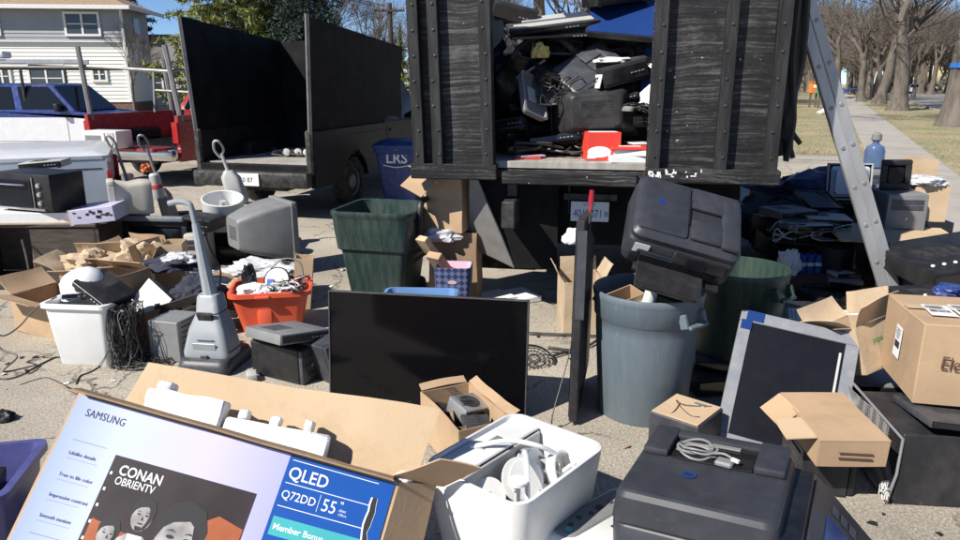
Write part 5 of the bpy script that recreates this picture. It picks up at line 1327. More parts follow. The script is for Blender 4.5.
MB().tube([(0,0,0),d*.5,d],.007,8).build('shaft','dark_steel',a); MB().tube([d*.95,d],.016,10,r1=.012).tube([d*.95,d*.91],.011,8).build('red_grip','tail_red',a)
cable('black wire loop hanging from the thin pole',[q2+V((0,-.03,-.06)),q2+V((-.05,-.06,-.5)),q2+V((-.10,-.10,-.85)),(.37,3.35,.06),(.43,3.40,.006)],.0035)
o = wad('white broken foam piece resting on the truck bumper', BT(.80,.30,.0)+V((.02,-.10,.74)),(.085,.03,.07),'foam_white','foam_scrap','foam',seed=8,amp=.2)
o.location = P(572,240,5.0)+V((.02,0,-.03))

# ---- black flat television facing the viewer
a = flatscreen('black flat television standing upright on the ground behind the carton flap', (-.262,3.70,0), (-6,0,-10), 1.11, .645, t=.03, bez=.009, chin=.012, frame_m='charcoal_plastic')
a.location = (-.30,3.58,.004)

# ---- carton with electronic parts in front of it
a = carton('narrow open carton of metal and black parts in front of the black television', (-.075,3.12,.02),(0,0,26),(.26,.46,.24),(None,150,172,None),'cardboard',fl=.05)
CP = Matrix.Translation(a.location) @ Matrix.Rotation(R(26),4,'Z')
o = slab('silver power supply box in the narrow carton', CP @ V((.03,.05,.15)),(12,8,40),(.15,.14,.085),'silver','power_supply','power supply'); 
MB().lathe([(.05,0),(.05,.003),(.02,.003)],20,TM((0,.0,.085))).build('fan_grille','dark_steel',o)
slab('flat navy box with a white label in the narrow carton', CP @ V((.02,-.08,.16)),(25,10,20),(.14,.10,.03),'charcoal_plastic','drive','drive')
slab('black adapter at the back of the narrow carton', CP @ V((-.04,.15,.12)),(-10,20,10),(.09,.14,.05),'black_plastic','adapter','adapter')
carton('small grey printed inner box at the left side of the narrow carton', CP @ V((-.07,-.02,.08)),(0,14,5),(.06,.2,.12),(None,)*4,'cardboard_worn',bulge=.002)

# ---- small speaker cabinet lying with its tan back up
q = (G(649,408,.22)+G(695,394,.22)+G(717,405,.22)+G(685,431,.22))/4
a = T('speaker_cabinet','grey speaker cabinet lying with a tan panel and thin wire on top','speaker',(q.x,q.y,0),(0,0,-42))
MB().box((.25,.27,.215),bev=.004).build('cabinet','charcoal_plastic',a)
MB().box((.236,.256,.006),(0,0,.2155),bev=.001).build('rear_panel','cardboard_pale',a)
MB().box((.06,.03,.004),(.03,.08,.2215),bev=.001).build('terminal','silver',a)
MB().tube([(.08,.10,.224),(-.02,.02,.228),(-.08,.05,.224),(-.02,-.02,.23),(.05,-.06,.224),(.09,-.05,.228)],.002,5,smooth=8).tube([(-.05,.03,.226),(-.03,-.08,.224),(-.06,-.13,.2)],.002,5,smooth=8).build('wire','cable_black',a)
slab('dusty dark player lying between the can and the silver screen', G(712,392,.0)+V((.05,.10,0)),(0,0,12),(.40,.30,.11),'black_plastic_dusty','disc_player','player')
slab('second dusty dark player stacked askew behind the speaker cabinet', G(712,392,.0)+V((.10,.14,.115)),(0,0,-14),(.34,.26,.06),'charcoal_plastic','disc_player','player')

# ---- silver framed screen leaning back
c0, c1, c2 = V((1.14,3.13,.01)), V((1.66,2.985,.01)), V((1.38,3.52,.655))
wv2 = (c1-c0); ww = wv2.length; wv2.normalize(); uv2 = (c2-c0); uv2 = (uv2-wv2*uv2.dot(wv2)); hh = (c2-c0).length; sk_ = (c2-c0).dot(wv2); uv2.normalize(); nb2 = uv2.cross(wv2); nb2 = nb2 if nb2.y > 0 else -nb2
a = flatscreen('screen with a wide silver frame leaning back beside the flapped carton',(0,0,0),0,.565,.70,'silver_plastic','lcd_dark',t=.045,bez=.060,name='silver_screen',cat='monitor')
roll = Matrix.Rotation(R(-10),4,'Y') if False else Matrix.Identity(4)
a.matrix_basis = Matrix(((wv2.x,nb2.x,uv2.x,0),(wv2.y,nb2.y,uv2.y,0),(wv2.z,nb2.z,uv2.z,0),(0,0,0,1)))
a.matrix_basis = Matrix.Translation((c0+c1)/2+V((.005,.0,.0))) @ a.matrix_basis @ Matrix.Rotation(R(-math.degrees(math.asin(max(-.4,min(.4,-sk_/hh))))),4,'Y')
a.scale = (1,1,1)
MB().box((.085,.002,.052),(-.21,-.0012,.648),bev=0).build('blue_film','screen_blue',a)
MB().box((.052,.002,.05),(-.2465,-.0012,.598),bev=0).build('blue_film','screen_blue',a)
MB().box((.012,.008,.46),(.205,.006,.13),bev=.002).build('inner_strip','light_grey_plastic',a)

# ---- flapped carton in front of the silver screen
v0,v1,v2,v3 = G(812,444,.34),G(884,440,.34),G(862,393,.34),G(793,393,.34)
ct = (v0+v1+v2+v3)/4
a = T('flapped_carton','shallow brown carton on edge with side flaps hanging left, below the silver screen','box',(ct.x,ct.y,.225),(3,0,-1))
a.location.x -= .025
cw, cd = .285,.42
M_ = MB()
for (s,l,r_) in (((cw,.005,.115),(0,-cd/2+.0025,0),0),((cw,.005,.115),(0,cd/2-.0025,0),0),((.005,cd-.01,.115),(cw/2-.0025,0,0),0),((.005,cd-.01,.115),(-cw/2+.0025,0,0),0)): M_.box(s,l,bev=0,sub=3)
M_.box((cw+.002,cd+.002,.006),(0,0,.116),bev=0,sub=5).box((cw-.012,cd-.012,.006),(0,0,.001),bev=0).wobble(.004,4,2); M_.build('carton_body','cardboard',a)
MB().box((.11,cd*.42,.005),(-.052,.0,0),bev=0,sub=3).xf(TM((-cw/2,.11,.120),(0,-38,8))).wobble(.004,5).build('flap','cardboard',a)
MB().box((.12,cd*.40,.005),(-.058,.0,0),bev=0,sub=3).xf(TM((-cw/2,-.105,.118),(0,-6,-4))).wobble(.004,5).build('flap','cardboard_pale',a)
MB().box((.14,.002,.008),(.01,-cd/2-.006,.035),rot=(0,3,0),bev=0).box((.14,.002,.006),(.01,-cd/2-.006,.060),rot=(0,3,0),bev=0).build('printed_stripes','cardboard_dark',a)
tower('black computer tower lying under the flapped carton',(ct.x-.05,ct.y+.05,.0),(0,0,84),(.28,.20,.215),'black_plastic_dusty')
a = T('silver_pan','shallow silver dish standing on edge under the flapped carton','dish',G(872,470,0)+V((0,.02,0)),(70,10,60)); MB().lathe([(.001,0),(.05,0),(.075,.02),(.077,.018),(.052,-.003),(.001,-.003)],28).build('dish','chrome',a); a.location.z = .075

# ---- dark case with a perforated side, carrying the big carton
a = T('metal_case','black metal case with a bent perforated side under the lettered carton','computer case',(2.06,2.88,0),(0,0,-6))
MB().box((.54,.44,.33),bev=.006).build('case','black_plastic_dusty',a)
mb = MB(); mb.panel([V((-.285,-.20,.02)),V((-.30,.23,.02)),V((-.31,.22,.36)),V((-.275,-.22,.30))],-.003,8,.02); mb.build('perforated_side','perforated',a)
MB().tube([(-.275,-.225,.31),(-.28,-.23,.15),(-.30,-.225,.02)],.006,6).tube([(-.275,-.225,.31),(-.31,.22,.365)],.006,6).build('bent_rim','silver',a)
mb = MB(); rn = random.Random(6)
for k in range(12): mb.tube([(-.29,-.20+k*.006,.10-.004*k),(-.32,-.22+rn.uniform(-.03,.03),.08+rn.uniform(-.03,.03)),(-.33+rn.uniform(-.03,.03),-.25,.05+rn.uniform(-.03,.04))],.0025,5)
mb.build('frayed_wires','cable_white',a)
slab('charcoal lid sloping on the black metal case',(2.15,2.80,.325),(-7,4,-8),(.56,.36,.04),'charcoal_plastic','scanner','scanner',True)
# ---- lettered carton
pb = G(902,405,.37)
cx_ = Matrix.Translation((1.90,2.87,.385)) @ Matrix.Rotation(R(-12),4,'Z')
a = T('lettered_carton','large closed brown carton with shipping labels and marker writing','box'); a.matrix_basis = cx_
w_,d_,h_ = .62,.46,.37
MB().box((w_,d_,h_),(w_/2,d_/2,0),bev=.004,sub=6).wobble(.006,3,4).build('carton_body','cardboard',a)
MB().box((w_*1.002,.055,.0015),(w_/2,d_/2+.01,h_+.0045),bev=0,sub=4).build('tape','kraft_paper',a)
def lab(size, loc, rot, lines, horizontal=True, bars=True):
    o = MB().box((size[0],.0012,size[1]),(0,0,0),bev=0).xf(TM(loc,rot)).build('shipping_label','label_white',a)
    m = MB(); rn = random.Random(int(size[0]*1000))
    if bars:
        x = -size[0]*.38
        while x < size[0]*.38: m.box((.0012+.0025*rn.random(),.0008,size[1]*.22),(x,-.0011,size[1]*.30),bev=0); x += .0045
    for k in range(lines): m.box((size[0]*rn.uniform(.35,.8),.0008,.003),(-size[0]*.08,-.0011,size[1]*(.60+.34*k/lines)),bev=0)
    m.xf(TM(loc,rot)).build('printed_lines','ink',o)
lab((.075,.15),(-.009,.25,.125),(0,3,-90),6)
for k,(x,y) in enumerate(((.115,.17),(.235,.19),(.36,.185))): lab((.105,.16),(x,y-.06,h_+.0075+.0005*k),(-90,0,-3+2*k),7)
text('Elec.',.085,TM((.075,-.0125,.175),(0,4,0)) @ FRONT,'marker_writing','cardboard_dark',a,sx=.8)
# ---- kraft open carton behind it
q = G(893,330,.55)
a = carton('open kraft carton with green print tilted behind the lettered carton',(1.98,3.42,.33),(-20,-8,28),(.30,.26,.24),(115,100,125,140),'kraft_paper',bulge=.010,seed=2)
text('paper',.04,TM((-.05,-.133,.14)) @ FRONT,'printed_word','ink_green',a)
tag(wad('white plastic hook on the rim of the kraft carton',(2.16,3.30,.70),(.03,.02,.03),'white_plastic','plastic_hook','hook',seed=1),None)
slab('dark scanner lying under the kraft carton',(1.98,3.50,.0),(0,0,10),(.42,.36,.14),'black_plastic_dusty','scanner','scanner')
slab('grey desktop case stacked under the kraft carton',(2.02,3.52,.145),(0,0,-6),(.40,.34,.12),'grey_plastic','desktop_case','computer')

# ---- bits between the silver screen and the cartons
slab('white circuit board standing beside the flapped carton', G(876,400,.0)+V((.02,.05,.05)),(70,5,60),(.16,.18,.03),'beige_plastic','circuit_board','circuit board',False)
keyboard('pale keyboard lying face up in the shade behind the silver screen', P(815,318,3.9)+V((.10,.05,-.02)), (14,-4,-20))
keyboard('second pale keyboard tilted under the first, behind the silver screen', P(845,322,4.05)+V((.02,.02,-.07)), (22,6,-8),'grey_plastic')
tower('dusty black tower lying flat below the two keyboards',(2.00,4.30,0),(0,0,-10),(.55,.5,.34),'black_plastic_dusty')

# ---- purple blue tote at the lower left
q = G(-56,480,.34)
a = T('plastic_tote','purple blue plastic tote at the lower left corner','tote',(q.x-.05,q.y+.05,0),(0,0,12))
MB().rings([(0,.24,.17,.03),(.30,.275,.20,.04),(.305,.30,.225,.05),(.335,.30,.225,.05),(.337,.272,.197,.04),(.30,.268,.193,.04),(.01,.235,.165,.03)]).build('tote','purple_tub',a,50)
slab('black box lying in the purple blue tote',(q.x-.05,q.y+.08,.20),(6,10,20),(.30,.22,.08),'black_plastic','disc_player','player')
MB().box((.14,.02,.03),(0,-.235,.29),bev=.008).build('handle','purple_tub',a)
tag(wad('dark scrap on the asphalt at the left edge',G(4,420,0),(.05,.04,.03),'black_plastic','plastic_scrap','scrap',seed=5),None)
cable('thin dark wire lying on the asphalt above the printed carton',[G(20,385),G(45,378),G(62,384),G(80,392),G(110,396)],.004,'cable_black',group=None)
# ================================================================== load of the black truck
def flatpanel(label, c, m='screen_blue', fm='black_plastic', t=.04, name='flat_television', cat='television'):
    c = [V(p) for p in c]; c[3] = c[0]+c[2]-c[1]; a = T(name, label, cat, c[0]); c = [V(p)-a.location for p in c]
    ce = sum(c, V())/4; n = (c[1]-c[0]).cross(c[3]-c[0]).normalized()
    MB().panel(c, t, 1).build('case', fm, a); MB().panel([p.lerp(ce,.05)+n*.004 for p in c], .003, 1).build('display', m, a); return a
flatpanel('large flat television with a blue screen at the top right of the truck load',[P(585,32,5.55),P(664,39,5.25),P(668,-8,5.75),P(628,4,6.1)])  # display has the plain blue of a screen film
flatpanel('blue screened flat television on its edge against the right door of the truck',[P(638,106,5.35),P(652,106,5.30),P(660,46,5.45),P(645,50,5.6)])
slab('black appliance topmost in the truck load', P(616,2,5.75)+V((0,0,-.02)),(4,-8,10),(.42,.36,.12),'black_plastic','receiver','receiver')
a = slab('grey and black long scanner across the top left of the truck load', P(551,27,5.75),(16,-7,6),(.68,.34,.05),'charcoal_plastic','scanner','scanner')
MB().box((.60,.10,.012),(0,-.10,.05),bev=.004).box((.34,.12,.016),(-.05,.06,.05),bev=.004).build('scanner_lid','light_grey_plastic',a)
slab('thin black panel under the long scanner in the truck load', P(556,35,5.8),(10,-3,4),(.76,.5,.03),'black_plastic','receiver','receiver')
a = allinone('black desktop printer tilted to the right in the middle of the truck load', P(588,70,5.6)+V((0,0,-.06)),(36,-28,24),(.50,.34,.14),'charcoal_plastic'); 
allinone('small black printer lying under the yellow lump in the truck load', P(549,76,5.6)+V((0,0,-.05)),(25,12,30),(.34,.28,.12),'black_plastic',tray=False)
a = T('paper_tray','pale grey paper tray hanging down at the left of the truck load','tray',P(530,98,5.42),(60,20,38))
MB().rings([(0,.11,.17,.03),(.05,.12,.18,.03),(.052,.105,.165,.03),(.012,.10,.16,.03)]).build('tray','grey_plastic',a); MB().box((.08,.12,.01),(0,.02,.014)).build('label_plate','light_grey_plastic',a)
slab('grey plastic cover sloping above the paper tray in the truck load', P(541,88,5.55),(40,-35,40),(.22,.34,.05),'charcoal_plastic','cover','cover',False)
tag(wad('yellow crumpled lump in the truck load', P(540,54,5.55)+V((0,0,-.03)),(.055,.05,.06),'yellow_item','yellow_lump','bag',seed=4,amp=.35),None)
a = T('steering_hose','black ribbed hose bent in an arc at the left of the truck load','hose',P(545,70,5.65),(75,0,0))
MB().tube([(.26*math.cos(t),.26*math.sin(t),.0) for t in [R(20+13*k) for k in range(12)]],.022,8,smooth=3).build('hose','rubber',a)
tag(MB().tube([P(516,78,5.5),P(530,70,5.5),P(545,60,5.55)],.009,6,smooth=4).build('bent_rod','steel'),'thin bent metal rod left of the small printer in the truck load','rod')
# black television seen from behind
a = crt('black television seen from its back in the truck load', P(594,138,5.62),(0,4,176),.66,.44,.30,'black_plastic_dusty',base=False,cat='television',name='tube_television')
a.location += V((0,.02,0))
MB().box((.10,.006,.14),(.13,.285,.03),bev=.002).build('socket_plate','charcoal_plastic',a)
mb = MB(); rn = random.Random(2)
for k in range(8): mb.lathe([(.008,0),(.006,.01),(.001,.01)],8,TM((.13+rn.uniform(-.035,.035),.292,.05+rn.random()*.1),(-90,0,0)))
mb.build('sockets','light_grey_plastic',a)
slab('dark box with torn white foam on top at the right of the truck load', P(622,84,5.45),(0,-14,8),(.34,.26,.15),'black_plastic_dusty','receiver','receiver')
slab('second dark box behind the torn foam, right of the truck load', P(634,74,5.6),(4,-10,-6),(.34,.3,.13),'charcoal_plastic','receiver','receiver')
wad('torn white foam sheet on the dark box in the truck load', P(615,63,5.5),(.17,.08,.025),'foam_white','foam_sheet','foam',seed=6,rot=15,amp=.25)
slab('white edged pack leaning on the dark box in the truck load', P(599,82,5.38),(0,-80,10),(.10,.16,.02),'white_plastic','pack','pack',False)
wad('black bulging rubbish bag behind the torn foam', P(618,62,6.0),(.36,.25,.20),'bag_black','rubbish_bag','bag',seed=9,amp=.3)
wad('black rubbish bag at the back left of the truck load', P(530,120,6.4),(.45,.35,.42),'bag_black','rubbish_bag','bag',seed=12,amp=.25)
wad('wide black rubbish bag lowest at the back of the truck load', P(590,140,6.6),(.9,.5,.65),'bag_black','rubbish_bag','bag',seed=15,amp=.2)
for k,(px,py,Y,s,r_,lab) in enumerate(((520,140,5.9,(.4,.4,.26),20,'black case at the lower left of the truck load'),(632,120,5.6,(.34,.34,.10),-10,'black case under cables at the lower right of the truck load'),
        (560,40,6.2,(.6,.5,.3),8,'black case deep under the long scanner'),(610,100,6.3,(.7,.4,.5),0,'tall black case filling the middle of the truck load'),(640,60,6.2,(.5,.5,.6),4,'black case deep behind the blue screened television'),(525,90,6.5,(.5,.5,.5),-8,'black case in the dark left corner of the truck load'))):
    slab(lab, P(px,py,Y)-V((0,0,s[2]*.5)), (0,0,r_), s, 'black_plastic', 'electronics_case', 'case')
tangle('black cable tangle over the lower right of the truck load', P(630,112,5.4),(.18,.12,.07),16,.006,'cable_black',3)
tangle('dark cable tangle at the floor of the truck load', P(560,152,5.5),(.35,.15,.08),18,.007,'cable_black',4)
mb_ = P(628,111,5.25); a = T('computer_mouse','grey computer mouse on the cable tangle in the truck','mouse',mb_,30); MB().rings([(0,.03,.05,.03),(.02,.03,.05,.03),(.034,.016,.03,.015)]).build('shell','grey_plastic',a); MB().box((.004,.02,.002),(0,.02,.0345)).build('wheel','rubber',a)
rn = random.Random(19)
jl = [('boxy black receiver poking out at the top left of the truck load',512,14,5.9,(.34,.3,.14),'black_plastic_dusty'),('grey topped player wedged below the blue screened television',612,52,5.85,(.38,.3,.07),'charcoal_plastic'),
 ('black player below the small printer in the truck load',548,100,5.75,(.36,.3,.08),'black_plastic'),('thin black player on the lower black case, left of the red box',560,140,5.55,(.40,.3,.06),'black_plastic_dusty'),
 ('black player leaning near the left door post of the truck',510,128,5.6,(.3,.3,.09),'black_plastic_dusty'),('grey player over the right end of the black television in the truck',628,98,5.5,(.26,.24,.05),'charcoal_plastic'),
 ('dark box tucked behind the black hose in the truck load',560,52,5.95,(.36,.3,.12),'charcoal_plastic'),('black box above the pale paper tray in the truck load',520,62,5.9,(.30,.3,.16),'black_plastic')]
for k,(lab,px,py,Y,s_,m_) in enumerate(jl): slab(lab, P(px,py,Y)-V((0,0,s_[2]*.5)), (rn.uniform(-18,22),rn.uniform(-24,24),rn.uniform(-40,40)), s_, m_, 'receiver','receiver')
tangle('black cables drooping over the middle of the truck load', P(570,88,5.45)-V((0,0,.12)),(.22,.1,.2),14,.005,'cable_black',33)
# red and white box, white packs, flat red envelopes
fx = P(603,157,5.18); a = T('red_box','red and white printed box at the edge of the truck floor','box',(fx.x,fx.y+.12,FZ+.002),(0,0,byaw+12))
MB().box((.24,.26,.20),bev=.002).build('carton_body','box_red',a)
m = MB(); m.prism(ell(0,0,.085,.040,24),.001,TM((-.035,-.1305,.062)) @ FRONT); m.build('white_oval','ink_white',a)
MB().box((.20,.22,.001),(0,.0,.2005),bev=0).build('white_lid','label_white',a); MB().box((.06,.001,.03),(-.09,-.1308,.015),bev=0).build('white_panel','ink_white',a)
for k,(px,py,z,s,lab,r_) in enumerate(((628,160,0,(.26,.20,.045),'lower white paper pack beside the red box',8),(633,156,.047,(.25,.20,.040),'upper white paper pack beside the red box',-4),(630,150,.089,(.26,.22,.018),'red folder on the white paper packs in the truck',3))):
    p = P(px,py,5.1); a = T('paper_pack' if k < 2 else 'red_folder', lab,'paper' if k < 2 else 'folder',(p.x,4.98+.14,FZ+.002+z),(0,0,byaw+r_))
    MB().box(s,bev=.002).build('wrapper','label_white' if k < 2 else 'box_red',a)
    if k < 2: MB().box((s[0]+.001,.03,.002),(0,0,s[2]),bev=0).build('strap','ink_red',a)
    else: MB().box((s[0]*.6,.06,.001),(0,0,s[2])).build('white_panel','ink_white',a)
for k,(dx,m_) in enumerate(((0,'box_red'),(.03,'fabric_pink'))):
    p = P(527,155,5.3); tag(MB().box((.20,.09,.012),bev=.002).xf(TM((p.x+dx,p.y+.02*k,FZ+.002+.013*k),(0,0,5+18*k))).build('flat_envelope',m_),('red flat packet lying at the left of the truck floor','pink flat packet lying on the red one in the truck')[k],'packet')
slab('white rimmed tray right of the paper packs', P(642,146,5.25)+V((0,.1,0)),(0,0,10),(.16,.2,.02),'white_plastic','tray','tray',False)

# ================================================================== under and before the truck
# grey triangular plate leaning under the left door
pA,pB,pC,pD = P(469,171,5.22),P(474,172,5.22),P(514,268,5.30),P(470,247,5.55)
a = tag(MB().panel([pD,pC,pB,pA],.012,3,.004).build('steel_plate','steel'),'grey triangular steel plate slanting below the left truck door','plate')
tag(MB().panel([V((pB.x+.02,5.35,1.06)),V((pC.x+.33,5.35,1.06)),V((pC.x+.33,5.33,.36)),V((pC.x+.02,5.33,.36))],.02,2,.003).build('black_board','black_board'),'black board added as shade under the truck bed beside the triangular plate','board')  # added sheet standing in for the dark shade below the bed
a = T('flat_foam_box','flat white foam box lying on the asphalt under the truck edge','box',(.22,5.62,0),28)
MB().box((.50,.30,.05),bev=.008,sub=3).wobble(.004,6).build('base','foam_white',a); MB().box((.24,.26,.02),(-.10,-.0,.05),rot=(0,0,4),bev=.004).build('lid','paper',a)
# cartons against the truck
a = carton('tall open brown carton topmost in the stack left of the truck', (-.235,5.53,.625),(0,0,-22),(.32,.28,.44),(None,None,100,150),'cardboard',seed=3)
iv = (Matrix.Translation(a.location) @ a.rotation_euler.to_matrix().to_4x4()).inverted()
MB().panel([iv @ P(400,185,5.30),iv @ P(421,197,5.22),iv @ P(438,180,5.32),iv @ P(418,168,5.42)],.005,4,.008).build('flap','cardboard',a)
wp = carton('worn brown carton under the tall open one', (-.19,5.58,.0),(0,0,-8),(.38,.34,.62),(None,)*4,'cardboard_worn',seed=5,bulge=.012)
tag(MB().box((.10,.44,.05),bev=.003,sub=4).wobble(.008,6).xf(TM((-.36,5.28,.44),(-50,0,-38))).build('wooden_slat_pack','cardboard_pale'),'long pale cardboard strip pack leaning before the worn carton','cardboard')
tag(MB().box((.12,.40,.06),bev=.003,sub=4).wobble(.008,6,4).xf(TM((-.28,5.22,.34),(-48,0,-36))).build('cardboard_strip','cardboard'),'slotted brown cardboard strip leaning in front of the pale one','cardboard')
wad('crumpled clear plastic between the leaning strips and the carton',(-.30,5.38,.56),(.13,.06,.06),'film','plastic_film','film',seed=2)
tag(MB().panel([V((-.36,5.44,.02)),V((-.22,5.36,.02)),V((-.19,5.44,.30)),V((-.33,5.52,.27))],.006,3,.01).build('brown_sheet','cardboard_worn'),'brown cardboard sheet propped low beside the green bin','cardboard')

# wheeled green bin
a = T('wheeled_bin','dark green square bin with a folding handle left of the carton stack','bin',(-.755,5.50,0),(0,0,-14))
MB().rings([(0,.20,.20,.05),(.02,.205,.205,.05),(.50,.265,.265,.05),(.52,.29,.29,.06),(.60,.30,.30,.07),(.66,.312,.312,.09),(.70,.318,.318,.10),(.75,.320,.320,.10),(.775,.326,.326,.10),(.79,.334,.334,.11),(.81,.332,.332,.11),(.817,.318,.318,.10),(.812,.302,.302,.09),(.76,.295,.295,.06),(.05,.20,.20,.05)]).build('bin','green_bin',a,40)
mb = MB().tube([(.20,.20,.62),(.245,.27,.74),(.25,.28,.86),(.31,.02,.90),(.315,-.12,.88),(.31,-.14,.70),(.30,-.05,.60)],.024,8,smooth=5); mb.xf(TM((.035,.0,-.02))).build('handle','black_plastic',a)
for s in (-1,1): MB().lathe([(.02,-.03),(.09,-.03),(.10,0),(.09,.03),(.02,.03)],20,Matrix.Translation((s*.20,.24,.10)) @ Matrix.Rotation(R(90),4,'Y')).build('wheel','rubber',a)
mb = MB(); [mb.box((.004,.34,.03),(.281+.004,0,.46-.06*k),bev=.001) for k in range(2)]; mb.build('side_ribs','green_bin',a)
# patterned basket and blue tote
a = T('patterned_basket','navy patterned fabric basket with a pink inside','basket',(-.195,5.12,0),(0,0,-4))
MB().rings([(0,.12,.11,.04),(.44,.135,.125,.04),(.442,.129,.119,.04),(.01,.114,.104,.04)],cap1=True).build('basket','fabric_pattern',a,60)
MB().rings([(.02,.113,.103,.04),(.438,.1275,.1175,.04),(.436,.126,.116,.04),(.03,.110,.10,.04)],cap0=False).build('lining','fabric_pink',a,60)
MB().prism(ell(0,0,.035,.014,16),.003,TM((.0,-.1215,.335),(2,0,0)) @ FRONT).build('handle_hole','fabric_pink',a)
a = T('blue_tub','light blue plastic tub behind the black television','tub',(-.42,4.72,0),(0,0,-3))
MB().rings([(0,.20,.14,.04),(.30,.235,.17,.05),(.305,.262,.195,.06),(.322,.262,.195,.06),(.324,.238,.172,.05),(.295,.232,.166,.05),(.012,.195,.135,.04)]).build('tub','blue_tub',a,50)
MB().box((.10,.008,.10),(.05,.150,.12),rot=(-6,0,0),bev=.003).build('inner_grip','blue_tub',a)
# fan grille and dark bars
q = G(538,372,0); a = T('fan_grille','round black fan grille lying beside the black television','grille',(q.x-.02,q.y+.12,.02),(28,0,15))
mb = MB()
for r_ in (.035,.07,.105,.14): mb.tube([(r_*math.cos(t*.3),r_*math.sin(t*.3),.035*(1-(r_/.14)**2)) for t in range(22)],.0035 if r_ < .14 else .008,5)
for k in range(20):
    an = R(18*k); mb.tube([(.02*math.cos(an),.02*math.sin(an),.035),(.09*math.cos(an),.09*math.sin(an),.022),(.14*math.cos(an),.14*math.sin(an),0)],.0025,4)
mb.build('grille','black_plastic',a)
a = T('fan_stand','black folding stand lying behind the fan grille','stand',(0,0,0))
MB().tube([G(528,333,.02),G(600,336,.02)],.009,6).build('bar','dark_steel',a); MB().tube([G(552,356,.02),G(590,345,.02),G(600,338,.03)],.009,6).build('bar','dark_steel',a); MB().tube([G(548,348,.04),G(580,352,.02)],.012,6).build('bar','dark_steel',a)
a = carton('small kraft carton with a green mark standing before the truck', (.735,4.98,0),(0,0,4),(.29,.26,.38),(None,105,95,130),'kraft_paper',seed=6,bulge=.009)
MB().box((.085,.002,.085),(-.02,-.137,.16),bev=0).build('green_mark','ink_green',a); MB().box((.06,.002,.06),(-.02,-.139,.172),bev=0).build('mark_center','kraft_paper',a)
mb = MB(); [mb.box((.12-.02*k,.002,.010),(-.03,-.138,.115-.018*k),bev=0) for k in range(3)]; mb.build('green_lines','ink_green',a)

# ================================================================== left side
# blue grey upright cleaner
q = G(215,372,0)
a = T('carpet_cleaner','blue grey upright carpet cleaner with a long bent handle','vacuum cleaner',(q.x-.03,q.y+.12,0),(0,0,-8)); a.scale = (.94,.94,.97)
MB().rings([(0,.17,.20,.05),(.05,.18,.21,.06),(.09,.17,.19,.06),(.10,.16,.17,.06)]).build('base','charcoal_plastic',a,50)
MB().rings([(.09,.165,.10,.05,0,-.04),(.13,.165,.11,.05,0,-.035),(.27,.125,.10,.04,-.01,.0),(.36,.085,.08,.035,-.02,.04),(.46,.075,.07,.035,-.03,.06),(.475,.065,.06,.03,-.03,.06)]).build('tank','bluegrey_vac',a,50)
MB().rings([(.0,.055,.012,.01),(.07,.055,.012,.01)],mx=TM((-.015,-.045,.31),(22,0,0))).build('grip_slot','rubber',a)
MB().rings([(.132,.168,.103,.05,0,-.035),(.138,.168,.103,.05,0,-.035)],cap0=False,cap1=False).rings([(.362,.087,.082,.035,-.02,.04),(.368,.087,.082,.035,-.02,.04)],cap0=False,cap1=False).build('seam','rubber',a)
MB().box((.12,.006,.012),(0,-.128,.215),rot=(18,0,0),bev=.002).box((.16,.006,.05),(0,-.135,.15),rot=(10,0,0),bev=.006).build('raised_panel','bluegrey_vac',a)
MB().box((.05,.012,.03),(.0,-.152,.095),bev=.004).build('latch','charcoal_plastic',a)
MB().tube([(-.02,.11,.42),(.02,.13,.60),(-.04,.12,.78),(-.06,.11,.95)],.006,6,smooth=5).tube([(-.03,.10,.86),(-.10,.13,.80),(-.05,.12,.55),(-.0,.10,.50)],.005,6,smooth=5).build('power_cord','cable_black',a)
for z in (.52,.60): MB().box((.02,.035,.012),(-.045-.05*(z-.46),.10,z),bev=.003).build('cord_hook','bluegrey_vac',a)
MB().tube([(-.03,.06,.46),(-.065,.07,.70),(-.095,.08,.93)],.050,10,smooth=4,r1=.026).build('neck','bluegrey_vac',a)
MB().tube([(-.095,.08,.90),(-.115,.08,1.03),(-.14,.08,1.062),(-.20,.08,1.07),(-.27,.08,1.055)],.020,10,smooth=5).build('handle','bluegrey_vac',a)
q = G(165,364,0)
tower('grey metal desktop tower behind the carpet cleaner',(q.x+.03,q.y+.16,0),(0,0,-104),(.24,.20,.27),'grey_plastic','grey_plastic')
# red tub
a = T('red_tub','orange red plastic tub heaped with cables and odds and ends','tub',(-1.52,4.98,0),(0,0,10))
rt_m = Matrix.Translation(a.location) @ Matrix.Rotation(R(10),4,'Z')
MB().rings([(0,.20,.14,.05),(.28,.265,.19,.07),(.285,.29,.215,.08),(.315,.29,.215,.08),(.317,.268,.193,.07),(.28,.262,.187,.07),(.012,.195,.135,.05)]).build('tub','red_tub',a,50)
MB().box((.10,.02,.20),(-.04,-.186,.07),rot=(-10,0,0),bev=.01,seg=2).box((.10,.03,.02),(-.04,-.225,.285),bev=.006).build('handle_rib','red_tub',a)
wad('black rubbish bag twisted upright in the red tub', rt_m @ V((-.16,.02,.22)),(.06,.05,.15),'bag_black','rubbish_bag','bag',seed=3,amp=.22)
a = T('white_reel','white round reel with a blue corner standing in the red tub','reel',rt_m @ V((.04,.03,.35)),(62,10,-6))
MB().lathe([(.001,-.012),(.085,-.012),(.09,0),(.085,.012),(.001,.012)],30).build('disc','white_plastic',a); MB().lathe([(.096,-.006),(.098,0),(.096,.006),(.089,0)],30).build('rim','black_plastic',a)
MB().prism([(-.06,-.055),(.03,-.065),(-.02,.0),(-.07,-.01)],.002,TM((0,0,.0125))).build('blue_patch','ink_blue',a)
tangle('coil of dark and white cables in the red tub', rt_m @ V((.14,-.02,.27)),(.11,.12,.09),26,.005,None,5,mats=['cable_black','cable_white','cable_black','cable_grey'])
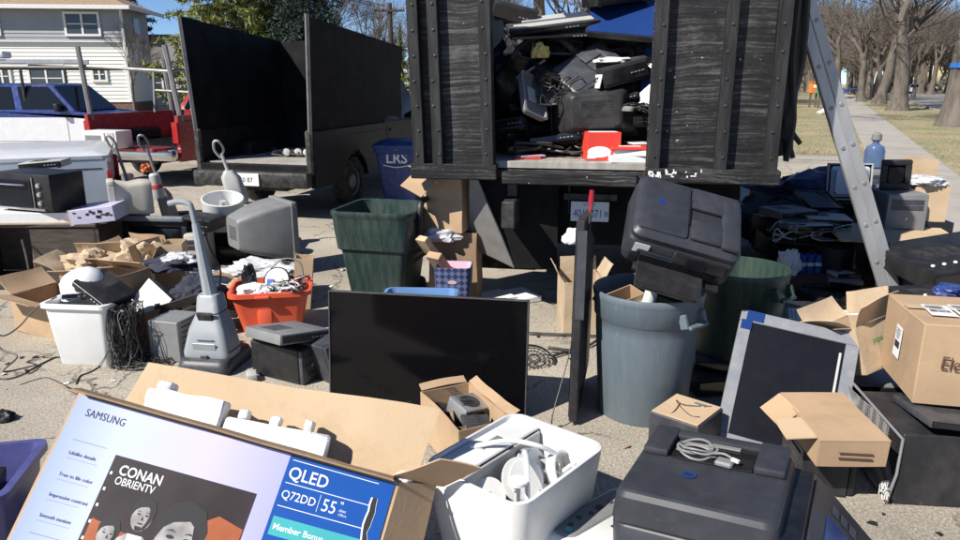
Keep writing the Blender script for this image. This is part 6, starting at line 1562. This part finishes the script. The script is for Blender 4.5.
tangle('white cord loops over the front rim of the red tub', rt_m @ V((.02,-.10,.29)),(.14,.05,.05),8,.005,'cable_white',6)
wad('pale paper wad in the left of the red tub', rt_m @ V((-.12,-.06,.27)),(.10,.08,.05),'paper','crumpled_paper','paper',seed=7)
tag(MB().tube([rt_m @ V(p) for p in ((.22,.14,.30),(.20,.16,.44),(.08,.18,.47),(-.02,.17,.40))],.006,6,smooth=6).build('wire_arc','cable_grey'),'thin grey wire arching over the back of the red tub','wire')
# desktop units right of cleaner
q = G(285,388,0)
tower('black desktop computer lying under the grey topped unit',(q.x-.05,q.y+.20,0),(0,0,62),(.17,.38,.22),'black_plastic','charcoal_plastic')
slab('grey topped flat desktop unit lying askew on the black computer',(q.x-.02,q.y+.20,.235),(-4,9,50),(.36,.36,.07),'grey_plastic','desktop_case','computer',True,'charcoal_plastic')
tower('rounded black tower leaning right of the grey topped unit',(q.x+.20,q.y+.22,0),(-4,-12,50),(.17,.34,.26),'charcoal_plastic','charcoal_plastic')
slab('small light grey adapter at the foot of the black computer', G(252,380,0),(0,0,20),(.06,.10,.05),'light_grey_plastic','adapter','adapter',False)
# tube television seen from its side
a = crt('big grey tube television turned away, standing right of the white drum', (-1.84,6.66,.10),(0,0,128),.54,.54,.46,'grey_plastic',base=True,name='tube_television',cat='television',bez=.06)
slab('dark low player under the grey tube television', (-1.98,6.78,0),(0,0,38),(.50,.44,.10),'black_plastic','disc_player','player')
a = T('white_drum','white open drum standing left of the grey tube television','drum',(-2.55,6.98,.38),(14,6,0))
MB().lathe([(.001,0),(.19,0),(.195,.01),(.195,.27),(.20,.28),(.192,.285),(.182,.28),(.18,.05),(.001,.05)],40).build('drum','white_plastic',a,50); MB().lathe([(.001,.0),(.035,0),(.03,.2),(.001,.2)],16,TM((0,0,.05))).build('agitator','light_grey_plastic',a)
slab('black receiver under the white drum', (-2.50,7.05,0),(0,0,12),(.42,.40,.18),'black_plastic','receiver','receiver'); slab('dark grey player stacked under the white drum', (-2.50,7.05,.182),(0,0,-6),(.44,.38,.13),'black_plastic_dusty','receiver','receiver')
upright_pole('pale upright vacuum with a loop handle behind the white drum', V((-2.52,7.45,.42)), V((-2.68,7.43,1.04)),m='light_grey_plastic',rot=10,body=(.36,.34,.12),bm_='bluegrey_vac')
slab('black unit under the pale upright vacuum',(-2.52,7.47,0),(0,0,4),(.5,.42,.415),'black_plastic_dusty','receiver','receiver')
upright_pole('thin grey stick vacuum before the red pickup, left one', V((-3.78,7.9,.1)), V((-3.98,7.85,1.06)),m='steel',rot=-10)
upright_pole('grey upright vacuum with an open loop handle, right of the stick vacuum', V((-3.35,7.7,.1)), V((-3.55,7.65,1.08)),m='steel',rot=12)
a = T('white_canister','pale cylinder canister standing between the two stick vacuums','canister',P(159,196,7.4)+V((0,0,-.02)),(0,-6,0)); MB().lathe([(.001,0),(.055,0),(.06,.01),(.055,.24),(.04,.26),(.001,.26)],20).build('body','light_grey_plastic',a); MB().lathe([(.061,.1),(.063,.12),(.06,.14)],20).build('band','ink_red',a)
# white microwave resting on the red tailgate
p = P(131,153,11.6); a = T('microwave','white microwave oven standing on the red tailgate','microwave',(p.x,p.y,p.z+.03),(0,0,-14))
a.location = (-6.22,12.05,.69); a.scale = (.82,.9,.95)
MB().box((.80,.42,.30),bev=.01,seg=2).build('case','white_plastic',a); MB().box((.52,.02,.26),(-.12,-.218,.02),bev=.008).build('door','white_satin',a); MB().box((.38,.004,.15),(-.13,-.230,.075)).build('door_window','grey_plastic',a); MB().box((.17,.012,.26),(.27,-.215,.02),bev=.004).build('control_panel','light_grey_plastic',a)
# big dark cabinet with cartons and oven on it
a = T('television_cabinet','wide dark brown cabinet carrying the white carton and the oven at the left edge','cabinet',(-3.88,6.20,0),(0,0,2))
MB().box((1.20,.55,.028),(0,0,.555),bev=.004).box((1.16,.50,.05),(0,0,.0),bev=.004).box((.028,.52,.50),(-.575,0,.05),bev=.003).box((.028,.52,.50),(.575,0,.05),bev=.003).box((.025,.50,.50),(.05,0,.05),bev=.003).box((1.12,.012,.50),(0,.25,.05)).build('carcass','wood_dark',a)
MB().box((.58,.01,.49),(.32,-.255,.055),bev=.002).build('door','wood_dark',a)
tag(MB().panel([G(30,285,.02)+V((0,.1,0)),G(52,280,.02)+V((0,.1,0)),P(55,240,6.0),P(33,250,6.0)],.01,2,.006).build('brown_board','cardboard_worn'),'narrow brown board leaning on the dark cabinet','board')
tag(MB().tube([P(22,240,5.9),P(26,255,5.8),P(30,276,5.7)],.010,6,smooth=3).build('brown_stick','wood_dark'),'thin brown stick leaning on the dark cabinet','stick')
a = T('flat_carton','long flat white carton with a purple printed end on the dark cabinet','box',(-3.82,6.12,.585),(0,0,8))
MB().box((1.26,.40,.012),(-.05,0,0),rot=(0,1,0),bev=0).build('bottom','cardboard_pale',a); MB().box((1.16,.38,.085),(-.10,0,.012),rot=(0,1,0),bev=.003).build('carton_body','white_plastic',a)
ex_ = MB().box((.36,.40,.13),(.50,-.03,.0),rot=(0,-6,0),bev=.003).build('printed_end','box_purple',a)
mb = MB(); rn = random.Random(3)
for k in range(16): mb.box((rn.uniform(.015,.03),.002,rn.uniform(.01,.025)),(.35+.30*rn.random(),-.232,.035+.06*rn.random()),bev=0)
mb.build('print','ink',ex_); MB().box((.008,.40,.135),(.318,-.03,-.02),rot=(0,-6,0),bev=0).build('open_edge','cardboard_pale',a)
a = T('toaster_oven','black toaster oven with a glass door on top of the flat white carton','oven',(-3.82,6.15,.685),(0,1,-16))
MB().box((.58,.36,.31),(.01,0,.015),bev=.01,seg=2).build('case','black_plastic',a); MB().box((.38,.014,.22),(-.08,-.187,.05),bev=.004).build('door','lcd_dark',a)
MB().box((.012,.016,.27),(.125,-.188,.03)).build('trim','chrome',a); MB().box((.50,.018,.02),(-.02,-.186,.018),bev=.004).build('lower_rail','chrome',a)
MB().tube([(-.22,-.197,.235),(-.22,-.222,.235),(.06,-.222,.235),(.06,-.197,.235)],.008,8).build('handle','chrome',a)
for k in range(3): MB().lathe([(.022,0),(.018,.018),(.001,.020)],14,TM((.185,-.182,.08+k*.075),(90,0,0))).build('knob','silver',a)
mb = MB(); [mb.tube([(-.24,-.15+.0,.12+k*.05),(.08,-.15,.12+k*.05)],.003,5) for k in range(2)]; mb.build('rack','chrome',a)
for sx in (-1,1):
    for sy in (-1,1): pass
MB().box((.44,.28,.015),(-.02,0,0)).build('feet','rubber',a)
# pale flat unit on the oven
slab('pale silver player lying on the bed cover of the silver pickup', P(46,166,6.55)+V((0,0,-.02)),(0,-4,12),(.36,.26,.07),'light_grey_plastic','disc_player','player')
# monitors
a = crt('pale tube monitor turned sideways on the black television', (-3.36,6.38,.56),(0,-2,-62),.34,.34,.30,'beige_plastic',base=False,boxy=1)
a = crt('black television with a silver top strip under the pale monitor', (-2.98,6.38,.0),(0,0,-6),.62,.52,.40,'black_plastic',base=False,name='tube_television',cat='television')
MB().box((.60,.05,.05),(0,-.01,.525),bev=.015,seg=2).build('silver_strip','silver_plastic',a)
tower('old beige tower, dusty yellow, right of the black television',(-2.62,6.50,.0),(0,0,6),(.16,.40,.42),'beige_plastic','beige_plastic')
slab('black receiver on the old beige tower', (-2.60,6.55,.425),(0,6,-8),(.30,.30,.12),'black_plastic_dusty','receiver','receiver')
tower('black plastic crate like computer behind the carpet cleaner',(-2.55,7.6,.0),(0,0,20),(.40,.45,.40),'black_plastic','glossy_black')
# rear clutter before the silver and red trucks
slab('black appliance lying before the red pickup, left one', (-3.35,8.3,0),(0,0,20),(.6,.5,.25),'black_plastic','receiver','receiver')
slab('black appliance with an open white flap before the dark pickup', (-2.75,8.1,0),(0,0,-10),(.55,.45,.30),'black_plastic_dusty','receiver','receiver')
tag(MB().panel([V((-3.05,8.0,.36)),V((-2.70,7.9,.36)),V((-2.66,8.2,.40)),V((-3.0,8.3,.40))],.006,2,.01).build('white_sheet','paper'),'white sheet lying on the black appliance before the dark pickup','sheet')
wad('dark rubbish bag before the silver pickup', (-3.95,7.4,0),(.28,.22,.3),'bag_black','rubbish_bag','bag',seed=22)
wad('small orange copper motor on the clutter before the red pickup', P(146,172,7.7),(.06,.06,.05),'orange_print','motor','motor',seed=3)
# white boards and film behind red tub
tag(MB().panel([P(172,276,5.9),P(196,288,5.8),P(296,268,6.0),P(270,262,6.2)],.03,3,.004).build('white_board','white_plastic'),'long white board lying behind the red tub','board')
tag(MB().panel([G(196,300,.12),G(218,306,.12),G(238,285,.14),G(214,282,.14)],.02,3,.004).build('white_board','white_plastic'),'short white board behind the carpet cleaner handle','board')
wad('crumpled clear plastic film behind the red tub', P(262,274,5.75)+V((0,0,-.02)),(.26,.14,.08),'film','plastic_film','film',seed=5,amp=.4)
carton('small pale carton standing behind the right of the red tub', (-1.43,5.45,.0),(0,6,10),(.14,.16,.42),(None,)*4,'cardboard_pale',bulge=.004)
carton('low brown carton under the clear film', (-1.75,5.75,.0),(0,0,10),(.55,.36,.20),(150,None,None,160),'cardboard_worn',seed=8)
wad('orange brown crumpled paper left of the red tub',(-1.83,5.15,.10),(.12,.1,.12),'cardboard','crumpled_paper','paper',seed=13)
# white and grey monitor tilted
a = slab('white faced flat unit tilted up between the cartons at the left', P(160,308,4.85), (58,28,-30), (.26,.28,.13),'charcoal_plastic','receiver','receiver'); MB().box((.258,.278,.006),(0,0,.131),bev=.002).build('white_face','white_satin',a)
a = T('slatted_crate','dark brown slatted crate behind the grey tower','crate',(-2.02,4.86,0),(0,-14,20))
mb = MB()
for k in range(4):
    for s in (-1,1): mb.box((.40,.012,.06),(0,s*.14,.02+k*.08),bev=.002); mb.box((.012,.27,.06),(s*.20,0,.02+k*.08),bev=.002)
for sx in (-1,1):
    for sy in (-1,1): mb.box((.03,.03,.33),(sx*.178,sy*.118,0),bev=.002)
mb.box((.38,.26,.01)); mb.build('slats','wood_dark',a)
wad('grey rags heaped in the brown crate',(-2.02,4.86,.2),(.17,.11,.12),'fabric_navy','rags','rags',seed=4)
# cartons at left
carton('brown carton lying open at the left edge of the asphalt', (-3.10,4.95,0),(0,4,-24),(.44,.36,.26),(168,None,None,150),'cardboard',seed=1)
carton('pale carton with a paper label between hamper and tilted monitor', (-2.68,5.05,.05),(0,3,-10),(.36,.34,.34),(None,None,20,None),'cardboard_pale',seed=2)
MB().box((.06,.002,.10),(.10,-.176,.14)).build('paper_label','grey_print',bpy.data.objects['cardboard_box.'+'%03d' % 0] if 'cardboard_box.000' in bpy.data.objects else [o for o in bpy.data.objects if o.get('label','').startswith('pale carton with a paper')][0])
carton('worn brown carton crushed behind the cable tangle', (-2.36,4.76,0),(0,10,-30),(.30,.34,.28),(120,None,None,100),'cardboard_worn',seed=4,bulge=.015)
carton('open brown carton with raised flaps between hamper and cabinet', (-2.80,5.62,.0),(4,0,-20),(.38,.34,.36),(140,70,100,125),'cardboard',seed=14,bulge=.014)
carton('large crushed carton with ragged flaps behind the hamper', (-2.95,5.50,0),(0,0,8),(.62,.40,.32),(150,130,60,140),'kraft_paper',seed=9,bulge=.02)
wad('crumpled kraft paper over the crushed carton', (-3.10,5.48,.30),(.20,.14,.08),'kraft_paper','crumpled_paper','paper',seed=1,amp=.5)
wad('crumpled kraft paper standing up beside the cabinet', (-2.72,5.55,.32),(.16,.12,.12),'kraft_paper','crumpled_paper','paper',seed=2,amp=.5)
carton('small pale upright carton behind the striped bag', (-2.52,5.62,.0),(0,0,12),(.24,.2,.50),(None,)*4,'cardboard_pale',seed=3)
wad('dark and white striped bag on the pale carton', (-2.36,5.30,.36),(.22,.12,.06),'fabric_navy','cloth_bag','bag',seed=6,amp=.4)
wad('clear plastic lying on the dark striped bag', (-2.30,5.28,.42),(.12,.08,.04),'film','plastic_film','film',seed=16,amp=.4)
# white hamper
q = G(86,366,0)
a = T('white_hamper','white plastic hamper overflowing with cables, a helmet and a player','hamper',(q.x,q.y+.14,0),(0,0,-6))
HM = Matrix.Translation(a.location) @ Matrix.Rotation(R(-6),4,'Z')
MB().rings([(0,.165,.125,.03),(.01,.17,.13,.03),(.385,.205,.16,.04),(.39,.225,.18,.05),(.415,.225,.18,.05),(.417,.205,.16,.04),(.38,.20,.155,.04),(.01,.16,.12,.03)]).build('hamper','white_plastic',a,50)
a = T('white_helmet','white helmet lying on top of the hamper','helmet',HM @ V((-.06,.06,.47)),(10,-16,0))
MB().lathe([(.150,-.03),(.148,.02),(.13,.07),(.09,.105),(.04,.12),(.001,.123)],28,sq=(1,.8)).lathe([(.165,-.035),(.168,-.028),(.150,-.02)],28,sq=(1,.8)).build('shell','white_plastic',a,60); MB().rings([(-.01,.055,.02,.015),(.0,.055,.02,.015)],mx=TM((.06,-.10,.03),(60,0,20))).build('vent','rubber',a)
a = slab('black player with a chrome rim tilted on top of the hamper', HM @ V((.10,.02,.44)),(8,26,-24),(.30,.22,.06),'black_plastic','disc_player','player')
slab('silver gadget lying at the front of the hamper', HM @ V((-.03,-.08,.42)),(-14,4,30),(.16,.10,.04),'silver','radio','radio')
tangle('tangle of dark cables hanging down the right side of the hamper', HM @ V((.26,-.05,.0)),(.075,.11,.38),60,.0024,None,11,hang=40,mats=['cable_black','cable_black','cable_grey','cable_black'])
tangle('dark cables loose on the ground right of the hamper', HM @ V((.38,-.06,.0)),(.15,.12,.03),26,.003,'cable_black',12)
cable('long black cord with a plug looping left of the hamper', [HM @ V(p) for p in ((-.18,-.05,.43),(-.30,-.10,.36),(-.38,-.16,.26),(-.48,-.18,.20),(-.56,-.18,.22),(-.50,-.20,.12),(-.38,-.22,.08),(-.42,-.30,.01))]+[G(40,365),G(30,374),G(28,372)],.0055,plug=True)
cable('pair of black cords running from hamper foot to the plug', [G(30,370,.006),G(45,362,.006),G(58,357,.006),G(70,361,.006)],.005)
cable('black cord lying from the plug out to the left edge', [G(28,372,.006),G(16,377,.006),G(4,379,.006),G(-10,377,.006)],.004)
cable('short black cord lying right of the hamper foot', [G(100,366,.005),G(90,372,.005),G(80,376,.005),G(76,384,.005)],.004)
# ================================================================== the shaded heap right of the truck
def RP(px,py,Y,dz=0): p = P(px,py,Y); p.z = max(0,p.z+dz); return p
# back row
a = flatscreen('pale blue backed flat monitor facing away in the heap behind the ladder', RP(846,203,7.0),(6,0,172),.42,.36,'light_grey_plastic','lcd_dark',t=.04,name='flat_monitor',cat='monitor',back='paint_silver',stand=None)
a.location.z = .62
tower('black tower carrying the pale blue monitor', (RP(851,203,7.0).x,7.1,0),(0,0,20),(.40,.50,.61),'black_plastic')
a = tower('light grey metal tower in the heap right of the ladder', (RP(897,215,6.3).x,6.35,.38),(0,0,-6),(.34,.40,.43),'grey_plastic','grey_plastic')
slab('black base unit under the light grey metal tower',(RP(897,215,6.3).x,6.35,0),(0,0,4),(.50,.44,.375),'black_plastic','receiver','receiver')
crt('small black monitor standing on the light grey tower', (RP(896,190,6.3).x,6.32,.815),(0,-2,-20),.24,.27,.18,'black_plastic',base=False)
carton('pale carton standing behind the small black monitor', (RP(921,195,7.1).x,7.2,.55),(0,0,-8),(.26,.2,.46),(None,)*4,'cardboard_pale')
carton('kraft carton wrapped in clear film right of the light grey tower', (RP(926,215,6.7).x,6.75,.48),(0,0,-12),(.30,.3,.34),(10,None,10,None),'cardboard_pale',seed=4,bulge=.015)
wad('clear film on the kraft carton in the heap',(RP(926,186,6.7).x,6.7,.82),(.16,.14,.05),'film','plastic_film','film',seed=9)
wad('blue and black plastic heap right of the light grey tower',(RP(915,238,6.2).x,6.25,0),(.16,.14,.28),'tarp_blue','plastic_heap','plastic',seed=2,amp=.4)
a = T('water_jug','blue water jug with a dark cap standing beyond the ladder','jug',(RP(873,165,8.2).x,8.2,.80),0); a.scale = (.74,.74,.80)
MB().lathe([(.001,0),(.13,0),(.145,.02),(.145,.24),(.12,.30),(.05,.34),(.045,.38),(.001,.38)],24).build('bottle','jug_blue',a); MB().lathe([(.06,.38),(.075,.40),(.07,.47),(.03,.50),(.001,.50)],20).build('cap','grey_plastic',a)
tower('tall grey case under the blue water jug',(RP(873,165,8.2).x,8.2,0),(0,0,8),(.42,.42,.795),'grey_plastic','grey_plastic')
slab('white sheet metal cover lying left of the water jug', (RP(845,172,8.0).x,8.0,.52),(4,0,-6),(.9,.5,.03),'light_grey_plastic','metal_cover','cover',False)
tower('black case holding the sheet metal lid',(RP(845,172,8.0).x,8.05,0),(0,0,3),(.8,.45,.515),'black_plastic')
slab('long grey door panel lying across the back of the heap', (RP(800,170,8.3).x,8.3,.60),(0,2,-4),(1.0,.5,.03),'light_grey_plastic','door_panel','panel',False)
tower('dark cabinet under the long door panel',(RP(800,170,8.3).x,8.35,0),(0,0,0),(.9,.5,.595),'black_plastic')
# dark blue crumpled tarp and plastic
wad('crumpled dark blue tarp over the heap behind the black truck',(RP(812,178,7.3).x,7.3,.50),(.62,.28,.20),'tarp_blue','tarp','tarp',seed=3,amp=.5)
wad('dark rubbish bag under the blue tarp',(RP(800,205,7.2).x,7.25,0),(.55,.35,.42),'bag_black','rubbish_bag','bag',seed=31)
wad('blue and white plastic bag in the heap left of the ladder',(RP(812,188,6.9).x,6.85,.48),(.10,.08,.06),'jug_blue','plastic_bag','bag',seed=32,amp=.5)
items = [('black receiver on the left of the shaded heap',785,205,6.5,(.42,.36,.15),10,.40,'black_plastic'),('dark grey receiver under the black one in the shaded heap',788,215,6.5,(.44,.38,.2),-6,.19,'black_plastic_dusty'),
 ('long charcoal console across the middle of the shaded heap',818,225,6.3,(.52,.32,.15),-3,.34,'charcoal_plastic'),('black box under the long charcoal console',826,240,6.3,(.50,.40,.33),4,.0,'black_plastic'),
 ('lowest black receiver on the left of the shaded heap',786,240,6.6,(.5,.4,.18),3,.0,'black_plastic'),
 ('black cube like box behind the ladder foot',862,235,6.2,(.36,.36,.40),12,.0,'black_plastic'),('dark lid sloping behind the ladder foot',868,218,6.15,(.36,.3,.05),8,.42,'charcoal_plastic'),
 ('low black player in the shade at the heap foot',838,262,5.7,(.46,.34,.10),-12,.0,'black_plastic_dusty')]
for (lab,px,py,Y,s,r_,z,m) in items: slab(lab,(RP(px,py,Y).x,Y,z),(0,0,r_),s,m,'receiver','receiver')
a = allinone('black printer half buried behind the blue tarp', (RP(806,200,6.7).x,6.9,.42),(8,6,30),(.36,.30,.2),'charcoal_plastic',tray=False)
carton('reddish brown carton low on the left of the shaded heap', (RP(815,258,5.95).x,5.95,0),(0,0,-6),(.55,.30,.13),(10,None,10,None),'cardboard_dark',seed=5)
wad('white crumpled bag on the reddish brown carton',(RP(793,240,5.9).x,5.95,.14),(.08,.07,.13),'paper','paper_bag','bag',seed=41,amp=.4)
a = T('spray_cans','dark carton holding blue and white cans on the reddish brown carton','cans',(RP(818,245,5.9).x,5.98,.14))
a['label'] = 'six pack of dark blue cans with white tops on the reddish carton'
for k in range(6): o = MB().lathe([(.001,0),(.03,0),(.031,.01),(.031,.15),(.02,.165),(.001,.167)],14,TM((-.075+(k%3)*.068,(k//3)*.07,0))).build('can','ink_blue',a); MB().lathe([(.0315,.07),(.0315,.10)],14,TM((-.075+(k%3)*.068,(k//3)*.07,0))).build('white_band','ink_white',o)
tangle('dark cables strewn over the shaded ground left of the ladder',(RP(815,275,0.1+5.2).x,5.35,0),(.42,.28,.05),34,.005,'cable_black',21)
tangle('grey and white wires curling in the shade behind the green can',(RP(785,292,4.8).x,4.85,0),(.16,.14,.10),9,.004,'cable_white',22)
tangle('black cables on the asphalt between heap and lettered carton',(2.55,5.4,0),(.40,.35,.05),26,.005,'cable_black',23)
slab('grey console lying flat in the shade before the heap',(RP(838,285,5.0).x,5.15,0),(0,0,-8),(.52,.30,.07),'black_plastic_dusty','disc_player','player')
slab('black flat unit beside the ladder foot',(RP(870,282,5.1).x-.05,5.55,0),(0,0,14),(.40,.32,.10),'black_plastic','disc_player','player')
# flat brown carton and big black printer at the right edge
tag(MB().box((1.0,.60,.02),bev=.002,sub=4).wobble(.008,3).xf(TM((3.55,6.0,.47),(4,2,-10))).build('flattened_carton','cardboard_pale'),'flattened pale carton lying at the right edge','cardboard')
slab('black unit under the flattened pale carton',(3.62,6.02,0),(0,0,-6),(.9,.5,.45),'black_plastic','receiver','receiver')
a = slab('wide black television console sloping at the right edge',(3.52,5.15,.40),(10,-4,16),(.95,.55,.15),'black_plastic','console','console')
tower('black base under the wide sloping console',(3.56,5.25,0),(0,0,14),(.80,.50,.40),'black_plastic')
mb = MB(); [mb.lathe([(.014,0),(.012,.01),(.001,.011)],10,TM((-.40+k*.10,-.18,.159))) for k in range(3)]; mb.build('white_studs','white_plastic',a)
tag(wad('blue plastic bag at the right edge behind the lettered carton',(3.05,4.42,.42),(.10,.08,.04),'cart_blue','plastic_bag','bag',seed=51),None)
slab('black unit under the blue plastic bag',(3.0,4.45,0),(0,0,8),(.5,.4,.42),'black_plastic','receiver','receiver')
# small litter
rnd = random.Random(77); mb = MB()
for k in range(700):
    x = rnd.uniform(-5,4); y = rnd.uniform(2.6,9); s = rnd.uniform(.003,.011)
    mb.box((s*rnd.uniform(.6,2),s,s*.5),(x,y,.0),rot=(rnd.uniform(-20,20),rnd.uniform(-20,20),rnd.uniform(0,180)),bev=0)
tag(mb.build('grit','cardboard_worn',None,0),'loose grit and crumbs scattered over the asphalt','grit',kind='stuff')

slab('black case under the film wrapped kraft carton',(RP(926,215,6.7).x,6.78,0),(0,0,-5),(.42,.40,.475),'black_plastic','electronics_case','case')
slab('dark case under the pale carton of the shaded heap',(RP(921,195,7.1).x+.03,7.25,0),(0,0,5),(.40,.36,.545),'charcoal_plastic','electronics_case','case')
for k,(lab,px,py,Y,s,r_,z,m) in enumerate((('grey player on top of the black receiver, left of the shaded heap',790,192,6.4,(.38,.32,.08),16,.56,'grey_plastic'),
 ('beige desktop unit lying askew above the charcoal console',828,205,6.25,(.36,.30,.10),-14,.50,'beige_plastic'),('small white adapter on the shaded heap near the ladder',852,212,6.0,(.12,.10,.05),20,.42,'white_plastic'),
 ('silver player edge on in the middle of the shaded heap',806,222,6.1,(.34,.28,.07),8,.50,'silver'),('grey box low at the foot of the shaded heap',848,248,5.8,(.26,.24,.16),-18,0,'grey_plastic'),
 ('light grey modem on the low grey box of the shaded heap',846,240,5.8,(.18,.14,.04),10,.165,'light_grey_plastic'),('tall black receiver right of the dark can cartons',842,228,6.0,(.30,.26,.38),22,.0,'black_plastic_dusty'))):
    slab(lab,(RP(px,py,Y).x,Y,z),(0,0,r_),s,m,'receiver' if 'adapter' not in lab and 'modem' not in lab else 'adapter','receiver' if 'adapter' not in lab and 'modem' not in lab else 'adapter')
flatscreen('black flat monitor lying face up on the shaded heap',(RP(822,195,6.7).x,6.55,.62),(-62,4,20),.40,.28,t=.03,bez=.015,name='flat_monitor',cat='monitor')
tangle('white and grey cables draped over the shaded heap',(RP(808,215,6.1).x,6.05,.42),(.32,.10,.16),14,.004,None,44,mats=['cable_white','cable_grey','cable_black'])

# scraps on the asphalt
rnd = random.Random(91)
def scatter(n, make, label, cat, grp, spots):
    first = None
    for k in range(n):
        cx, cy, sp = rnd.choice(spots); x = cx+rnd.gauss(0,sp); y = cy+rnd.gauss(0,sp*.7)
        o = make() if first is None else first.copy()
        if first is None: first = o
        else: COL.objects.link(o)
        o.location = (x,y,.002); o.rotation_euler = (R(rnd.uniform(-8,8)),R(rnd.uniform(-8,8)),rnd.uniform(0,6.28)); o.scale = [rnd.uniform(.5,1.6)]*3
        tag(o, label, cat, grp)
spots_ = [(-1.6,3.9,.35),(.3,3.4,.4),(.6,4.4,.5),(-2.9,4.2,.4),(-.2,6.3,.8),(1.3,4.6,.6),(-1.2,6.2,.5),(.55,2.9,.25),(1.75,2.5,.2)]
scatter(34, lambda: MB().prism([(0,0),(.028,.004),(.022,.02),(.006,.016)],.004).build('plastic_shard','black_plastic'),'small black plastic shard lying on the asphalt','shard','black shards littering the asphalt',spots_)
scatter(26, lambda: MB().panel([V((0,0,.004)),V((.035,.003,.002)),V((.03,.025,.008)),V((.004,.022,.002))],.001,3,.01).build('paper_scrap','paper'),'small white paper scrap lying on the asphalt','scrap','paper scraps littering the asphalt',spots_)
scatter(30, lambda: MB().panel([V((0,0,.003)),V((.03,-.004,.008)),V((.045,.014,.002)),V((.006,.018,.006))],.001,3,.02).build('dry_leaf','cardboard_worn'),'dry brown leaf lying on the asphalt','leaf','dry leaves on the asphalt',spots_+[(-3.5,3.6,.5),(.2,2.6,.3)])
